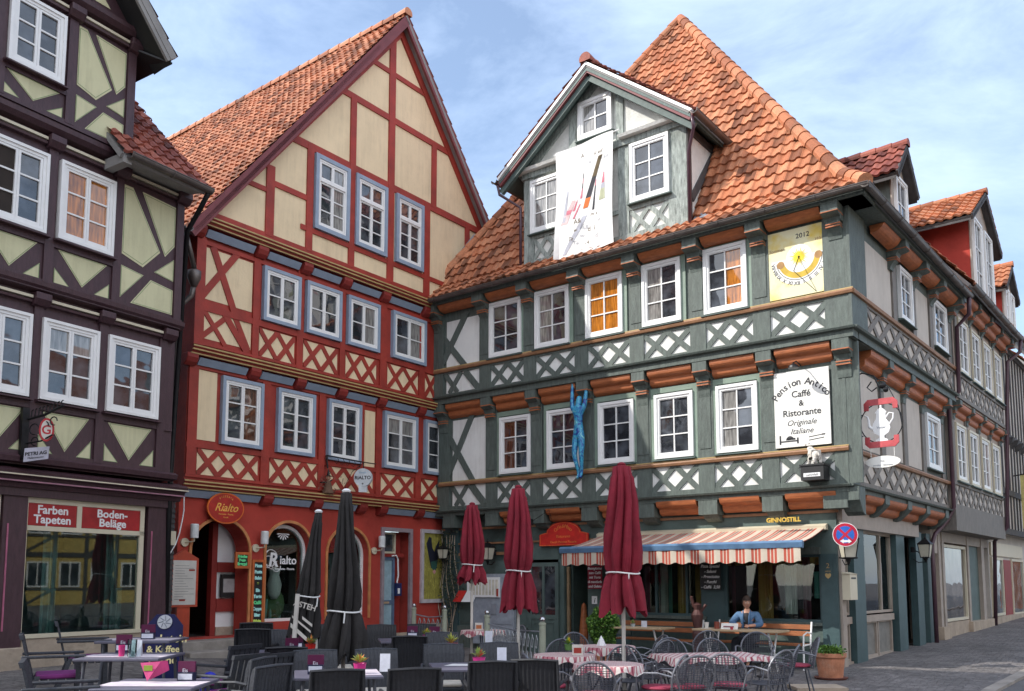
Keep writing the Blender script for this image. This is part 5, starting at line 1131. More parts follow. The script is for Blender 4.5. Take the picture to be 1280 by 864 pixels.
ban = bn_.build('banner', [M['cloth'], mat('banner dark olive', (.12, .09, .05), .9), mat('banner charcoal', (.05, .05, .06), .9), mat('banner orange', (.70, .19, .05), .9), mat('banner pink', (.62, .20, .25), .9), mat('banner grey', (.45, .46, .52), .9), mat('banner sage', (.45, .47, .32), .9), mat('banner faded pink', (.70, .50, .50), .9)], recalc=False)
tag(ban, 'large white cloth banner with slanting coloured brush strokes hanging from the big dormer', 'banner')
q = MB(); q.tube([GF.P(5.7, 11.19, .82), GF.P(4.0, 11.25, .82)], .016, 6); q.build('pole', M['wframe'], ban)
# --- climbing blue figure
def skin(name, joints, bones, mats, parent=None, sub=2, loc=None, smooth=True, root=0):
    me = D.meshes.new(name); me.from_pydata([j[0] for j in joints], bones, []); bm = bmesh.new(); bm.from_mesh(me); bm.verts.layers.skin.verify(); bm.to_mesh(me); bm.free()
    o = D.objects.new(name, me); COL.objects.link(o)
    for i, j in enumerate(joints):
        sv = me.skin_vertices[0].data[i]; r = j[1]; sv.radius = (r, r) if not isinstance(r, tuple) else r; sv.use_root = (i == root)
    m = o.modifiers.new('s', 'SKIN'); m.use_smooth_shade = True; m.branch_smoothing = .3; s = o.modifiers.new('b', 'SUBSURF'); s.levels = sub; s.render_levels = sub
    dg = bpy.context.evaluated_depsgraph_get(); m2 = D.meshes.new_from_object(o.evaluated_get(dg)); D.objects.remove(o)
    return m2
def mesh_into(mb, me, T=Matrix(), mi=0, lump=0, seed=1):
    rnd = random.Random(seed)
    mb.add([T @ v.co for v in me.vertices], [tuple(p.vertices) for p in me.polygons], mi)
def fingers(J, B, wrist_i, hand, d, side, up, r=.009, L=.075, curl=.3):
    """palm point + five fingers growing from it; d = pointing direction, side = towards the thumb"""
    d = Vector(d).normalized(); side = Vector(side).normalized(); up = Vector(up).normalized(); hp = Vector(hand)
    J.append((tuple(hp), .030)); pi_ = len(J)-1; B.append((wrist_i, pi_))
    for k, (off_, ln_) in enumerate(((.026, .92), (.009, 1.05), (-.009, .98), (-.026, .78))):
        a = hp+side*off_+d*.035; b_ = a+d*L*.5*ln_-up*.008*curl*3; c = b_+d*L*.42*ln_-up*.03*curl
        n0 = len(J); J += [(tuple(a), r*1.1), (tuple(b_), r), (tuple(c), r*.8)]; B += [(pi_, n0), (n0, n0+1), (n0+1, n0+2)]
    a = hp+side*.032-d*.012; b_ = a+side*.03+d*.026; c = b_+side*.008+d*.03; n0 = len(J); J += [(tuple(a), r*1.3), (tuple(b_), r*1.15), (tuple(c), r*.9)]; B += [(pi_, n0), (n0, n0+1), (n0+1, n0+2)]
J = [((0, 0, 1.00), .125), ((0, -.01, 1.18), .095), ((0, -.02, 1.40), .13), ((0, -.01, 1.53), .055), ((0.01, .02, 1.66), .088), ((0.01, .02, 1.75), .06),
     ((-.17, -.01, 1.50), .062), ((-.19, .02, 1.78), .046), ((-.20, .06, 2.05), .033), ((.17, -.01, 1.50), .062), ((.20, .02, 1.78), .046), ((.22, .06, 2.08), .033),
     ((-.08, 0, .92), .10), ((-.09, -.06, .52), .062), ((-.02, .03, .14), .042), ((-.03, -.05, .04), .032), ((.08, 0, .92), .10), ((.10, -.05, .55), .062), ((.05, .03, .16), .042), ((.06, -.05, .05), .032)]
B = [(0, 1), (1, 2), (2, 3), (3, 4), (4, 5), (2, 6), (6, 7), (7, 8), (2, 9), (9, 10), (10, 11), (0, 12), (12, 13), (13, 14), (14, 15), (0, 16), (16, 17), (17, 18), (18, 19)]
fingers(J, B, 8, (-.20, .07, 2.12), (0, .15, 1), (1, 0, 0), (0, -1, 0)); fingers(J, B, 11, (.22, .07, 2.15), (0, .15, 1), (-1, 0, 0), (0, -1, 0))
fm = skin('fig', J, B, None)
mb = MB(); T = Matrix.Translation(GF.P(5.22, 3.78, .62)) @ Matrix(((XG.x, -GF.n.x, 0, 0), (XG.y, -GF.n.y, 0, 0), (0, 0, 1, 0), (0, 0, 0, 1))) @ Matrix.Diagonal((.92, .92, 1.07, 1))
mesh_into(mb, fm, T)
blu = D.materials.new('swirled blue glaze'); blu.use_nodes = True; t = blu.node_tree; b = t.nodes['Principled BSDF']; b.inputs['Roughness'].default_value = .3
g = nn(t, 'ShaderNodeNewGeometry'); n = nn(t, 'ShaderNodeTexNoise', i_Scale=5.5, i_Detail=2, i_Distortion=2.5); t.links.new(g.outputs['Position'], n.inputs['Vector'])
cr = nn(t, 'ShaderNodeValToRGB'); e = cr.color_ramp.elements; e[0].position = .30; e[0].color = (.01, .03, .22, 1); e[1].position = .8; e[1].color = (.55, .62, .12, 1)
for p_, c_ in ((.42, (.02, .17, .42, 1)), (.52, (.06, .42, .55, 1)), (.60, (.03, .12, .40, 1)), (.68, (.20, .62, .62, 1))): k = e.new(p_); k.color = c_
t.links.new(n.outputs['Fac'], cr.inputs[0]); t.links.new(cr.outputs[0], b.inputs['Base Color'])
tag(mb.build('climbing_figure', blu, smooth=True), 'blue and green swirled sculpture of a person climbing up the green front by its fingertips', 'sculpture')
# --- little white animal on its black console
mb = MB(); O = GF.P(.17, 3.72, .56)
J = [((0, 0, .17), .085), ((.10, 0, .19), .085), ((-.08, 0, .20), .09), ((-.13, 0, .28), .06), ((-.17, 0, .33), .055), ((-.22, 0, .30), .03), ((-.09, -.05, .08), .028), ((-.09, -.05, .015), .026), ((-.08, .05, .08), .028), ((-.08, .05, .015), .026), ((.12, -.05, .08), .03), ((.12, -.05, .015), .026), ((.13, .05, .08), .03), ((.13, .05, .015), .026), ((.17, 0, .2), .02), ((.20, 0, .13), .014)]
B = [(0, 1), (0, 2), (2, 3), (3, 4), (4, 5), (2, 6), (6, 7), (2, 8), (8, 9), (1, 10), (10, 11), (1, 12), (12, 13), (1, 14), (14, 15)]
sm = skin('an', J, B, None); mesh_into(mb, sm, Matrix.Translation(O) @ Matrix(((XG.x, GF.n.x, 0, 0), (XG.y, GF.n.y, 0, 0), (0, 0, 1, 0), (0, 0, 0, 1))) @ Matrix.Rotation(.75, 4, 'Z') @ Matrix.Diagonal((.85, 1.25, 1.0, 1)))
for s_ in (-1, 1): mb.ball(O+(XG*-.09-GF.n*-.09)+(XG*.045+GF.n*.045)*s_+Zv*.375, .02, 6, 4)
tag(mb.build('lamb_statue', mat('chalky white stone', (.66, .62, .56), .9, 20, .4, .9, 60), smooth=True), 'small white woolly lamb statue standing on a black console below the Pension board', 'statue')
mb = MB(); GF.box(mb, -.03, .38, 3.43, 3.69, .36, .70, 0); GF.box(mb, -.05, .40, 3.69, 3.72, .36, .72, 0); GF.box(mb, .03, .33, 3.49, 3.56, .70, .703, 1); put_text(mb, 'Lammfell', .06, GF.P(.18, 3.505, .7035), XG, Zv, 0)
one(mb, 'wall_console', [M['black'], M['white']], 'black box console carrying the white lamb, with a white name strip', 'console')
# --- teapot hanging sign (plane across the side street)
F2 = EF; TX = EF.n; TO = EF.P(.12, 0, 0)
def tp(x, z): return EF.P(-.10, z, .90+x)
def flat(mb, pts, th=.025, mi=0): mb.prism([tp(x, z)-EF.d*th/2 for x, z in pts], EF.d*th, mi)
hs = empty('teapot_sign', tp(0, 3.75), 0, 'hanging sign with a white coffee pot between two red clasps at the corner', 'sign')
pot = [(-.10, 4.10), (.10, 4.10), (.10, 4.13), (.04, 4.16), (.045, 4.20), (.12, 4.25), (.15, 4.33), (.13, 4.43), (.08, 4.50), (.075, 4.60), (.10, 4.62), (.05, 4.68), (.015, 4.70), (.015, 4.75), (-.015, 4.75), (-.015, 4.70), (-.05, 4.68), (-.10, 4.62), (-.075, 4.60), (-.09, 4.50), (-.14, 4.43), (-.16, 4.33), (-.12, 4.25), (-.045, 4.20), (-.04, 4.16), (-.10, 4.13)]
q = MB(); flat(q, pot); q.tube([tp(-.15, 4.33), tp(-.21, 4.38), tp(-.215, 4.48), tp(-.235, 4.56), tp(-.28, 4.585)], [.03, .028, .022, .018, .014], 8); q.tube([tp(.08, 4.52), tp(.14, 4.60), tp(.21, 4.58), tp(.20, 4.49), tp(.14, 4.40)], .016, 8); q.build('coffee_pot', M['white'], hs)
q = MB(); put_text(q, 'Vetter', .06, tp(0, 4.33)-EF.d*.016, EF.n, Zv, 0); q.build('lettering', M['lead'], hs)
for s_ in (1, -1):
    cz = 4.43+s_*.37; pts = [(-.29, cz-s_*.13), (-.29, cz), (-.22, cz+s_*.07), (.22, cz+s_*.07), (.29, cz), (.29, cz-s_*.13), (.21, cz-s_*.13), (.20, cz-s_*.04), (-.20, cz-s_*.04), (-.21, cz-s_*.13)]
    q = MB(); flat(q, pts[::s_], .035); q.build('clasp', mat('coral red clasp', (.50, .07, .08), .5), hs)
q = MB(); q.tube([tp(.36*math.cos(a), 4.43+.36*math.sin(a)) for a in [2*PI*i/32 for i in range(33)]], .010, 6); q.build('hoop', M['iron'], hs)
q = MB(); 
for z in (4.60, 4.22): q.tube([tp(-.52, z), tp(-.32, z)], .014, 6); q.ball(tp(-.43, z), .028, 8, 6)
q.tube([tp(-.5, 5.3), tp(-.3, 5.38), tp(-.1, 5.30), tp(0, 5.05), tp(.0, 4.8)], .014, 6); q.tube([tp(-.14, 5.2), tp(-.22, 5.1), tp(-.14, 5.02), tp(-.05, 5.08)], .012, 6); q.ball(tp(.05, 5.1), .06, 8, 6); q.ball(tp(.1, 5.02), .05, 8, 6); q.tube([tp(-.1, 5.3), tp(.15, 5.05), tp(.3, 4.7), tp(.36, 4.3)], .008, 6)
q.build('bracket', M['iron'], hs)
q = MB(); c = tp(.0, 3.70); disc(q, c-EF.d*.01, EF.n*1.0, Zv, 0, 1, 0, 2*PI, 28, -EF.d, .0, 0) if 0 else None
pts = [(.30*math.cos(2*PI*i/28), 3.73+.105*math.sin(2*PI*i/28)) for i in range(28)]; flat(q, pts, .03, 0); put_text(q, '·  pension · ristorante  ·', .042, tp(0, 3.66)-EF.d*.018, EF.n, Zv, 1); put_text(q, 'oo', .06, tp(0, 3.73)-EF.d*.018, EF.n, Zv, 1); 
q.tube([tp(-.2, 3.82), tp(-.2, 3.97)], .006, 5); q.tube([tp(.2, 3.82), tp(.2, 3.97)], .006, 5); q.build('oval_plate', [signwhite, M['lead']], hs)
# --- no stopping sign
ss = Vector((5.83, 15.25, 2.43)); nS = Vector((-.34, -1, 0)).normalized(); xS = Vector((0, 0, 1)).cross(nS); xS = -xS if xS.x < 0 else xS
q = MB(); 
def cyl(mb, C, X, Y, N, r, h0, h1, mi, n=32): 
    vs = [C+(X*math.cos(2*PI*i/n)+Y*math.sin(2*PI*i/n))*r+N*h for h in (h0, h1) for i in range(n)]; mb.add(vs, [tuple(range(n))[::-1], tuple(range(n, 2*n))]+[(i, (i+1) % n, n+(i+1) % n, n+i) for i in range(n)], mi)
cyl(q, ss, xS, Zv, nS, .21, -.02, 0, 0); cyl(q, ss, xS, Zv, nS, .20, 0, .002, 1); cyl(q, ss, xS, Zv, nS, .15, .002, .004, 2)
for s_ in (-1, 1):
    a = (xS+Zv*s_).normalized(); c_ = a.cross(nS); q.prism([ss+a*.155+c_*.02, ss-a*.155+c_*.02, ss-a*.155-c_*.02, ss+a*.155-c_*.02], nS*(.0055+.0005*s_), 1)
q.prism([ss+xS*x+Zv*z+nS*.006 for x, z in ((-.09, -.11), (-.03, -.075), (-.03, -.095), (.05, -.095), (.05, -.075), (.10, -.12), (.05, -.155), (.05, -.135), (-.03, -.135), (-.03, -.155))], nS*.002, 0)
q.tube([ss-nS*.02, ss-nS*.25+Vector((.1, 0, 0)), ss-nS*.55+Vector((.15, 0, .02))], .015, 6, 3)
one(q, 'no_stopping_sign', [M['white'], mat('road sign red', (.50, .02, .05), .35, bump=0), mat('road sign blue', (.03, .13, .50), .35, bump=0), M['iron']], 'round blue no-stopping sign with red ring, red cross and white arrow at the cafe corner', 'road sign')
# --- lanterns
def lantern(P, N, lab, s=1.0, grp='carriage lanterns on the green house'):
    P = Vector(P); L = empty('wall_lantern', P, 0, lab, 'lantern', grp); C = P+N*.26*s
    q = MB(); top = .22*s; w1, w0 = .125*s, .085*s; Xn = Zv.cross(N)
    def cor(r, z): return [C+Xn*r*a+N*r*b_+Zv*z for a, b_ in ((-1, -1), (1, -1), (1, 1), (-1, 1))]
    A_, B_ = cor(w1, .12*s), cor(w0, -.17*s)
    for i in range(4): q.tube([A_[i], B_[i]], .009, 5); q.tube([A_[i], A_[(i+1) % 4]], .011, 5); q.tube([B_[i], B_[(i+1) % 4]], .010, 5)
    R_ = cor(w1*1.15, .125*s); q.add(R_+cor(.04*s, .23*s), [(0, 1, 5, 4), (1, 2, 6, 5), (2, 3, 7, 6), (3, 0, 4, 7), (4, 5, 6, 7), (3, 2, 1, 0)]); q.ball(C+Zv*.26*s, .03*s, 8, 6); q.tube([C+Zv*.25*s, C+Zv*.33*s], [.012, .004], 6)
    q.lathe([(.0, -.30*s), (.02*s, -.27*s), (.045*s, -.2*s), (w0, -.17*s)], C, 8); q.build('frame', M['iron'], L)
    q = MB(); a_, b_ = cor(w1*.96, .115*s), cor(w0*.96, -.165*s); q.add(a_+b_, [(0, 1, 5, 4), (1, 2, 6, 5), (2, 3, 7, 6), (3, 0, 4, 7)]); q.build('glass', mat('milky lantern glass', (.55, .52, .42), .25, 8, .1, 0), L)
    q = MB(); q.tube([P, P+N*.12*s-Zv*.05*s, C-Zv*.26*s], .013, 6); q.tube([P-Zv*.2*s, P+N*.1*s-Zv*.28*s, C-Zv*.27*s], .010, 6); q.tube([P+Zv*.05*s-Xn*.15*s-Zv*.22*s+N*.25*s, P+N*.26*s-Zv*.19*s, P+Xn*.15*s-Zv*.17*s+N*.25*s], .014, 6); q.lathe([(.05, -.06), (.05, .06)], P, 10); q.build('bracket', M['iron'], L)
lantern(GF.P(8.02, 2.30, .05), GF.n, 'black carriage lantern on the green wall between two of the red parasols')
lantern(GF.P(9.47, 2.32, .08), GF.n, 'black lantern on the vine-covered left post of the green house', .8)
lantern((5.95, 15.75, 2.22), (nS*.9+Vector((.3, 0, 0))).normalized(), 'glass lantern at the corner directly below the no-stopping sign', 1.1)
lantern(EF.P(4.62, 2.32, .08), EF.n, 'black lantern between the dark side-street columns of the green house', 1.0)
q = MB(); EF.box(q, .03, .42, 1.28, 1.75, .055, .20, 0); EF.box(q, .10, .35, 1.66, 1.69, .20, .205, 1); EF.prof(q, .01, .44, [(.055, 1.75), (.22, 1.75), (.055, 1.79)], 0)
bev(one(q, 'letter_box', [M['shopcream'], M['iron']], 'cream letter box on the corner post under the lantern', 'letter box'), .008)
# --- red arched cafe sign
q = MB(); pts = [(6.66, 2.42), (5.34, 2.42), (5.34, 2.66), (5.48, 2.72)]+[(6.0-.52*math.cos(PI*i/14)*-1*-1, 2.74+.24*math.sin(PI*i/14)) for i in range(14, -1, -1)][::-1][::-1]
arc = [(6.0-.46*math.cos(PI*i/14), 2.72+.24*math.sin(PI*i/14)) for i in range(15)]
pts = [(5.34, 2.42), (5.34, 2.68), (5.50, 2.72)]+arc+[(6.50, 2.72), (6.66, 2.68), (6.66, 2.42)]
GF.poly(q, pts, .06, .10, 0); arc_text(q, 'Caffé & Mosto', .12, GF.P(6.0, 2.55, .102), XG, Zv, .27, 1.5, 1); put_text(q, 'Ristorante', .09, GF.P(6.0, 2.60, .102), XG, Zv, 1); put_text(q, 'Eiscafé Pension Pizzeria', .075, GF.P(6.0, 2.48, .102), XG, Zv, 1)
for a, b_ in zip(pts, pts[1:]+pts[:1]): GF.beam(q, (6+(a[0]-6)*.96, 2.6+(a[1]-2.6)*.93), (6+(b_[0]-6)*.96, 2.6+(b_[1]-2.6)*.93), .008, .10, .1022, 1)
one(q, 'arched_sign', [mat('signal red board', (.60, .025, .018), .45, bump=0), mat('orange sign lettering', (.80, .22, .05), .5, bump=0)], 'bright red sign with an arched top over the cafe door', 'sign')
q = MB(); q.tube([GF.P(6.1, 3.0, .42), GF.P(6.1, 3.2, .5), GF.P(6.3, 3.1, .5), GF.P(6.6, 2.98, .45)], .008, 5); q.lathe([(.045, -.12), (.05, .03)], GF.P(6.66, 3.0, .43), 10)
one(q, 'spot_lamp', M['iron'], 'small spot lamp clipped beside the red arched sign', 'lamp')
# chalk signs
def board(F, u0, u1, z0, z1, off, m_, lines, size, lab, cat='sign', ink_=1, name='chalkboard', mats=None, X=None, frame=None, shear=.25, tilt=0):
    q = MB(); F.box(q, min(u0, u1), max(u0, u1), z0, z1, off, off+.02, 0); X = X or (XG if F is GF else F.d); uc = (u0+u1)/2; n = len(lines)
    if frame: F.ring(q, min(u0, u1)-.03, max(u0, u1)+.03, z0-.03, z1+.03, .03, off-.004, off+.03, 2)
    for i, s in enumerate(lines): put_text(q, s, size, F.P(uc, z1-(i+.85)*(z1-z0)/n*.97, off+.0215), X, Zv, ink_, shear=shear, bold=.002)
    return one(q, name, mats or [m_, M['white']], lab, cat)
wine = mat('wine red slate', (.25, .012, .03), .6, bump=0)
board(GF, 7.62, 7.06, 1.50, 2.05, .05, wine, ['Unser', 'Eis aus', 'eigener', 'Küche'], .11, 'wine red slate with white writing, between the green wall lantern and the double door')
board(GF, 5.33, 4.97, 1.46, 1.96, .12, wine, ['Buongiorno', 'zum Caffé', 'mit Torta', 'di mandorle', 'und Gelato'], .075, 'wine red slate with white script hanging under the left end of the awning')
board(GF, 2.68, 2.24, 1.45, 1.98, .10, M['black'], ['Pizza Spezial', '- Salami', '- Prosciutto', '- Funghi', '- Caffé  3,50'], .08, 'black slate menu with white script hanging on the post between the cafe windows')
board(GF, 5.30, 5.17, 1.13, 1.30, .01, M['white'], ['i'], .15, 'small white pictogram plate beside the cafe door', 'sign', 1, 'plate', [M['white'], ink])
q = MB(); put_text(q, 'GINNOSTILL', .115, GF.P(.84, 2.72, .39), XG, Zv, 0, bold=.004, ext=.012); one(q, 'gilt_lettering', mat('gilt letters', (.75, .50, .10), .35, metal=.6, bump=0), 'row of gilt letters on the beam over the right end of the awning', 'lettering')
q = MB(); GF.box(q, .08, .25, 1.62, 2.02, .042, .05, 0); put_text(q, '2', .13, GF.P(.165, 1.86, .0505), XG, Zv, 1); put_text(q, '♥', .1, GF.P(.165, 1.68, .0505), XG, Zv, 1); put_text(q, '***', .08, GF.P(.165, 1.76, .0505), XG, Zv, 1)
one(q, 'house_plaque', [M['teal'], M['gold']], 'narrow teal plaque with gold number 2 on the corner post', 'plaque')
# wall cabinet, radiator shaped flyer holder and leaflets at the left of the green house
q = MB(); GF.box(q, 7.35, 8.60, .15, 1.80, .07, .16, 0); GF.box(q, 7.40, 8.55, .62, .64, .16, .17, 1); GF.box(q, 7.85, 8.02, .85, 1.1, .16, .18, 1)
one(q, 'wall_cabinet', [mat('grey cabinet', (.30, .33, .38), .5), M['lead']], 'grey wall cabinet left of the double door behind the red parasols', 'cabinet')
q = MB(); GF.box(q, 7.75, 8.75, 1.25, 1.72, .17, .20, 0)
for i in range(9): GF.box(q, 7.80+i*.1, 7.87+i*.1, 1.30, 1.66, .20, .204, 1)
GF.box(q, 7.78, 7.84, 1.27, 1.45, .204, .208, 2); one(q, 'menu_display', [M['white'], mat('cream menu sheet', (.62, .58, .48), .7), M['red']], 'white display of menu sheets above the grey cabinet', 'display')
q = MB(); q.prism([GF.P(9.2, 1.13, .2), GF.P(8.88, 1.13, .28), GF.P(8.72, 1.40, .24), GF.P(9.04, 1.40, .16)], GF.n*.01, 0); q.prism([GF.P(8.86, 1.13, .28), GF.P(8.55, 1.13, .20), GF.P(8.42, 1.40, .16), GF.P(8.70, 1.40, .24)], GF.n*.01, 1)
one(q, 'open_brochure', [mat('leaflet red', (.65, .03, .03), .5), M['white']], 'open red and white brochure stand at the left of the grey cabinet', 'brochure')
q = MB(); q.tube([RF.P(-1.62, 2.22, -.15), RF.P(-1.50, 2.24, -.12), RF.P(-1.44, 2.15, -.12), RF.P(-1.42, 1.75, -.12), RF.P(-1.46, 1.6, -.12), RF.P(-1.36, 1.45, -.12), RF.P(-1.36, 1.35, -.12)], .018, 6, 0); RF.box(q, -1.50, -1.34, 1.28, 1.58, -.16, -.08, 1); RF.box(q, -1.47, -1.40, 1.33, 1.46, -.08, -.076, 0)
one(q, 'door_phone', [M['white'], nvb], 'white conduit ending in a dark blue intercom box beside the blue side door', 'intercom')
# vine
random.seed(3); q = MB()
for k in range(5):
    u = 9.2+.12*k; pts = [GF.P(u+.08*math.sin(z*3+k), z, .1+.04*math.sin(z*4+k)) for z in [i*.22-.1 for i in range(14)]]; q.tube(pts, .012, 5, 0)
for k in range(520):
    z = random.betavariate(2, 1.6)*2.9; u = 9.35+random.gauss(0, .17)+.08*math.sin(z*3); p = GF.P(u, z, .10+random.random()*.14); a = Vector((random.gauss(0, 1), random.gauss(0, 1), random.gauss(0, 1))).normalized()*.032; b_ = a.cross(Vector((random.gauss(0, 1), random.gauss(0, 1), random.gauss(0, 1)))).normalized()*.022
    q.add([p+a, p+b_, p-a, p-b_], [(0, 1, 2, 3)], 1)
tag(q.build('climbing_vine', [M['stone'], mat('dusty vine leaf', (.075, .085, .05), .8, 8, .4, 0)], recalc=False), 'thin climbing vine on the left post of the green house', 'plant')

# ================================================================== AWNING
aw = empty('awning', GF.P(2.7, 2.2, .6), 0, 'red and white striped awning with a blue front bar over the cafe windows', 'awning')
q = MB(); pat = [(0, .105), (1, .04), (0, .018), (2, .04), (0, .018), (1, .04)]
def aptop(u, t_):   # t 0 at the wall, 1 at the front bar
    ut = .19+(u-.28)/(5.34-.28)*(5.05-.19); return GF.P(ut+(u-ut)*t_, 2.60-.30*t_-.03*math.sin(PI*t_), .10+1.02*t_)
u = .28; k = 0
while u < 5.34:
    mi, w_ = pat[k % len(pat)]; w_ *= 1.15; u2 = min(u+w_, 5.34)
    for i in range(4):
        a, b_, c, d_ = aptop(u, i/4), aptop(u2, i/4), aptop(u2, (i+1)/4), aptop(u, (i+1)/4); q.add([a, b_, c, d_], [(0, 1, 2, 3)], mi); q.add([p-Zv*.008 for p in (d_, c, b_, a)], [(0, 1, 2, 3)], mi)
    n_ = 3
    for i in range(n_):
        ua, ub = u+(u2-u)*i/n_, u+(u2-u)*(i+1)/n_; za = 1.985-.045*abs(math.sin((ua)*PI/.30)); zb = 1.985-.045*abs(math.sin((ub)*PI/.30)); w0_, w1_ = 1.13+.008*math.sin(ua*21), 1.13+.008*math.sin(ub*21)
        q.add([GF.P(ua, 2.22, w0_), GF.P(ub, 2.22, w1_), GF.P(ub, zb, w1_), GF.P(ua, za, w0_)], [(0, 1, 2, 3)], mi if mi != 2 else 1)
    u = u2; k += 1
for u_ in (.28, 5.34): q.add([aptop(u_, i/4) for i in range(5)]+[aptop(u_, i/4)-Zv*.015 for i in range(5)], [(i, i+1, 6+i, 5+i) for i in range(4)], 1)
q.build('canopy', [mat('awning ivory', (.54, .47, .38), .9, 3, .1, .1), mat('awning brick red', (.42, .085, .055), .9, 3, .15, .1), mat('awning grey brown', (.22, .13, .11), .9, 3, .15, .1)], aw, recalc=False)
q = MB(); GF.prof(q, .24, 5.38, [(1.08, 2.20), (1.15, 2.21), (1.17, 2.30), (1.12, 2.34), (1.06, 2.31)]); q.build('front_bar', mat('blue grey awning bar', (.10, .19, .32), .5), aw)
q = MB(); GF.prof(q, .15, 5.1, [(.0, 2.56), (.12, 2.57), (.14, 2.64), (.05, 2.68), (.0, 2.68)]); q.build('cassette', M['shopcream'], aw)
for u_ in (.55, 4.9):
    q = MB(); q.tube([GF.P(u_, 2.52, .1), GF.P(u_+(.5 if u_ < 2 else -.5), 2.40, .6), GF.P(u_, 2.27, 1.08)], .018, 6); q.build('arm', M['white'], aw)
q = MB()
for i in range(9): q.tube([GF.P(.9+i*.45, 2.0, 1.13), GF.P(.9+i*.45, 1.93, 1.13)], .004, 4)
# ================================================================== RED HOUSE SIGNS
XR = RF.d
q = MB(); c = RF.P(-6.43, 3.02, .16); n_ = 32
def oval(mb, C, X, N, rx, rz, h0, h1, mi): mb.add([C+X*rx*math.cos(2*PI*i/n_)+Zv*rz*math.sin(2*PI*i/n_)+N*h for h in (h0, h1) for i in range(n_)], [tuple(range(n_))[::-1], tuple(range(n_, 2*n_))]+[(i, (i+1) % n_, n_+(i+1) % n_, n_+i) for i in range(n_)], mi)
oval(q, c, XR, RF.n, .41, .30, -.03, 0, 1); oval(q, c, XR, RF.n, .385, .275, 0, .003, 0); put_text(q, 'Rialto', .22, c-Zv*.06+RF.n*.004, XR, Zv, 2, shear=.4, bold=.002); arc_text(q, 'PIZZERIA', .05, c-Zv*.0+RF.n*.004, XR, Zv, .21, 1.3, 2); put_text(q, 'Ristorante - Pizzeria', .04, c-Zv*.13+RF.n*.004, XR, Zv, 2); put_text(q, 'Eiscafé', .04, c-Zv*.19+RF.n*.004, XR, Zv, 2)
one(q, 'oval_sign', [mat('rialto sign red', (.42, .02, .012), .4, bump=0), mat('sign orange rim', (.70, .14, .02), .4, bump=0), mat('yellow script', (.80, .42, .08), .5, bump=0)], 'red oval sign with yellow Rialto script over the arched entrance', 'sign')
# glass lettering on the first arched window
q = MB(); put_text(q, 'R', .40, RF.P(-5.02, 1.93, -.195), XR, Zv, 0, bold=.01, shear=.15); put_text(q, 'ialto', .25, RF.P(-4.63, 1.98, -.195), XR, Zv, 0, bold=.004)
for r_, a0, a1, cx_, cz_ in ((.17, .4, 5.9, -5.08, 2.10), (.12, 0, 5, -5.14, 2.02), (.1, 2, 6.5, -4.93, 1.92), (.21, 2.2, 4.6, -5.02, 2.08)): q.tube([RF.P(cx_+r_*math.cos(a0+(a1-a0)*i/18), cz_+r_*math.sin(a0+(a1-a0)*i/18), -.192) for i in range(19)], .008, 5)
put_text(q, 'Ristorante - Pizzeria', .062, RF.P(-4.72, 1.86, -.195), XR, Zv, 0, bold=.001)
for i in range(7): a = PI*(.05+.15*i); q.add([RF.P(-4.78+.0, 2.62, -.19), RF.P(-4.78+.14*math.cos(a-.12), 2.62-.12*math.sin(a-.12), -.19), RF.P(-4.78+.17*math.cos(a), 2.62-.15*math.sin(a), -.19), RF.P(-4.78+.14*math.cos(a+.12), 2.62-.12*math.sin(a+.12), -.19)], [(0, 1, 2, 3)])
tag(q.build('window_lettering', M['white'], recalc=False), 'white Gothic Rialto lettering with scrolls on the arched window glass', 'lettering')
q = MB(); q.ball(RF.P(-4.75, 1.15, -.6), .3, 12, 8, 0, (1, .5, 1.2)); q.lathe([(.06, 0), (.13, .1), (.16, .3), (.10, .5), (.13, .62), (.0, .68)], RF.P(-4.8, 1.25, -.42), 10, 1)
for i in range(6): q.tube([RF.P(-5.2+i*.12, .8, -.5), RF.P(-5.15+i*.12, 1.25, -.5)], [.04, .02], 6, 2)
tag(q.build('window_display', [mat('display green', (.10, .16, .06), .8), M['ivory'], M['shirt']], smooth=True), 'green and white display figures behind the arched Rialto window', 'display')
# sconces
def sconce(u, z, lab):
    S_ = empty('wall_sconce', RF.P(u, z, .0), 0, lab, 'lamp', 'white wall lamps on the red house')
    q = MB(); q.lathe([(.075, .0), (.078, .24), (.070, .26), (.0, .265)], RF.P(u+.04, z, .17), 16); q.build('shade', mat('frosted white shade', (.66, .68, .68), .35, bump=0), S_, smooth=False)
    q = MB(); cyl(q, RF.P(u-.06, z-.08, 0), XR, Zv, RF.n, .08, 0, .04, 0, 16); q.tube([RF.P(u-.06, z-.08, .04), RF.P(u+.0, z-.07, .12), RF.P(u+.04, z-.06, .17), RF.P(u+.04, z+.02, .17)], .014, 6); q.build('mount', M['shopcream'], S_)
for u, z, l in ((-7.14, 2.42, 'white cylinder wall lamp left of the arched entrance'), (-5.56, 2.36, 'white cylinder wall lamp between the entrance arch and the Rialto window'), (-2.30, 2.40, 'white cylinder wall lamp beside the blue side door')): sconce(u, z, l)
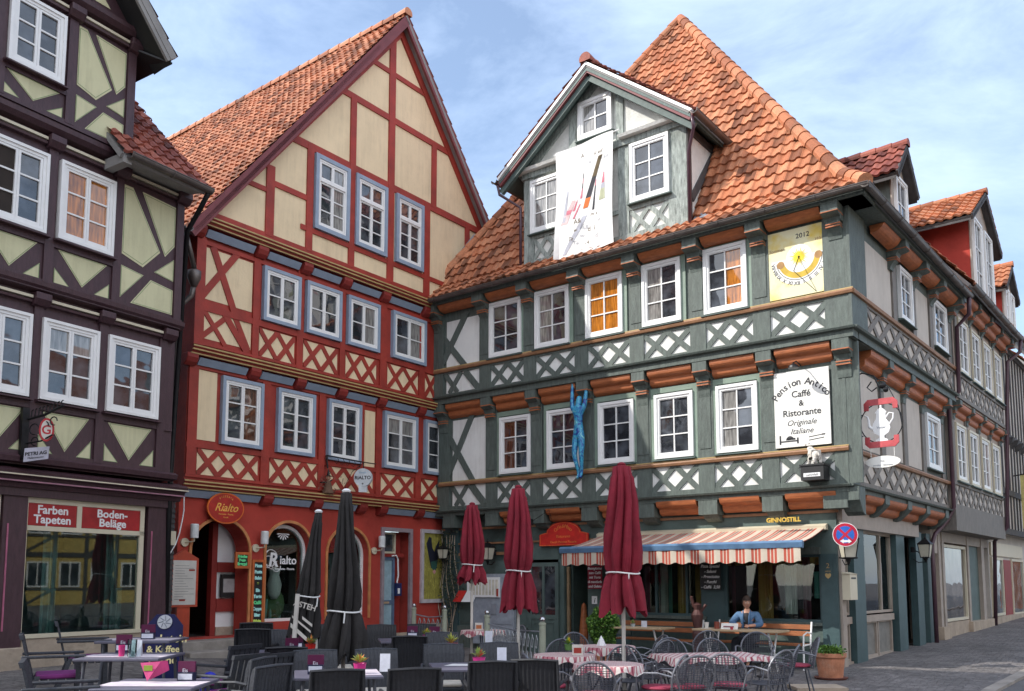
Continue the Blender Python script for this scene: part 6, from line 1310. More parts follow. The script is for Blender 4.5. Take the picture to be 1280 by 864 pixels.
# menu board on a small post
mbn = empty('menu_case', RF.P(-7.27, .5, .2), 0, 'red menu case with arched top and paper menu left of the entrance', 'menu case')
q = MB(); RF.poly(q, [(-7.55, 1.15), (-6.98, 1.15), (-6.98, 2.04), (-7.10, 2.10), (-7.27, 2.20), (-7.44, 2.10), (-7.55, 2.04)], .08, .16); RF.box(q, -7.38, -7.12, .3, 1.15, .08, .14); q.build('case', mat('orange red case', (.45, .06, .025), .5), mbn)
q = MB(); RF.box(q, -7.50, -7.03, 1.19, 2.0, .16, .166, 0)
for i in range(14): RF.box(q, -7.46, -7.46+random.uniform(.15, .4), 1.90-i*.047, 1.905-i*.047, .166, .168, 1)
for u, z in ((-7.12, 1.82), (-7.3, 1.27)): RF.box(q, u-.06, u+.06, z-.012, z+.02, .166, .168, 2)
q.build('menu_sheet', [M['ivory'], ink, M['red']], mbn)
green_ink = mat('green chalk', (.15, .75, .30), .7, bump=0)
def chalk(u0, u1, z0, z1, off, lines, size, lab, frame=True):
    q = MB(); RF.box(q, u0, u1, z0, z1, off, off+.02, 0)
    RF.ring(q, u0-.05, u1+.05, z0-.05, z1+.05, .05, off-.005, off+.035, 2)
    n = len(lines)
    for i, (s, mi) in enumerate(lines): put_text(q, s, size, RF.P((u0+u1)/2, z1-(i+.8)*(z1-z0)/n, off+.022), XR, Zv, mi, bold=.006)
    return one(q, 'chalkboard', [M['black'], mat('mint chalk', (.45, .85, .80), .7, bump=0), mat('orange board frame', (.50, .12, .03), .5), green_ink, mat('lime chalk', (.65, .85, .15), .7, bump=0)], lab, 'chalkboard')
chalk(-5.66, -5.46, .78, 2.0, .03, [('Pizza', 1), ('Pasta', 1), ('Salat', 1), ('*', 4), ('Eis', 1), ('Torte', 1), ('Caffé', 3), ('Cappu', 1), ('Bier', 1), ('Wein', 4)], .085, 'tall narrow chalkboard in an orange frame beside the Rialto window')
chalk(-6.07, -5.83, 1.92, 2.14, .04, [('Frische', 3), ('Pasta', 3), ('Spargel', 3)], .075, 'small chalkboard with green writing at the right edge of the entrance arch')
# poster
ps_ = MB(); RF.ring(ps_, -.80, .12, 1.10, 2.90, .09, .0, .06, 0); RF.box(ps_, -.71, .03, 1.19, 2.81, .0, .02, 1)
for k in range(240):
    u = random.uniform(-.70, .02); z = 1.2+random.random()**1.4*1.5; h_ = random.uniform(.04, .16); RF.poly(ps_, [(u-.008, z), (u+.008, z), (u+random.gauss(0, .02), min(z+h_, 2.8))], .02, .021+k*.00001, random.choice((1, 2, 2, 3)))
RF.poly(ps_, [(-.50, 2.72), (-.60, 2.55), (-.50, 2.2), (-.42, 1.95), (-.30, 1.93), (-.18, 2.1), (-.14, 2.4), (-.12, 2.65), (-.25, 2.5), (-.3, 2.35), (-.38, 2.45), (-.42, 2.7)], .0235, .0245, 4); RF.poly(ps_, [(-.44, 2.1), (-.40, 1.95), (-.30, 1.85), (-.22, 1.95), (-.18, 2.15)], .0248, .0258, 5); RF.poly(ps_, [(-.37, 1.86), (-.30, 1.80), (-.24, 1.86), (-.3, 1.92)], .026, .027, 6)
one(ps_, 'framed_poster', [mat('poster frame', (.52, .48, .50), .5), mat('poster olive', (.32, .29, .06), .6), mat('poster yellow', (.50, .45, .10), .6), mat('poster brown', (.18, .14, .04), .6), mat('poster navy', (.012, .014, .03), .6), mat('poster teal', (.03, .10, .08), .6), mat('poster pink', (.6, .3, .28), .6)], 'white framed poster of a dark figure in tall yellow grass on the red wall', 'poster')
# RIALTO round hanging sign over the black parasol
rs = empty('hanging_sign', RF.P(-3.3, 3.5, .9), 0, 'round white RIALTO light sign hanging from a black curly bracket above the big black parasol', 'sign')
rc = Vector((-2.31, 12.2, 3.08)); rc = RF.P(-3.30, 3.88, .62)
q = MB(); N2 = (Vector((-.1, -1, 0))).normalized(); X2 = Vector((1, -.1, 0)).normalized(); cyl(q, rc, X2, Zv, N2, .20, -.05, .05, 0, 28); q.box(rc.x-.09, rc.x+.09, rc.y-.045, rc.y+.045, rc.z-.32, rc.z-.16); q.build('disc', mat('white light disc', (.60, .64, .67), .4, bump=0), rs)
q = MB(); put_text(q, 'RIALTO', .105, rc-Zv*.04+N2*.052, X2, Zv, 0, bold=.003); put_text(q, 'o', .06, rc-Zv*.15+N2*.052, X2, Zv, 0, bold=.003); put_text(q, 'Eiscafé', .06, rc+Zv*.09+N2*.052, X2, Zv, 1); q.build('lettering', [ink, mat('pale blue letters', (.25, .42, .55), .5, bump=0)], rs)
q = MB(); P0, P1, P2 = RF.P(-4.0, 4.33, .2), RF.P(-3.3, 4.22, .62), RF.P(-2.52, 4.30, .2); q.tube([P0, (P0+P1)/2+Zv*.0, P1], .016, 6); q.tube([P1, P2], .013, 6); q.tube([P0, RF.P(-3.95, 4.05, .2)], .02, 6); q.tube([P1, rc+Zv*.2], .01, 6)
for k in range(5): a = P0.lerp(P1, .3+.15*k); q.tube([a, a-Zv*.08+X2*.03, a-Zv*.13-X2*.02, a-Zv*.10-X2*.06], .007, 5)
q.tube([P1-Zv*.02, P1-Zv*.2-X2*.25, P1-Zv*.5-X2*.4, P1-Zv*.75-X2*.38], .006, 5)
q.build('bracket', M['iron'], rs)
# witch doll on the moulding
q = MB(); wo = RF.P(-3.98, 3.50, .26); q.lathe([(.13, 0), (.09, .12), (.06, .24), (.03, .28)], wo, 10, 0); q.ball(wo+Zv*.34, .055, 8, 6, 1); q.lathe([(.09, .37), (.035, .39), (.01, .52)], wo, 8, 2)
q.tube([wo+Zv*.22-XR*.22, wo+Zv*.24, wo+Zv*.30+XR*.10], .016, 5, 2)
for k in range(34): a = wo+XR*random.uniform(-.3, .45)+Zv*random.uniform(-.02, .42)+RF.n*random.uniform(-.02, .1); q.tube([a, a+Vector((random.gauss(0, .05), random.gauss(0, .03), random.gauss(0, .07)))], .006, 4, 3)
one(q, 'witch_doll', [mat('brown sackcloth', (.14, .08, .05), .9), mat('doll face', (.45, .25, .16), .8), M['iron'], mat('dry twigs', (.16, .10, .07), .9)], 'small witch doll with twigs sitting on the gold moulding of the red house', 'doll')
# cable and conduit at the left corner
q = MB(); q.tube([LF.P(.27, 3.1, -.08), LF.P(.26, 2.85, -.06), LF.P(.23, 2.69, -.05), LF.P(.18, 2.45, -.05), LF.P(.12, 2.26, -.06), LF.P(.0, 2.05, -.08), LF.P(-.07, 1.98, -.1)], .010, 6); one(q, 'loose_cable', M['white'], 'loose white cable bending down beside the dark boarded gap', 'cable')
q = MB(); LF.box(q, -.02, .12, 2.24, 2.48, -.14, -.06); one(q, 'junction_box', M['shopcream'], 'small pale junction box on the dark boards', 'box')
# guild sign of the shop
gs = empty('guild_sign', LF.P(-2.65, 3.4, .5), 0, 'wrought iron guild sign with red oval crest and small plate on the aubergine house', 'sign')
q = MB(); LF.box(q, -2.84, -2.74, 3.42, 4.12, .29, .36); LF.box(q, -2.84, -2.66, 3.35, 3.42, .29, .42); q.build('back_plate', M['iron'], gs)
def gp_(x, z): return LF.P(-2.76+x*.25, z, .36+x)
q = MB(); q.tube([gp_(0, 3.95), gp_(.3, 4.0), gp_(.62, 4.12)], .018, 6); q.tube([gp_(0, 3.6), gp_(.25, 3.62), gp_(.45, 3.7)], .012, 6)
for k in range(9): x = .05+k*.065; q.tube([gp_(x, 3.96+x*.2), gp_(x+.01, 4.06+x*.2), gp_(x+.04, 4.08+x*.2)], .009, 5)
for x, z, r_ in ((.12, 3.80, .08), (.30, 3.84, .07), (.46, 3.90, .06), (.14, 3.62, .06)): q.tube([gp_(x+r_*math.cos(a), z+r_*math.sin(a)) for a in [k*.5 for k in range(11)]], .009, 5)
q.build('scrollwork', M['iron'], gs)
q = MB(); cN = Vector((.25, -1, 0)).normalized(); cX = Vector((1, .25, 0)).normalized(); cc = gp_(.34, 3.78)
oval(q, cc, cX, cN, .10, .17, -.012, 0, 0); oval(q, cc, cX, cN, .075, .14, 0, .002, 1); q.build('crest', [mat('crest red', (.45, .02, .03), .4), M['ivory']], gs)
q = MB(); put_text(q, 'G', .18, cc-Zv*.06+cN*.003, cX, Zv, 0, bold=.003); q.build('lettering', mat('crest letter', (.45, .02, .03), .4), gs)
q = MB(); c2 = gp_(.18, 3.42); q.prism([c2-cX*.16-Zv*.11, c2+cX*.16-Zv*.05, c2+cX*.17+Zv*.13, c2-cX*.15+Zv*.09], cN*.02, 0); put_text(q, 'PETRI AG', .07, c2+Zv*.0+cN*.022, (cX+Zv*.15), Zv, 1, bold=.002); put_text(q, 'Malermeister', .04, c2-Zv*.05+cN*.022, (cX+Zv*.15), Zv, 1); q.build('small_plate', [mat('grey lilac plate', (.45, .44, .52), .5), ink], gs)
# street flags far right
for nm, col, u, z0, z1, lab in (('y', (.60, .52, .20), 15.6, 3.3, 5.0, 'yellow flag hanging on the striped timber house'), ('b', (.04, .30, .50), 18.3, 4.2, 6.2, 'blue flag on the striped timber house at the far right')):
    q = MB(); q.tube([EF.P(u, z1, .3), EF.P(u, z1+.1, 1.2)], .02, 6, 1); drape(q, EF, u-.02, u+.02, z0, z1, .7, 0); 
    q.prism([EF.P(u, z0, .5), EF.P(u, z0, 1.15), EF.P(u, z1+.09, 1.15), EF.P(u, z1+.02, .5)], EF.d*.02, 0); one(q, 'flag', [mat('flag cloth '+nm, col, .9), M['iron']], lab, 'flag')
# ================================================================== CAFE FURNITURE
def O_(name, col, rough=.7, **k): return mat(name, col, rough, obj=True, **k)
wick = O_('black wicker', (.014, .015, .020), .5, nscale=40, namt=.4, bump=.3, bscale=120)
wick2 = O_('grey black wicker', (.040, .044, .055), .55, nscale=40, namt=.4, bump=.3, bscale=120)
cush = O_('cream cushion', (.62, .56, .48), .9); cushp = O_('violet cushion', (.20, .03, .17), .9); burg = O_('burgundy seat pad', (.30, .035, .07), .8)
steel = O_('grey powder coated steel', (.085, .09, .11), .45, metal=.3); steelb = O_('pale steel tube', (.17, .175, .20), .4, metal=.3)
ttop = O_('slate lilac table top', (.13, .125, .17), .45, nscale=3); runner = O_('pale lilac runner', (.60, .53, .58), .85)
def on(obj, x, y, rz=0): obj.location = (x, y, gz(x, y)); obj.rotation_euler = (0, 0, rz)
def wicker_chair(mt=wick, cu=cush):
    c = empty('wicker_chair'); q = MBL(); W_, n = .50, 22
    vs = []
    for i in range(n+1):
        x = -W_/2+W_*i/n; y0 = -.23-.025*math.cos(x*PI/W_)+(.004 if i % 2 else -.004)
        for k, z in enumerate((.40, .62, .80, .90)): vs.append((x, y0-.05*k/3-.01*k, z+(-.012*abs(x/W_*2)**3 if k == 3 else 0)))
    m_ = 4*(n+1); vs += [(v[0], v[1]+.035, v[2]) for v in vs]; fs = []
    for i in range(n):
        for k in range(3): a = 4*i+k; fs += [(a, a+4, a+5, a+1), (m_+a+1, m_+a+5, m_+a+4, m_+a)]
        fs += [(4*i+3, 4*i+7, m_+4*i+7, m_+4*i+3), (4*i, m_+4*i, m_+4*i+4, 4*i+4)]
    fs += [(k, k+1, m_+k+1, m_+k) for k in range(3)]+[(4*n+k+1, 4*n+k, m_+4*n+k, m_+4*n+k+1) for k in range(3)]
    q.add(vs, fs); q.tube([(-.25, -.255, .40), (-.25, -.29, .65), (-.245, -.315, .895), (0, -.335, .905), (.245, -.315, .895), (.25, -.29, .65), (.25, -.255, .40)], .017, 6); q.build('backrest', mt, c)
    q = MBL(); q.box(-.25, .25, -.24, .25, .36, .42); bev(q.build('seat', mt, c), .02, 2)
    q = MBL(); q.box(-.22, .22, -.20, .24, .421, .465); bev(q.build('cushion', cu, c), .02, 3)
    for sx in (-1, 1):
        for sy in (-1, 1): q = MBL(); q.tube([(sx*.23, sy*.22, .38), (sx*.235, sy*.24, 0)], [.022, .016], 8); q.build('leg', mt, c)
        q = MBL(); q.tube([(sx*.25, -.27, .64), (sx*.275, -.15, .665), (sx*.28, .12, .66), (sx*.27, .24, .61), (sx*.25, .25, .40)], .018, 6); q.build('armrest', mt, c)
    return c
def slat_chair(cu=cushp):
    c = empty('slatted_armchair'); q = MBL(); 
    for i in range(6): x = -.21+i*.084; q.hexa([(x-.034, -.24, .40), (x+.034, -.24, .40), (x+.034, -.215, .40), (x-.034, -.215, .40), (x-.034, -.35, .86), (x+.034, -.35, .86), (x+.034, -.325, .86), (x-.034, -.325, .86)])
    q.hexa([(-.26, -.36, .84), (.26, -.36, .84), (.26, -.32, .84), (-.26, -.32, .84), (-.26, -.375, .89), (.26, -.375, .89), (.26, -.335, .89), (-.26, -.335, .89)]); q.build('backrest', wick2, c)
    q = MBL()
    for i in range(6): y = -.2+i*.085; q.box(-.25, .25, y-.034, y+.034, .38, .41)
    q.build('seat', wick2, c)
    q = MBL(); q.box(-.23, .23, -.2, .25, .411, .465); bev(q.build('cushion', cu, c), .02, 3)
    for sx in (-1, 1):
        q = MBL(); q.box(sx*.29-.03, sx*.29+.03, -.34, .28, .64, .67); bev(q.build('armrest', wick2, c), .008)
        q = MBL(); q.hexa([(sx*.27-.02, .20, 0), (sx*.27+.02, .20, 0), (sx*.27+.02, .25, 0), (sx*.27-.02, .25, 0), (sx*.27-.02, .18, .64), (sx*.27+.02, .18, .64), (sx*.27+.02, .23, .64), (sx*.27-.02, .23, .64)]); q.build('leg', wick2, c)
        q = MBL(); q.hexa([(sx*.27-.02, -.36, 0), (sx*.27+.02, -.36, 0), (sx*.27+.02, -.31, 0), (sx*.27-.02, -.31, 0), (sx*.27-.02, -.20, .45), (sx*.27+.02, -.20, .45), (sx*.27+.02, -.15, .45), (sx*.27-.02, -.15, .45)]); q.build('leg', wick2, c)
    return c
def mesh_chair(pad=True, arms=True):
    c = empty('steel_mesh_chair'); q = MBL(); w_ = .23
    def bp(x, z): t_ = (z-.44)/.42; return (x, -.20-.10*t_+.05*(1-(x/w_)**2)*-1*.6, z)
    arch = [(-w_*.8, .44)]+[(-w_*1.02*math.cos(PI*i/14), .62+.235*math.sin(PI*i/14)) for i in range(15)]+[(w_*.8, .44)]
    q.tube([bp(x, z) for x, z in arch], .0125, 6); q.build('back_frame', steelb, c)
    q = MBL()
    def zt(x): return .62+.235*math.sqrt(max(0, 1-(x/(w_*1.02))**2))
    for i in range(13): x = -w_*.9+w_*1.8*i/12; q.tube([bp(x, .46), bp(x, (.46+zt(x))/2), bp(x, zt(x))], .0046, 3, cap=False)
    for i in range(15): z = .47+i*.026; xm = w_*.95 if z < .62 else w_*1.02*math.sqrt(max(0, 1-((z-.62)/.235)**2)); q.tube([bp(-xm, z), bp(-xm*.5, z), bp(0, z), bp(xm*.5, z), bp(xm, z)], .0044, 3, cap=False)
    q.build('back_mesh', steel, c)
    q = MBL(); q.lathe([(.0, .435), (.20, .435), (.225, .445), (.20, .455), (0, .455)], (0, 0, 0), 20); q.build('seat', steel, c)
    if pad: q = MBL(); q.lathe([(.0, .456), (.20, .457), (.215, .475), (.19, .492), (0, .495)], (0, 0, 0), 20); q.build('seat_pad', burg, c, smooth=True)
    for sx in (-1, 1):
        for sy in (-1, 1): q = MBL(); q.tube([(sx*.16, sy*.15, .44), (sx*.20, sy*.20, .2), (sx*.23, sy*.24, 0)], .011, 6); q.build('leg', steel, c)
        if arms: q = MBL(); q.tube([bp(sx*w_, .62), (sx*.27, -.08, .66), (sx*.28, .08, .655), (sx*.27, .18, .60), (sx*.23, .19, .44)], .0115, 6); q.build('armrest', steelb, c)
    return c
def sq_table(w_=.85, d_=.85, mt=ttop):
    t_ = empty('cafe_table'); q = MBL(); q.box(-w_/2, w_/2, -d_/2, d_/2, .715, .745); bev(q.build('tabletop', mt, t_), .006, 1)
    for sx in (-1, 1):
        for sy in (-1, 1): q = MBL(); q.tube([(sx*(w_/2-.09), sy*(d_/2-.09), .715), (sx*(w_/2-.05), sy*(d_/2-.05), 0)], .018, 8); q.build('leg', steel, t_)
    return t_
def put(proto, first, x, y, rz, lab, cat, grp):
    o = proto if first else copy_tree(proto); on(o, x, y, rz); tag(o, lab, cat, grp); return o
# ---- black wicker chairs
WC = wicker_chair(); WG = wicker_chair(wick2); used = {}
G1 = 'black wicker chairs of the terrace'
def wc(x, y, deg, lab, grey=False):
    p = WG if grey else WC; put(p, id(p) not in used, x, y, R(deg), lab, 'chair', G1); used[id(p)] = 1
wc(-1.72, 8.60, 16, 'black wicker chair with its back to us, right under the big black parasol')
wc(-1.00, 8.72, 14, 'black wicker chair at the bottom edge, second to the right of the big black parasol')
wc(-0.22, 9.42, 4, 'black wicker chair seen from behind at the front edge, below the pink flower pot')
wc(0.30, 9.60, -12, 'black wicker chair seen from behind, next to the first steel mesh chair')
wc(-2.80, 11.10, 8, 'black wicker chair seen from behind, left of the big black parasol')
wc(-3.76, 13.0, 5, 'black wicker chair seen from behind at the far left of the parasol tables')
wc(-4.0, 14.0, 5, 'black wicker chair behind the leftmost one of the parasol tables, nearest the arched entrance')
wc(-3.35, 14.5, 185, 'black wicker chair in front of the Rialto window, beside the hanging logo parasol')
wc(-1.50, 12.95, 6, 'black wicker chair seen from behind, midway between the big black and leftmost red parasols')
wc(-2.25, 15.1, 186, 'black wicker chair facing us before the blue side door')
wc(-1.60, 15.3, 180, 'black wicker chair facing us before the framed poster')
wc(-3.42, 12.9, 200, 'grey black wicker chair facing us beyond the leftmost parasol table', True)
wc(-2.55, 12.9, 195, 'grey black wicker chair facing us, half hidden by the hanging logo parasol', True)
wc(-2.25, 10.20, 196, 'grey ribbed wicker chair facing us, left of the big black parasol pole', True)
wc(-1.55, 10.35, 196, 'grey ribbed wicker chair facing us, right of the big black parasol pole', True)
wc(-1.02, 13.2, 190, 'grey wicker chair facing us, left of the white bollard by the railing', True)
wc(-0.85, 11.05, 186, 'grey wicker chair with ribbed back facing us across the table with the pink flower pot', True)
wc(-0.15, 11.25, 184, 'dark wicker chair facing us just before the ornamental railing', True)
wc(-2.98, 9.62, 75, 'grey wicker chair turned sideways between the left tables and the parasol tables', True)
wc(-2.62, 8.9, 60, 'grey wicker chair turned sideways, nearest of the two at the aisle', True)
# ---- slatted armchairs round the left tables
SCh = slat_chair()
for k, (x, y, dg, lab) in enumerate(((-5.02, 9.75, -62, 'dark slatted armchair left of the middle table before the paint shop'), (-4.05, 8.05, -64, 'dark slatted armchair nearest the bottom left corner'), (-5.40, 11.2, -62, 'dark slatted armchair left of the farthest table before the paint shop'),
                                   (-3.50, 10.75, 62, 'dark slatted armchair leaning before the blue ice cream board'), (-3.20, 10.0, 60, 'dark slatted armchair right of the middle table, second from the blue board'), (-2.95, 10.45, 60, 'dark slatted armchair farthest right of the left tables'))):
    put(SCh, k == 0, x, y, R(dg), lab, 'chair', 'slatted armchairs before the paint shop')
# ---- rectangular tables
TP = sq_table(.90, .85); TT = []
tabs = [(-3.30, 8.25, 2, 'slate grey table with white runner, front left'), (-4.22, 9.80, 2, 'slate grey table with white runner and glasses, second from the front left'), (-4.72, 11.30, 4, 'slate grey table farthest back before the paint shop'),
        (-1.87, 9.50, 14, 'slate grey table under the big black parasol'), (-1.67, 14.1, 12, 'slate grey table in the back row before the red house'), (-.48, 10.25, 10, 'slate grey table with the pink flower pot, in front of the railing'), (-3.05, 11.95, 12, 'slate grey table with the red flower pot, beside the logo parasol')]
for k, (x, y, dg, lab) in enumerate(tabs): TT.append(put(TP, k == 0, x, y, R(dg), lab, 'table', 'slate grey terrace tables'))
for k, (x, y, dg, lab) in enumerate(tabs):
    q = MB(); a = R(dg); rr = random.Random(k); tz = gz(x, y)+.746
    def tp2(px, py, h=0): return Vector((x+px*math.cos(a)-py*math.sin(a), y+px*math.sin(a)+py*math.cos(a), tz+h))
    if k < 3: P4 = [(-.42, -.22), (.42, -.26), (.45, .12), (-.40, .16)]; P4b = [(-.47, -.32), (.46, -.34), (.20, -.05), (-.25, -.02)]
    else: P4 = [(.02, -.30), (.44, -.30), (.44, .28), (.02, .28)]; P4b = None
    q.prism([tp2(*p) for p in P4], (0, 0, .003)); 
    if k < 3: q.prism([tp2(-.46, -.18), tp2(-.40, -.18), tp2(-.40, .1), tp2(-.46, .1)], (0, 0, .0035))
    o = q.build('table_runner', runner); tag(o, 'pale lilac paper runner lying on the ' + lab, 'runner', 'paper runners')
    o['label'] = 'pale runner on the ' + lab.replace('slate grey ', '').replace(' with white runner and glasses', '').replace(' with white runner', '')
# ---- small things on the tables
menu_m = O_('menu holder plum', (.10, .01, .05), .4, bump=0); card = O_('menu card white', (.62, .64, .72), .6, bump=0); navy = O_('menu navy', (.012, .014, .05), .4, bump=0)
mh = empty('menu_holder'); q = MBL(); q.box(-.08, .08, -.035, .035, 0, .10); q.build('box', navy, mh); q = MBL(); q.box(-.085, .085, -.012, .012, .10, .20); q.build('top_card', menu_m, mh); q = MBL(); q.box(-.07, .07, -.038, -.036, .03, .085); put_text(q, 'Eis', .05, (0, -.0385, .10), (1, 0, 0), (0, 0, 1), 0); q.build('front_card', card, mh)
def table_z(x, y): return gz(x, y)+.75
def small(proto, first, x, y, rz, lab, cat, grp, dz=0):
    o = proto if first else copy_tree(proto); o.location = (x, y, table_z(x, y)+dz); o.rotation_euler = (0, 0, rz); tag(o, lab, cat, grp); return o
for k, (x, y, r_, lab) in enumerate(((-4.62, 11.2, .1, 'plum menu holder on the farthest table before the paint shop'), (-4.35, 9.9, .1, 'plum menu holder on the second table before the paint shop'), (-3.12, 8.50, -.1, 'dark menu holder beside the magenta pennant'), (-2.93, 11.75, .2, 'dark menu holder on the table left of the logo parasol'), (-3.0, 12.3, .2, 'dark menu holder behind the red flower pot'), (-2.08, 9.38, .1, 'plum menu holder at the foot of the big black parasol'), (-1.62, 14.35, .1, 'dark menu holder on the back row table'), (-1.25, 14.2, .1, 'dark menu holder by the back row flower pot'))):
    small(mh, k == 0, x, y, r_, lab, 'menu holder', 'menu holders on the tables')
for x, y, lab in ((-1.38, 9.62, 'white upright menu card on the table under the big black parasol'), (-4.1, 9.65, 'pale upright menu card on the second table before the paint shop'), (-.12, 10.4, 'white folded napkin card by the railing table'), (-.35, 13.3, 'small white card on the far railing table')):
    q = MB(); z = table_z(x, y); q.prism([(x-.055, y-.03, z), (x+.055, y-.03, z), (x+.055, y, z+.19), (x-.055, y, z+.19)], (0, .004, 0)); q.prism([(x-.055, y+.03, z), (x+.055, y+.03, z), (x+.055, y, z+.19), (x-.055, y, z+.19)], (0, .004, 0)); one(q, 'menu_card', card, lab, 'menu card')
def potted(x, y, z, col, r_, lab, leafc=(.16, .24, .05), top=(.55, .10, .05), spike=True, hp=.09):
    P_ = empty('flower_pot', (x, y, z), 0, lab, 'plant pot'); q = MB(); q.lathe([(r_*.75, 0), (r_, hp), (r_*1.05, hp), (r_*.95, hp-.01), (0, hp-.012)], (x, y, z), 14); q.build('pot', O_('pot '+lab[:12], col, .4), P_, smooth=False)
    q = MB(); rr = random.Random(int(x*100))
    for k in range(46):
        a = rr.uniform(0, 6.28); t_ = rr.uniform(.15, 1); L = r_*(1.0+.7*rr.random()); c = Vector((x, y, z+hp)); tip = c+Vector((math.cos(a)*L*t_, math.sin(a)*L*t_, L*(1.25-t_*.8))); s_ = Vector((-math.sin(a), math.cos(a), 0))*.012
        mid = c.lerp(tip, .55)+Vector((0, 0, .012)); q.add([c+s_*.4, c-s_*.4, mid-s_, tip, mid+s_], [(0, 1, 2, 3, 4)], 0 if rr.random() < .72 else 1)
    q.build('leaves', [O_('leaf '+lab[:12], leafc, .6), O_('bloom '+lab[:12], top, .6)], P_, recalc=False); return P_
def tzz(x, y): return gz(x, y)+.75
potted(-1.62, 9.42, tzz(-1.62, 9.42), (.50, .015, .18), .07, 'pink pot with a pale green succulent on the table under the big parasol', (.42, .50, .10), (.65, .25, .04), hp=.11)
potted(-.38, 10.15, tzz(-.38, 10.15), (.52, .02, .20), .075, 'pink pot with red and green leaves on the railing table', (.30, .42, .10), (.60, .06, .06), hp=.10)
potted(-2.68, 11.75, tzz(-2.68, 11.75), (.60, .02, .015), .07, 'bright red pot with orange flowers left of the big parasol', (.20, .28, .06), (.75, .25, .05), hp=.12)
potted(-1.35, 14.0, tzz(-1.35, 14), (.45, .02, .18), .07, 'magenta pot with yellow flowers on the back row table', (.30, .36, .05), (.70, .45, .06), hp=.08)
potted(-.85, 12.4, tzz(-.85, 12.4)-.02, (.45, .03, .05), .09, 'red pot with lime green leaves left of the railing', (.45, .52, .10), (.55, .5, .1), hp=.10)
potted(.78, 12.2, tzz(.78, 12.2), (.10, .22, .06), .06, 'green bottle-like pot with yellow flowers beside the right bollard', (.20, .35, .05), (.80, .60, .02), hp=.08)
q = MB(); x, y = -3.42, 8.42; z = table_z(x, y); q.prism([(x-.08, y-.09, z+.16), (x+.11, y-.09, z+.17), (x+.02, y-.16, z+.0)], (0, .006, 0), 0); q.prism([(x-.08, y-.09, z+.16), (x+.12, y+.05, z+.17), (x+.14, y+.05, z+.08), (x, y-.05, z)], (0, .006, 0), 0); q.box(x-.03, x+.05, y-.128, y-.121, z+.09, z+.14, 1); one(q, 'menu_pennant', [O_('magenta pennant', (.50, .03, .16), .5), O_('pennant green', (.3, .4, .05), .5)], 'folded magenta menu pennant on the front left table', 'menu')
q = MB(); x, y = -4.25, 9.62; z = table_z(x, y); q.lathe([(.03, 0), (.035, .12), (.032, .12), (.028, .01)], (x, y, z), 14); one(q, 'pink_glass', O_('pink glass', (.60, .04, .20), .2), 'pink tumbler on the second table before the paint shop', 'glass')
q = MB(); q.lathe([(.045, 0), (.05, .20), (.046, .20), (.042, .01)], (-4.12, 9.58, table_z(-4.12, 9.58)), 16); one(q, 'hurricane_glass', M['clear'], 'clear hurricane glass right of the pink tumbler', 'glass')
for x, y, lab in ((-1.75, 14.25, 'white ashtray on the back row table'), (-1.95, 9.55, 'white saucer at the foot of the big parasol')): q = MB(); q.lathe([(.03, 0), (.06, .03), (.05, .03), (.03, .012), (0, .012)], (x, y, table_z(x, y)), 14); one(q, 'ashtray', M['white'], lab, 'ashtray')
for x, y, lab in ((-.62, 10.3, 'flat paper placemat on the left half of the railing table'),):
    q = MB(); z = table_z(x, y)-.003; q.prism([(x-.16, y-.1, z), (x+.12, y-.12, z), (x+.14, y+.1, z), (x-.08, y+.12, z)], (0, 0, .003)); one(q, 'placemat', M['white'], lab, 'placemat')
# ---- round bistro tables with checked cloths
chk = D.materials.new('red check cloth'); chk.use_nodes = True; t = chk.node_tree; b = t.nodes['Principled BSDF']; b.inputs['Roughness'].default_value = .9
tcn = nn(t, 'ShaderNodeTexCoord'); mpn = nn(t, 'ShaderNodeMapping'); mpn.inputs['Rotation'].default_value = (0, 0, .6); t.links.new(tcn.outputs['Object'], mpn.inputs[0]); sp_ = nn(t, 'ShaderNodeSeparateXYZ'); t.links.new(mpn.outputs[0], sp_.inputs[0])
fs_ = []
for ax in ('X', 'Y'):
    a = nn(t, 'ShaderNodeMath', operation='MULTIPLY'); a.inputs[1].default_value = 15; t.links.new(sp_.outputs[ax], a.inputs[0]); f_ = nn(t, 'ShaderNodeMath', operation='FRACT'); t.links.new(a.outputs[0], f_.inputs[0]); g_ = nn(t, 'ShaderNodeMath', operation='GREATER_THAN'); g_.inputs[1].default_value = .70; t.links.new(f_.outputs[0], g_.inputs[0]); fs_.append(g_)
mxm = nn(t, 'ShaderNodeMath', operation='ADD'); t.links.new(fs_[0].outputs[0], mxm.inputs[0]); t.links.new(fs_[1].outputs[0], mxm.inputs[1]); cr = nn(t, 'ShaderNodeValToRGB'); cr.color_ramp.interpolation = 'CONSTANT'; cr.color_ramp.elements[0].color = (.66, .60, .55, 1); cr.color_ramp.elements[1].position = .9; cr.color_ramp.elements[1].color = (.25, .03, .06, 1); k = cr.color_ramp.elements.new(.4); k.color = (.45, .18, .20, 1)
dv = nn(t, 'ShaderNodeMath', operation='MULTIPLY'); dv.inputs[1].default_value = .5; t.links.new(mxm.outputs[0], dv.inputs[0]); t.links.new(dv.outputs[0], cr.inputs[0]); t.links.new(cr.outputs[0], b.inputs['Base Color'])
def round_table():
    t_ = empty('bistro_table'); q = MBL(); q.lathe([(.0, .70), (.36, .70), (.37, .715), (.36, .725), (0, .725)], (0, 0, 0), 28); q.build('tabletop', steel, t_)
    for k in range(3):
        a = 2*PI*k/3+.4; q = MBL(); q.tube([(math.cos(a)*.06, math.sin(a)*.06, .70), (math.cos(a)*.05, math.sin(a)*.05, .4), (math.cos(a)*.30, math.sin(a)*.30, 0)], .013, 6); q.build('leg', steel, t_)
    return t_
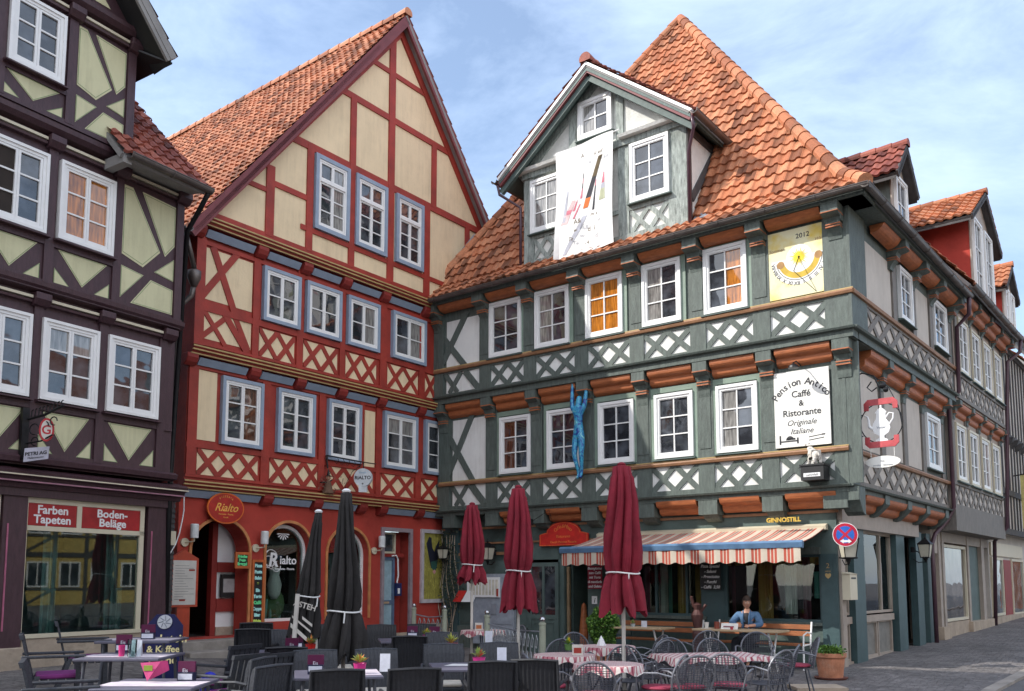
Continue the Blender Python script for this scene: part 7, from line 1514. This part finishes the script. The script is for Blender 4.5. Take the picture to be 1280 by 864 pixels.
def cloth(rx, ry=None, drop=.10, square=False, n=64, seed=0):
    q = MBL(); rr = random.Random(seed); vs = [(0, 0, .732)]; rings = ((.5, 0), (.97, 0), (1.0, .004), (1.03, .02), (1.05, .6), (1.08, 1.0))
    for s, dn in rings:
        for i in range(n):
            a = 2*PI*i/n; ca, sa = math.cos(a), math.sin(a)
            if square: m_ = max(abs(ca), abs(sa)); bx, by = ca/m_*rx, sa/m_*ry
            else: bx, by = ca*rx, sa*rx
            w_ = 1+(.02*math.sin(a*9+seed)*dn); dp_ = drop*dn*(1+.35*math.sin(a*7+1+seed))
            if square and dn: s2 = 1+(s-1)*.6
            else: s2 = s
            vs.append((bx*s2*w_, by*s2*w_, .732-dp_))
    m_ = len(rings); fs = [(0, 1+i, 1+(i+1) % n) for i in range(n)]+[(1+k*n+i, 1+(k+1)*n+i, 1+(k+1)*n+(i+1) % n, 1+k*n+(i+1) % n) for k in range(m_-1) for i in range(n)]
    q.add(vs, fs); q.v = q.v; o = q.build('tablecloth', chk, recalc=False, origin=(0, 0, 0), smooth=True); return o
RT = round_table(); rts = [(1.15, 10.55, 'round bistro table before the nearest red parasol pole'), (1.40, 13.0, 'round bistro table farther back by the nearest red parasol'), (.70, 11.75, 'round bistro table beside the right bollard'), (-.55, 16.6, 'small round table under the leftmost red parasol')]
for k, (x, y, lab) in enumerate(rts):
    put(RT, k == 0, x, y, 0, lab, 'table', 'round bistro tables'); c_ = cloth(.40, seed=k, drop=.09); c_.location = (x, y, gz(x, y)); tag(c_, 'red and white checked cloth on the ' + lab.replace('bistro ', ''), 'tablecloth', 'checked tablecloths')
bt = empty('long_table'); q = MBL(); q.box(-.62, .62, -.36, .36, .69, .72); q.build('tabletop', steel, bt)
for sx in (-.45, .45):
    q = MBL(); q.tube([(sx, -.3, 0), (sx, .25, .69)], .014, 6); q.tube([(sx, .3, 0), (sx, -.25, .69)], .014, 6); q.build('leg', steel, bt)
on(bt, 2.55, 11.35, R(14)); tag(bt, 'rectangular folding table under a checked cloth among the mesh chairs', 'table')
c_ = cloth(.66, .40, .07, True, 72, 5); c_.location = (2.55, 11.35, gz(2.55, 11.35)+.0); c_.rotation_euler = (0, 0, R(14)); tag(c_, 'rumpled red and white checked cloth on the rectangular folding table', 'tablecloth', 'checked tablecloths')
# ---- mesh chairs
MC = mesh_chair(); MN = mesh_chair(False); u2 = {}
def mc(x, y, dg, lab, pad=True):
    p = MC if pad else MN; put(p, id(p) not in u2, x, y, R(dg), lab, 'chair', 'grey steel mesh chairs'); u2[id(p)] = 1
mc(.93, 9.85, -10, 'steel mesh chair seen from behind at the near round table, burgundy pad'); mc(1.72, 10.35, 60, 'steel mesh chair with burgundy pad at the right of the near round table'); mc(1.42, 11.25, 170, 'steel mesh chair facing us behind the near round table', False); mc(.45, 10.6, -75, 'steel mesh chair at the left of the near round table, by the wicker chairs')
mc(.68, 12.5, 172, 'steel mesh chair facing us behind the table by the right bollard', False); mc(1.05, 12.9, -70, 'steel mesh chair left of the farther round table'); mc(2.0, 13.2, 110, 'steel mesh chair right of the farther round table', False); mc(1.1, 13.9, 200, 'steel mesh chair before the potted bush', False); mc(1.95, 12.55, 40, 'steel mesh chair turned away between the two round tables', False)
mc(2.05, 10.35, 12, 'burgundy-padded steel mesh chair at the left front of the long checked table'); mc(1.78, 11.55, -75, 'steel mesh chair at the left end of the long checked table', False); mc(3.05, 10.75, 38, 'steel mesh chair seen half from behind at the right front of the long checked table', False); mc(2.55, 10.45, -20, 'steel mesh chair with burgundy pad in the middle front of the long checked table')
mc(3.35, 11.35, 66, 'steel mesh chair at the right end of the long checked table', False); mc(2.85, 12.15, 188, 'steel mesh chair facing us behind the long checked table', False); mc(2.25, 12.4, 176, 'steel mesh chair behind the long checked table, left one', False); mc(3.95, 12.35, 80, 'steel mesh chair with burgundy pad right of the wooden table where the person sits'); mc(3.0, 14.3, 20, 'steel mesh chair tucked under the left wooden table', False); mc(3.65, 13.25, 160, 'steel mesh chair between the long checked table and the seated person', False); mc(-.1, 15.9, 120, 'dark steel chair under the leftmost red parasol', False)
# ---- wooden benches and tables at the cafe wall
def gpos(u, off): p = GF.P(u, 0, off); return p
rotG = math.atan2(XG.y, XG.x)
def bench():
    c = empty('wooden_bench'); L = 1.75
    for k in range(2): q = MBL(); q.box(-L/2, L/2, .22-.0+k*.008, .245+k*.008, .60+k*.12-.02, .69+k*.12-.02); bev(q.build('back_slat', M['wood'], c), .004)
    q = MBL()
    for k in range(3): q.box(-L/2, L/2, -.22+k*.14, -.10+k*.14, .43, .455)
    q.build('seat', M['wood'], c)
    for sx in (-1, 1):
        q = MBL(); x = sx*(L/2+.02); q.tube([(x, -.22, 0), (x, -.20, .3), (x, -.22, .43), (x, -.1, .44), (x, .16, .44), (x, .20, .6), (x, .26, .84)], .017, 6); q.tube([(x, .16, .44), (x, .20, .2), (x, .26, 0)], .017, 6); q.tube([(x, -.2, .44), (x, -.18, .62), (x, .0, .66), (x, .2, .64)], .015, 6); q.build('leg', M['wframe'], c)
    return c
BN = bench(); 
for k, (u, lab) in enumerate(((1.32, 'brown wooden bench with white iron ends behind the seated person'), (3.45, 'brown wooden bench with white iron ends below the left cafe window'))):
    p = gpos(u, .52); put(BN, k == 0, p.x, p.y, rotG, lab, 'bench', 'wooden benches at the cafe wall')
def wtable():
    c = empty('wooden_table'); q = MBL(); q.box(-.80, .80, -.30, .30, .70, .735); bev(q.build('tabletop', M['tan'], c), .006)
    for sx in (-1, 1): q = MBL(); q.tube([(sx*.6, -.2, 0), (sx*.6, -.05, .35), (sx*.6, -.2, .70)], .018, 6); q.tube([(sx*.6, .2, 0), (sx*.6, .05, .35), (sx*.6, .2, .70)], .018, 6); q.build('leg', M['wframe'], c)
    return c
WT = wtable()
for k, (u, lab) in enumerate(((1.38, 'pale wooden table in front of the seated person'), (3.62, 'pale wooden table in front of the left bench'))):
    p = gpos(u, 1.25); put(WT, k == 0, p.x, p.y, rotG, lab, 'table', 'pale wooden cafe tables')
def gtop(u, off): p = gpos(u, off); return Vector((p.x, p.y, gz(p.x, p.y)+.735))
q = MB(); c = gtop(1.55, 1.35); q.prism([c-XG*.15, c+XG*.17, c+XG*.17+Zv*.11-GF.n*.03, c-XG*.15+Zv*.11-GF.n*.03], GF.n*.006, 0); q.prism([c-XG*.10+Zv*.04+GF.n*.005, c+XG*.10+Zv*.04+GF.n*.005, c+XG*.10+Zv*.06, c-XG*.10+Zv*.06], GF.n*.002, 1); one(q, 'menu_stand', [signwhite, M['mauve']], 'low white menu stand in front of the seated person', 'menu')
q = MB(); c = gtop(1.98, 1.35); q.lathe([(.10, 0), (.11, .012), (0, .012)], c, 18); q.lathe([(.03, .013), (.045, .12), (.04, .12), (0, .03)], c, 14); one(q, 'cup_and_saucer', M['ivory'], 'pale mug on a plate at the left end of the occupied wooden table', 'mug')
q = MB(); q.lathe([(.05, 0), (.05, .13), (.045, .13), (0, .02)], gtop(1.80, 1.30), 14); one(q, 'dark_cup', O_('terracotta beaker', (.22, .05, .03), .4), 'dark red beaker beside the pale mug', 'mug')
q = MB(); q.lathe([(.025, 0), (.03, .05), (0, .06)], gtop(1.45, 1.45), 10); one(q, 'tea_light', O_('red tea light', (.45, .05, .08), .3), 'small red tea light before the white menu stand', 'candle')
potted(gtop(3.55, 1.3).x, gtop(3.55, 1.3).y, gtop(3.55, 1.3).z, (.35, .4, .42), .05, 'small vase of sprigs on the left wooden table', (.25, .35, .12), (.55, .5, .15), hp=.06)
q = MB(); c = gtop(3.30, 1.3); q.prism([c-XG*.06, c+XG*.06, c+XG*.06+Zv*.12, c-XG*.06+Zv*.12], GF.n*.01); one(q, 'menu_card', card, 'white card on the left wooden table', 'menu card')
for x, y, lab in ((1.32, 13.05, 'white folded cloth napkin on the farther round table'), (-.62, 16.5, 'amber drinks card on the round table under the leftmost red parasol'), (.86, 11.6, 'red and white menu box on the table by the right bollard')):
    q = MB(); z = gz(x, y)+.735
    if 'napkin' in lab: q.lathe([(.07, 0), (.04, .08), (0, .15)], (x, y, z), 6); one(q, 'napkin', M['white'], lab, 'napkin')
    else: q.box(x-.07, x+.07, y-.02, y+.02, z, z+.14); q.box(x-.05, x+.05, y-.0225, y-.02, z+.03, z+.10, 1); one(q, 'drinks_card', [M['ivory'], M['orange'] if 'amber' in lab else M['red']], lab, 'menu')
# ---- parasols
def pleated(cx_, cy_, prof, n=8, mi=0, rip=.20, seg=96, seed=0, lean=(0, 0)):
    rr = random.Random(seed); q = MB(); vs = []; phs = [rr.uniform(-.25, .25) for _ in range(n)]
    for (r, z, w_) in prof:
        for i in range(seg):
            a = 2*PI*i/seg; k = int(i/seg*n); f = abs(math.sin(a*n/2+phs[k]*w_*math.sin(a*n/2)**2))**.75
            tw = .25*w_*math.sin(z*2.2+seed); r2 = r*(1-rip*w_*1.6*(1-f))*(1+.05*math.sin(3*a+z*3+seed)*w_)*(1+.05*w_*math.sin(a*21+z*5+seed)+.03*w_*math.sin(a*37-z*9)); a2 = a+tw
            vs.append((cx_+r2*math.cos(a2)+lean[0]*(z-prof[0][1]), cy_+r2*math.sin(a2)+lean[1]*(z-prof[0][1]), z+((.05*math.sin(a*n+seed)+.035*math.sin(a*13+seed)) if (r, z, w_) == prof[-1] else 0)))
    m_ = len(prof); q.add(vs, [(i*seg+j, (i+1)*seg+j, (i+1)*seg+(j+1) % seg, i*seg+(j+1) % seg) for i in range(m_-1) for j in range(seg)]+[tuple(range(seg))], mi); return q
M['rcloth'] = mat('crimson parasol cloth', (.22, .010, .026), .85, 3, .25, .6, 14, dirt=.25, dirtcol=(.30, .03, .05)); M['bcloth'] = mat('black parasol cloth', (.020, .018, .018), .85, 2.5, .35, .6, 14, dirt=.45, dirtcol=(.05, .043, .04))
def parasol(x, y, ztop, zbot, rmax, cloth_, lab, grp, ztie, seed, pole=M['ivory'], zp=None, lean=(0, 0), cap=None, base=True, slim=1.0):
    g0 = gz(x, y); U = empty('closed_parasol', (x, y, g0), 0, lab, 'parasol', grp); H_ = ztop-zbot
    prof = [(.035*rmax/.3, ztop, 0), (rmax*.36*slim, ztop-.02, .2), (rmax*.40*slim, ztop-.07*H_, .5), (rmax*.46*slim, ztop-.085*H_, .7), (rmax*.60*slim, ztop-.25*H_, 1), (rmax*.76*(slim*.6+.4), ztop-.48*H_, 1), (rmax*.80*(slim*.4+.6), ztop-.60*H_, 1), (rmax*.72, ztie+.06, 1), (rmax*.60, ztie, .8), (rmax*.72, ztie-.06, 1), (rmax*.90, ztie-(ztie-zbot)*.5, 1), (rmax*1.0, zbot, 1)]
    q = pleated(x, y, prof, 8, 0, .34, 160, seed, lean); q.build('canopy', cloth_, U, smooth=True)
    q = MB(); rt = rmax*.66; q.tube([(x+rt*math.cos(a)+lean[0]*(ztie-ztop), y+rt*math.sin(a)+lean[1]*(ztie-ztop), ztie+.012*math.sin(a*2)) for a in [2*PI*i/24 for i in range(25)]], .011, 6); q.tube([(x+.05, y-rt, ztie), (x+.04, y-rt-.01, ztie-.14)], .009, 5); q.build('tie', M['wframe'], U)
    q = MB(); q.tube([(x, y, g0+.03), (x, y, ztop-.1)], .026, 10); q.build('pole', pole, U)
    q = MB(); q.lathe([(.0, 0), (.32, 0), (.32, .05), (.06, .07), (.045, .3), (0, .3)], (x, y, g0), 24); q.build('foot', M['zinc'], U)
    q = MB(); q.lathe([(.05, 0), (.06, .02), (.03, .045), (0, .05)], (x, y, ztop-.005), 14); q.build('cap', cap or cloth_, U)
    return U
parasol(1.45, 11.45, 3.14, 1.22, .33, M['rcloth'], 'tall closed crimson parasol, nearest and largest of the three, in front of the awning', 'closed crimson parasols', 1.72, 1)
parasol(.10, 14.0, 3.12, 1.18, .30, M['rcloth'], 'closed crimson parasol, middle one, left of the double door', 'closed crimson parasols', 1.78, 2)
parasol(-.76, 16.6, 3.08, 1.62, .30, M['rcloth'], 'closed crimson parasol, leftmost and smallest, before the grey wall cabinet', 'closed crimson parasols', 1.93, 3)
BU = parasol(-2.10, 11.0, 2.74, .66, .315, M['bcloth'], 'big closed black parasol tied with a white strap under the RIALTO disc', 'closed black parasols', 1.24, 4, cap=M['white'], slim=.62)
P2 = parasol(-2.78, 12.5, 2.60, .78, .24, M['bcloth'], 'closed black parasol with white lettering and swoosh, behind the big black one', 'closed black parasols', 1.40, 5, lean=(.10, 0), cap=M['white'], slim=.62)
q = MB(); put_text(q, 'ASTEH', .11, (-2.90, 12.27, 1.24), (1, -.05, -.28), (.28, 0, 1), 0, bold=.002)
for a, b_, w_ in (((-3.06, 1.14), (-2.80, .93), .03), ((-3.08, 1.04), (-2.85, .84), .06), ((-2.92, 1.13), (-2.78, 1.02), .04)): q.prism([(a[0], 12.25, a[1]), (b_[0], 12.25, b_[1]), (b_[0], 12.25, b_[1]-w_), (a[0], 12.25, a[1]-w_)], (0, .01, 0))
q.build('print', M['ivory'], P2)
q = MB(); q.tube([(-3.06, 12.25, .2), (-2.99, 12.25, 1.44)], .032, 8); one(q, 'white_post', M['ivory'], 'short white post leaning at the logo parasol', 'post')
# ---- bollards and ornamental railing
bl = empty('bollard'); q = MBL(); q.lathe([(.075, 0), (.075, .06), (.052, .08), (.050, 1.0), (.056, 1.01), (.056, 1.04), (.03, 1.05)], (0, 0, 0), 16); q.build('post', mat('mossy pale post', (.34, .36, .28), .7, 3, .25, .2, obj=True, dirt=.4, dirtcol=(.12, .18, .08)), bl); q = MBL(); q.ball((0, 0, 1.09), .048, 14, 10); q.build('ball', O_('chrome ball', (.6, .6, .62), .12, metal=1), bl, smooth=True)
bpos = [(.47, 13.6, 'pale post with a chrome ball at the right end of the railing'), (-.45, 15.9, 'pale post with a chrome ball at the left end of the railing'), (-1.40, 18.3, 'pale post with a chrome ball before the right edge of the framed poster'), (-2.15, 19.3, 'pale post with a chrome ball beside the blue side door')]
for k, (x, y, lab) in enumerate(bpos): put(bl, k == 0, x, y, 0, lab, 'bollard', 'pale bollards with chrome balls')
def railing(a, b_, lab):
    r_ = empty('ornamental_railing', (a[0], a[1], gz(*a)), 0, lab, 'railing', 'wrought iron railings'); q = MB(); A = Vector((a[0], a[1], gz(*a))); B_ = Vector((b_[0], b_[1], gz(*b_))); d_ = B_-A
    q.tube([A+Zv*.90, A+d_*.5+Zv*.86, B_+Zv*.90], .013, 6); q.tube([A+Zv*.16, B_+Zv*.16], .012, 6); n = int(d_.length/.16)
    q.build('rail', M['lead'], r_); q = MB(); dn = d_.normalized()
    for i in range(n):
        c = A+d_*((i+.5)/n); q.tube([c-dn*.05+Zv*.16, c-dn*.02+Zv*.5, c+dn*.03+Zv*.74, c+dn*.07+Zv*.83, c+dn*.11+Zv*.76, c+dn*.08+Zv*.66], .010, 5); q.tube([c+dn*.05+Zv*.16, c+dn*.07+Zv*.4, c+dn*.02+Zv*.56, c-dn*.03+Zv*.5], .008, 5); q.ball(c+dn*.05+Zv*.64, .02, 6, 4)
    q.build('scrollwork', mat('worn pale iron', (.34, .36, .38), .5, metal=.2), r_)
railing((-.42, 15.8), (.45, 13.7), 'white scrolled iron railing between the two nearest bollards'); railing((-2.1, 19.2), (-1.45, 18.4), 'white scrolled iron railing before the framed poster')
# ---- planter, bush
pl_ = empty('terracotta_planter', (5.22, 14.5, gz(5.22, 14.5)), 0, 'terracotta planter with low green plants at the cafe corner', 'planter'); x, y, z = 5.22, 14.5, gz(5.22, 14.5)
q = MB(); q.lathe([(.17, 0), (.19, .03), (.225, .33), (.255, .36), (.255, .42), (.22, .42), (.21, .36), (0, .35)], (x, y, z), 28); terr = mat('terracotta', (.48, .20, .11), .85, 7, .3, .4, 40, dirt=.6, dirtcol=(.62, .40, .28)); q.build('pot', terr, pl_)
q = MB(); q.lathe([(.0, 0), (.25, 0), (.27, .03), (0, .03)], (x, y, z+.0), 24); q.build('saucer', O_('dark saucer', (.15, .05, .035), .7), pl_)
def leaves(mb, C, rad, n, sz, rr, sh=(1, 1, 1), mis=(0, 1, 2), hollow=.5):
    for k in range(n):
        d_ = Vector((rr.gauss(0, 1), rr.gauss(0, 1), rr.gauss(0, 1))).normalized(); t_ = (hollow+(1-hollow)*rr.random()**.6)*(1+.10*math.sin(d_.x*7+d_.z*5)); p = Vector(C)+Vector((d_.x*rad*t_*sh[0], d_.y*rad*t_*sh[1], d_.z*rad*t_*sh[2]))
        a = (d_+Vector((rr.gauss(0, .5), rr.gauss(0, .5), rr.gauss(0, .5)))).normalized(); b_ = a.cross(Vector((rr.gauss(0, 1), rr.gauss(0, 1), rr.gauss(0, 1)))).normalized(); s = sz*rr.uniform(.6, 1.3)
        mb.add([p-a*s*.5, p+b_*s*.35, p+a*s*.6, p-b_*s*.35], [(0, 1, 2, 3)], rr.choice(mis))
G3 = [mat('leaf mid', (.09, .20, .025), .6, 9, .3, 0), mat('leaf light', (.17, .32, .05), .6, 9, .3, 0), mat('leaf deep', (.045, .11, .02), .6, 9, .3, 0)]
q = MB(); leaves(q, (x, y, z+.44), .25, 900, .045, random.Random(4), (1, 1, .45), hollow=.1); q.build('foliage', G3, pl_, recalc=False)
bx, by = 1.78, 17.3; bz = gz(bx, by); bs = empty('potted_bush', (bx, by, bz), 0, 'bright green egg-shaped bush in a pot beside the cafe door', 'bush')
q = MB(); q.lathe([(.15, 0), (.2, .3), (.22, .3), (.2, .27), (0, .27)], (bx, by, bz), 20); q.build('pot', terr, bs); q = MB(); q.tube([(bx, by, bz+.25), (bx, by, bz+.9)], [.03, .01], 6); q.build('stem', M['stone'], bs)
q = MB(); rr = random.Random(9); leaves(q, (bx, by, bz+.72), .31, 3600, .05, rr, (1, 1, 1.35), hollow=.55); leaves(q, (bx, by, bz+.70), .27, 900, .06, rr, (1, 1, 1.3), (2,), .3); q.build('foliage', G3, bs, recalc=False)
# ---- blue A-board
ab = empty('pavement_sign', (-4.98, 12.6, gz(-4.98, 12.6)), 0, 'dark blue pavement board with cream Gothic lettering and a round white emblem', 'sign'); x, y, z = -4.98, 12.6, gz(-4.98, 12.6); fN = Vector((.2, -1, 0)).normalized(); fX = Vector((1, .2, 0)).normalized(); O = Vector((x, y, z))
nv = mat('midnight blue board', (.008, .010, .075), .35, bump=0); q = MB(); q.prism([O-fX*.25, O+fX*.25, O+fX*.25+Zv*.80-fN*.10, O+fX*.12+Zv*.96-fN*.12, O-fX*.12+Zv*.96-fN*.12, O-fX*.25+Zv*.80-fN*.10], fN*.03); q.prism([O-fX*.25-fN*.45, O+fX*.25-fN*.45, O+fX*.2+Zv*.85-fN*.14, O-fX*.2+Zv*.85-fN*.14], fN*.03); q.build('board', nv, ab)
q = MB(); U_ = (Zv-fN*.12).normalized(); fO = O+fN*.035
cyl(q, fO+U_*.86+fN*.0, fX, U_, fN, .10, 0, .01, 0, 24); put_text(q, 'Duckstein', .155, fO+U_*.57, fX, U_, 1, bold=.004); put_text(q, '& Kaffee', .13, fO+U_*.43, fX, U_, 1, bold=.003); put_text(q, 'Küche', .15, fO+U_*.27, fX, U_, 1, bold=.004)
for k in range(7): a = 2*PI*k/7; q.tube([fO+U_*.86+fN*.012+(fX*math.cos(a)+U_*math.sin(a))*.02, fO+U_*.86+fN*.012+(fX*math.cos(a+.6)+U_*math.sin(a+.6))*.09], .007, 4, 2)
q.build('lettering', [mat('silver emblem', (.55, .57, .62), .4), mat('cream gothic lettering', (.80, .70, .35), .5, bump=0), M['lead']], ab)
q = MB(); q.ball((-3.75, 11.0, gz(-3.8, 11)+.32), .13, 10, 8, 0, (1, .6, 1.3)); tag(q.build('plastic_bag', mat('royal blue plastic', (.01, .015, .45), .3), smooth=True), 'royal blue plastic bag hanging behind a slatted armchair', 'bag')
# carved dark post stack between the cafe windows
q = MB(); p = gpos(2.45, .75); z = gz(p.x, p.y)
q.lathe([(.13, 0), (.13, .1), (.09, .14), (.12, .3), (.08, .36), (.11, .6), (.07, .7), (.12, .95), (.06, 1.05), (.09, 1.15), (.0, 1.2)], (p.x, p.y, z), 10); q.tube([(p.x-.06, p.y, z+1.1), (p.x-.12, p.y-.05, z+1.3)], .03, 6); q.tube([(p.x+.06, p.y, z+1.0), (p.x+.16, p.y-.05, z+1.15)], .03, 6)
tag(q.build('folded_parasol_stand', mat('rusty dark wood', (.09, .035, .03), .7)), 'dark carved wooden post standing between the two wooden tables', 'post')
q = MB(); q.box(4.2, 4.95, 13.05, 13.55, gz(4.6, 13.3)+.0, gz(4.6, 13.3)+.05); o = one(q, 'stone_slab', M['stone'], 'flat pale stone slab on the ground left of the terracotta planter', 'slab')
# string of door things: tall dispenser in doorway
q = MB(); GF.box(q, 6.02, 5.95, .2, 1.95, -.12, -.06); one(q, 'door_pull', mat('brass strip', (.55, .45, .28), .3, metal=.8), 'bright vertical metal strip in the open cafe doorway', 'door pull')
q = MB(); p = GF.P(5.72, .0, -.3); q.lathe([(.1, 0), (.11, .5), (.07, .9), (.05, 1.1), (0, 1.15)], p, 12); one(q, 'orange_figure', M['orange'], 'orange wooden figure standing just inside the cafe door', 'figure')
# ================================================================== SEATED PERSON
pp = gpos(1.50, .60); pz = gz(pp.x, pp.y); face = math.atan2(GF.n.y, GF.n.x)-PI/2
PM = Matrix.Translation((pp.x, pp.y, pz)) @ Matrix.Rotation(face+.12, 4, 'Z')
skinm = mat('skin', (.52, .27, .18), .5, 20, .08, 0, obj=True); hair = mat('dark brown hair', (.045, .026, .018), .7, 60, .3, .4, obj=True); denim = mat('blue denim', (.085, .17, .30), .85, 30, .25, .3, obj=True); shirt = mat('black shirt', (.02, .02, .025), .8, obj=True); trous = mat('dark trousers', (.03, .035, .05), .85, obj=True); eyem = mat('eye white', (.7, .68, .65), .3, bump=0); iris = mat('iris', (.03, .02, .015), .2, bump=0); lip = mat('lips', (.38, .13, .11), .5, bump=0)
J = [((0, -.02, .50), .13), ((0, -.02, .66), .115), ((0, 0, .84), .13), ((0, .01, .97), .10), ((0, .015, 1.04), .052), ((0, .03, 1.10), .05),
     ((-.16, .0, .965), .062), ((-.27, .08, .78), .046), ((-.17, .33, .775), .031), ((.16, .0, .965), .062), ((.29, .10, .79), .046), ((.12, .36, .78), .031),
     ((-.10, .02, .49), .085), ((-.13, .42, .50), .062), ((-.13, .44, .12), .042), ((-.13, .54, .05), .036), ((.10, .02, .49), .085), ((.13, .42, .50), .062), ((.13, .46, .12), .042), ((.13, .56, .05), .036)]
B = [(0, 1), (1, 2), (2, 3), (3, 4), (4, 5), (3, 6), (6, 7), (7, 8), (3, 9), (9, 10), (10, 11), (0, 12), (12, 13), (13, 14), (14, 15), (0, 16), (16, 17), (17, 18), (18, 19)]
Jb = list(J); Bb = list(B); fingers(Jb, Bb, 8, (-.13, .385, .772), (.5, 1, -.05), (1, -.5, .3), (0, 0, 1)); fingers(Jb, Bb, 11, (.07, .41, .772), (-.6, 1, -.05), (-1, -.6, .3), (0, 0, 1))
person = empty('person', (pp.x, pp.y, pz), 0, 'person with short dark hair in an open blue denim jacket, seated at the wooden table', 'person')
q = MB(); mesh_into(q, skin('b', Jb, Bb, None), PM)
HM = PM @ Matrix.Translation((0, .045, 1.185)) @ Matrix.Rotation(.45, 4, 'Z') @ Matrix.Rotation(-.05, 4, 'X')
vs, fs = [], []; n, m_ = 28, 20
for i in range(m_+1):
    t_ = PI*i/m_
    for j in range(n):
        a = 2*PI*j/n; x, y, z = math.sin(t_)*math.cos(a), math.sin(t_)*math.sin(a), math.cos(t_)
        w_ = .074*(1-.22*max(0, -z)**1.5); dp_ = .092; X, Y, Z_ = x*w_, y*dp_*(1-.10*max(0, -z)), z*.115
        if y > 0:
            f = math.exp(-((x/.16)**2)); Y += .024*f*math.exp(-((z+.12)/.16)**2)+.008*f*math.exp(-((z+.02)/.2)**2)+.007*math.exp(-((x/.35)**2))*math.exp(-((z+.52)/.10)**2)+.008*math.exp(-((x/.3)**2))*math.exp(-((z+.82)/.14)**2)
            for sx in (-1, 1): Y -= .010*math.exp(-(((x-sx*.38)/.17)**2))*math.exp(-((z-.02)/.12)**2)
        vs.append(HM @ Vector((X, Y, Z_)))
fs = [(i*n+j, (i+1)*n+j, (i+1)*n+(j+1) % n, i*n+(j+1) % n) for i in range(m_) for j in range(n)]; q.add(vs, fs, 0)
for sx in (-1, 1):
    q.ball(HM @ Vector((sx*.029, .080, .002)), .0105, 10, 8, 1); q.ball(HM @ Vector((sx*.029, .0875, .002)), .0055, 8, 6, 2)
    q.ball(HM @ Vector((sx*.074, -.002, -.005)), .026, 10, 8, 0, (.35, .6, 1.1)); q.tube([HM @ Vector((sx*.016, .096, .022)), HM @ Vector((sx*.03, .094, .027)), HM @ Vector((sx*.046, .082, .02))], .0035, 5, 2)
q.tube([HM @ Vector((-.022, .090, -.060)), HM @ Vector((0, .0985, -.058)), HM @ Vector((.022, .090, -.060))], .0048, 6, 3)
q.build('body', [skinm, eyem, iris, lip], person, smooth=True)
q = MB(); vs = []; 
for i in range(13):
    t_ = PI*.60*i/12
    for j in range(28):
        a = 2*PI*j/28; x, y, z = math.sin(t_)*math.cos(a), math.sin(t_)*math.sin(a), math.cos(t_)
        cut = 1.0
        if y > .25 and z < .42: z = .42+(z-.42)*.15; k_ = math.sqrt(max(0, 1-z*z)); l_ = math.hypot(x, y) or 1; x, y = x/l_*k_, y/l_*k_
        bump_ = 1.09+.03*math.sin(a*9+t_*7)+.02*math.sin(a*17)
        vs.append(HM @ Vector((x*.077*bump_, y*.094*bump_, z*.121*bump_)))
q.add(vs, [(i*28+j, (i+1)*28+j, (i+1)*28+(j+1) % 28, i*28+(j+1) % 28) for i in range(12) for j in range(28)]); q.build('hair', hair, person, smooth=True)
# jacket: torso and sleeves, left open in front; shirt and trousers as shells
def grow(js, d): return [(p, r+d) for p, r in js]
Jt = grow(J[:4], .014)+grow(J[6:11+1], .014); Bt = [(0, 1), (1, 2), (2, 3), (3, 4), (4, 5), (5, 6), (3, 7), (7, 8), (8, 9)]
Jt[0] = ((0, -.02, .56), .14); Jt[3] = ((0, -.005, .985), .115); Jt[4] = ((-.165, -.005, .965), .086); Jt[7] = ((.165, -.005, .965), .086); 
for k in (6, 9): p, r = Jt[k]; Jt[k] = ((p[0]*1.04, p[1]-.04, p[2]+.002), r)
jm = skin('j', Jt, Bt, None); q = MB(); keep = []
vi = [v.co.copy() for v in jm.vertices]; fcs = [tuple(p.vertices) for p in jm.polygons if not (all(abs(vi[i].x) < .062-.03*(vi[i].z-.75) and vi[i].y > .02 for i in p.vertices))]
for v in vi: 
    s_ = .004*math.sin(v.z*60+v.x*25); v.y += s_
q.add([PM @ v for v in vi], fcs)
for sx in (-1, 1): q.tube([PM @ Vector((sx*.05, .13, .62)), PM @ Vector((sx*.055, .145, .80)), PM @ Vector((sx*.06, .12, .94)), PM @ Vector((sx*.07, .05, 1.03)), PM @ Vector((0, -.06, 1.06))], .014, 6)
q.build('jacket', denim, person, smooth=True, recalc=True)
sm_ = skin('s', grow(J[:4], .010)+[((0, .012, 1.02), .06)], [(0, 1), (1, 2), (2, 3), (3, 4)], None); q = MB(); mesh_into(q, sm_, PM); q.build('shirt', shirt, person, smooth=True)
tj = grow([J[0]]+J[12:15]+J[16:19], .013); tm = skin('t', tj, [(0, 1), (1, 2), (2, 3), (0, 4), (4, 5), (5, 6)], None); q = MB(); mesh_into(q, tm, PM); q.build('trousers', trous, person, smooth=True)
for sx in (-1, 1): q = MB(); q.hexa([PM @ Vector((sx*.13+a, b_, c)) for a, b_, c in ((-.045, .38, 0), (.045, .38, 0), (.05, .64, 0), (-.05, .64, 0), (-.04, .39, .1), (.04, .39, .1), (.04, .60, .06), (-.04, .60, .06))]); bev(q.build('shoe', M['black'], person), .015, 2)
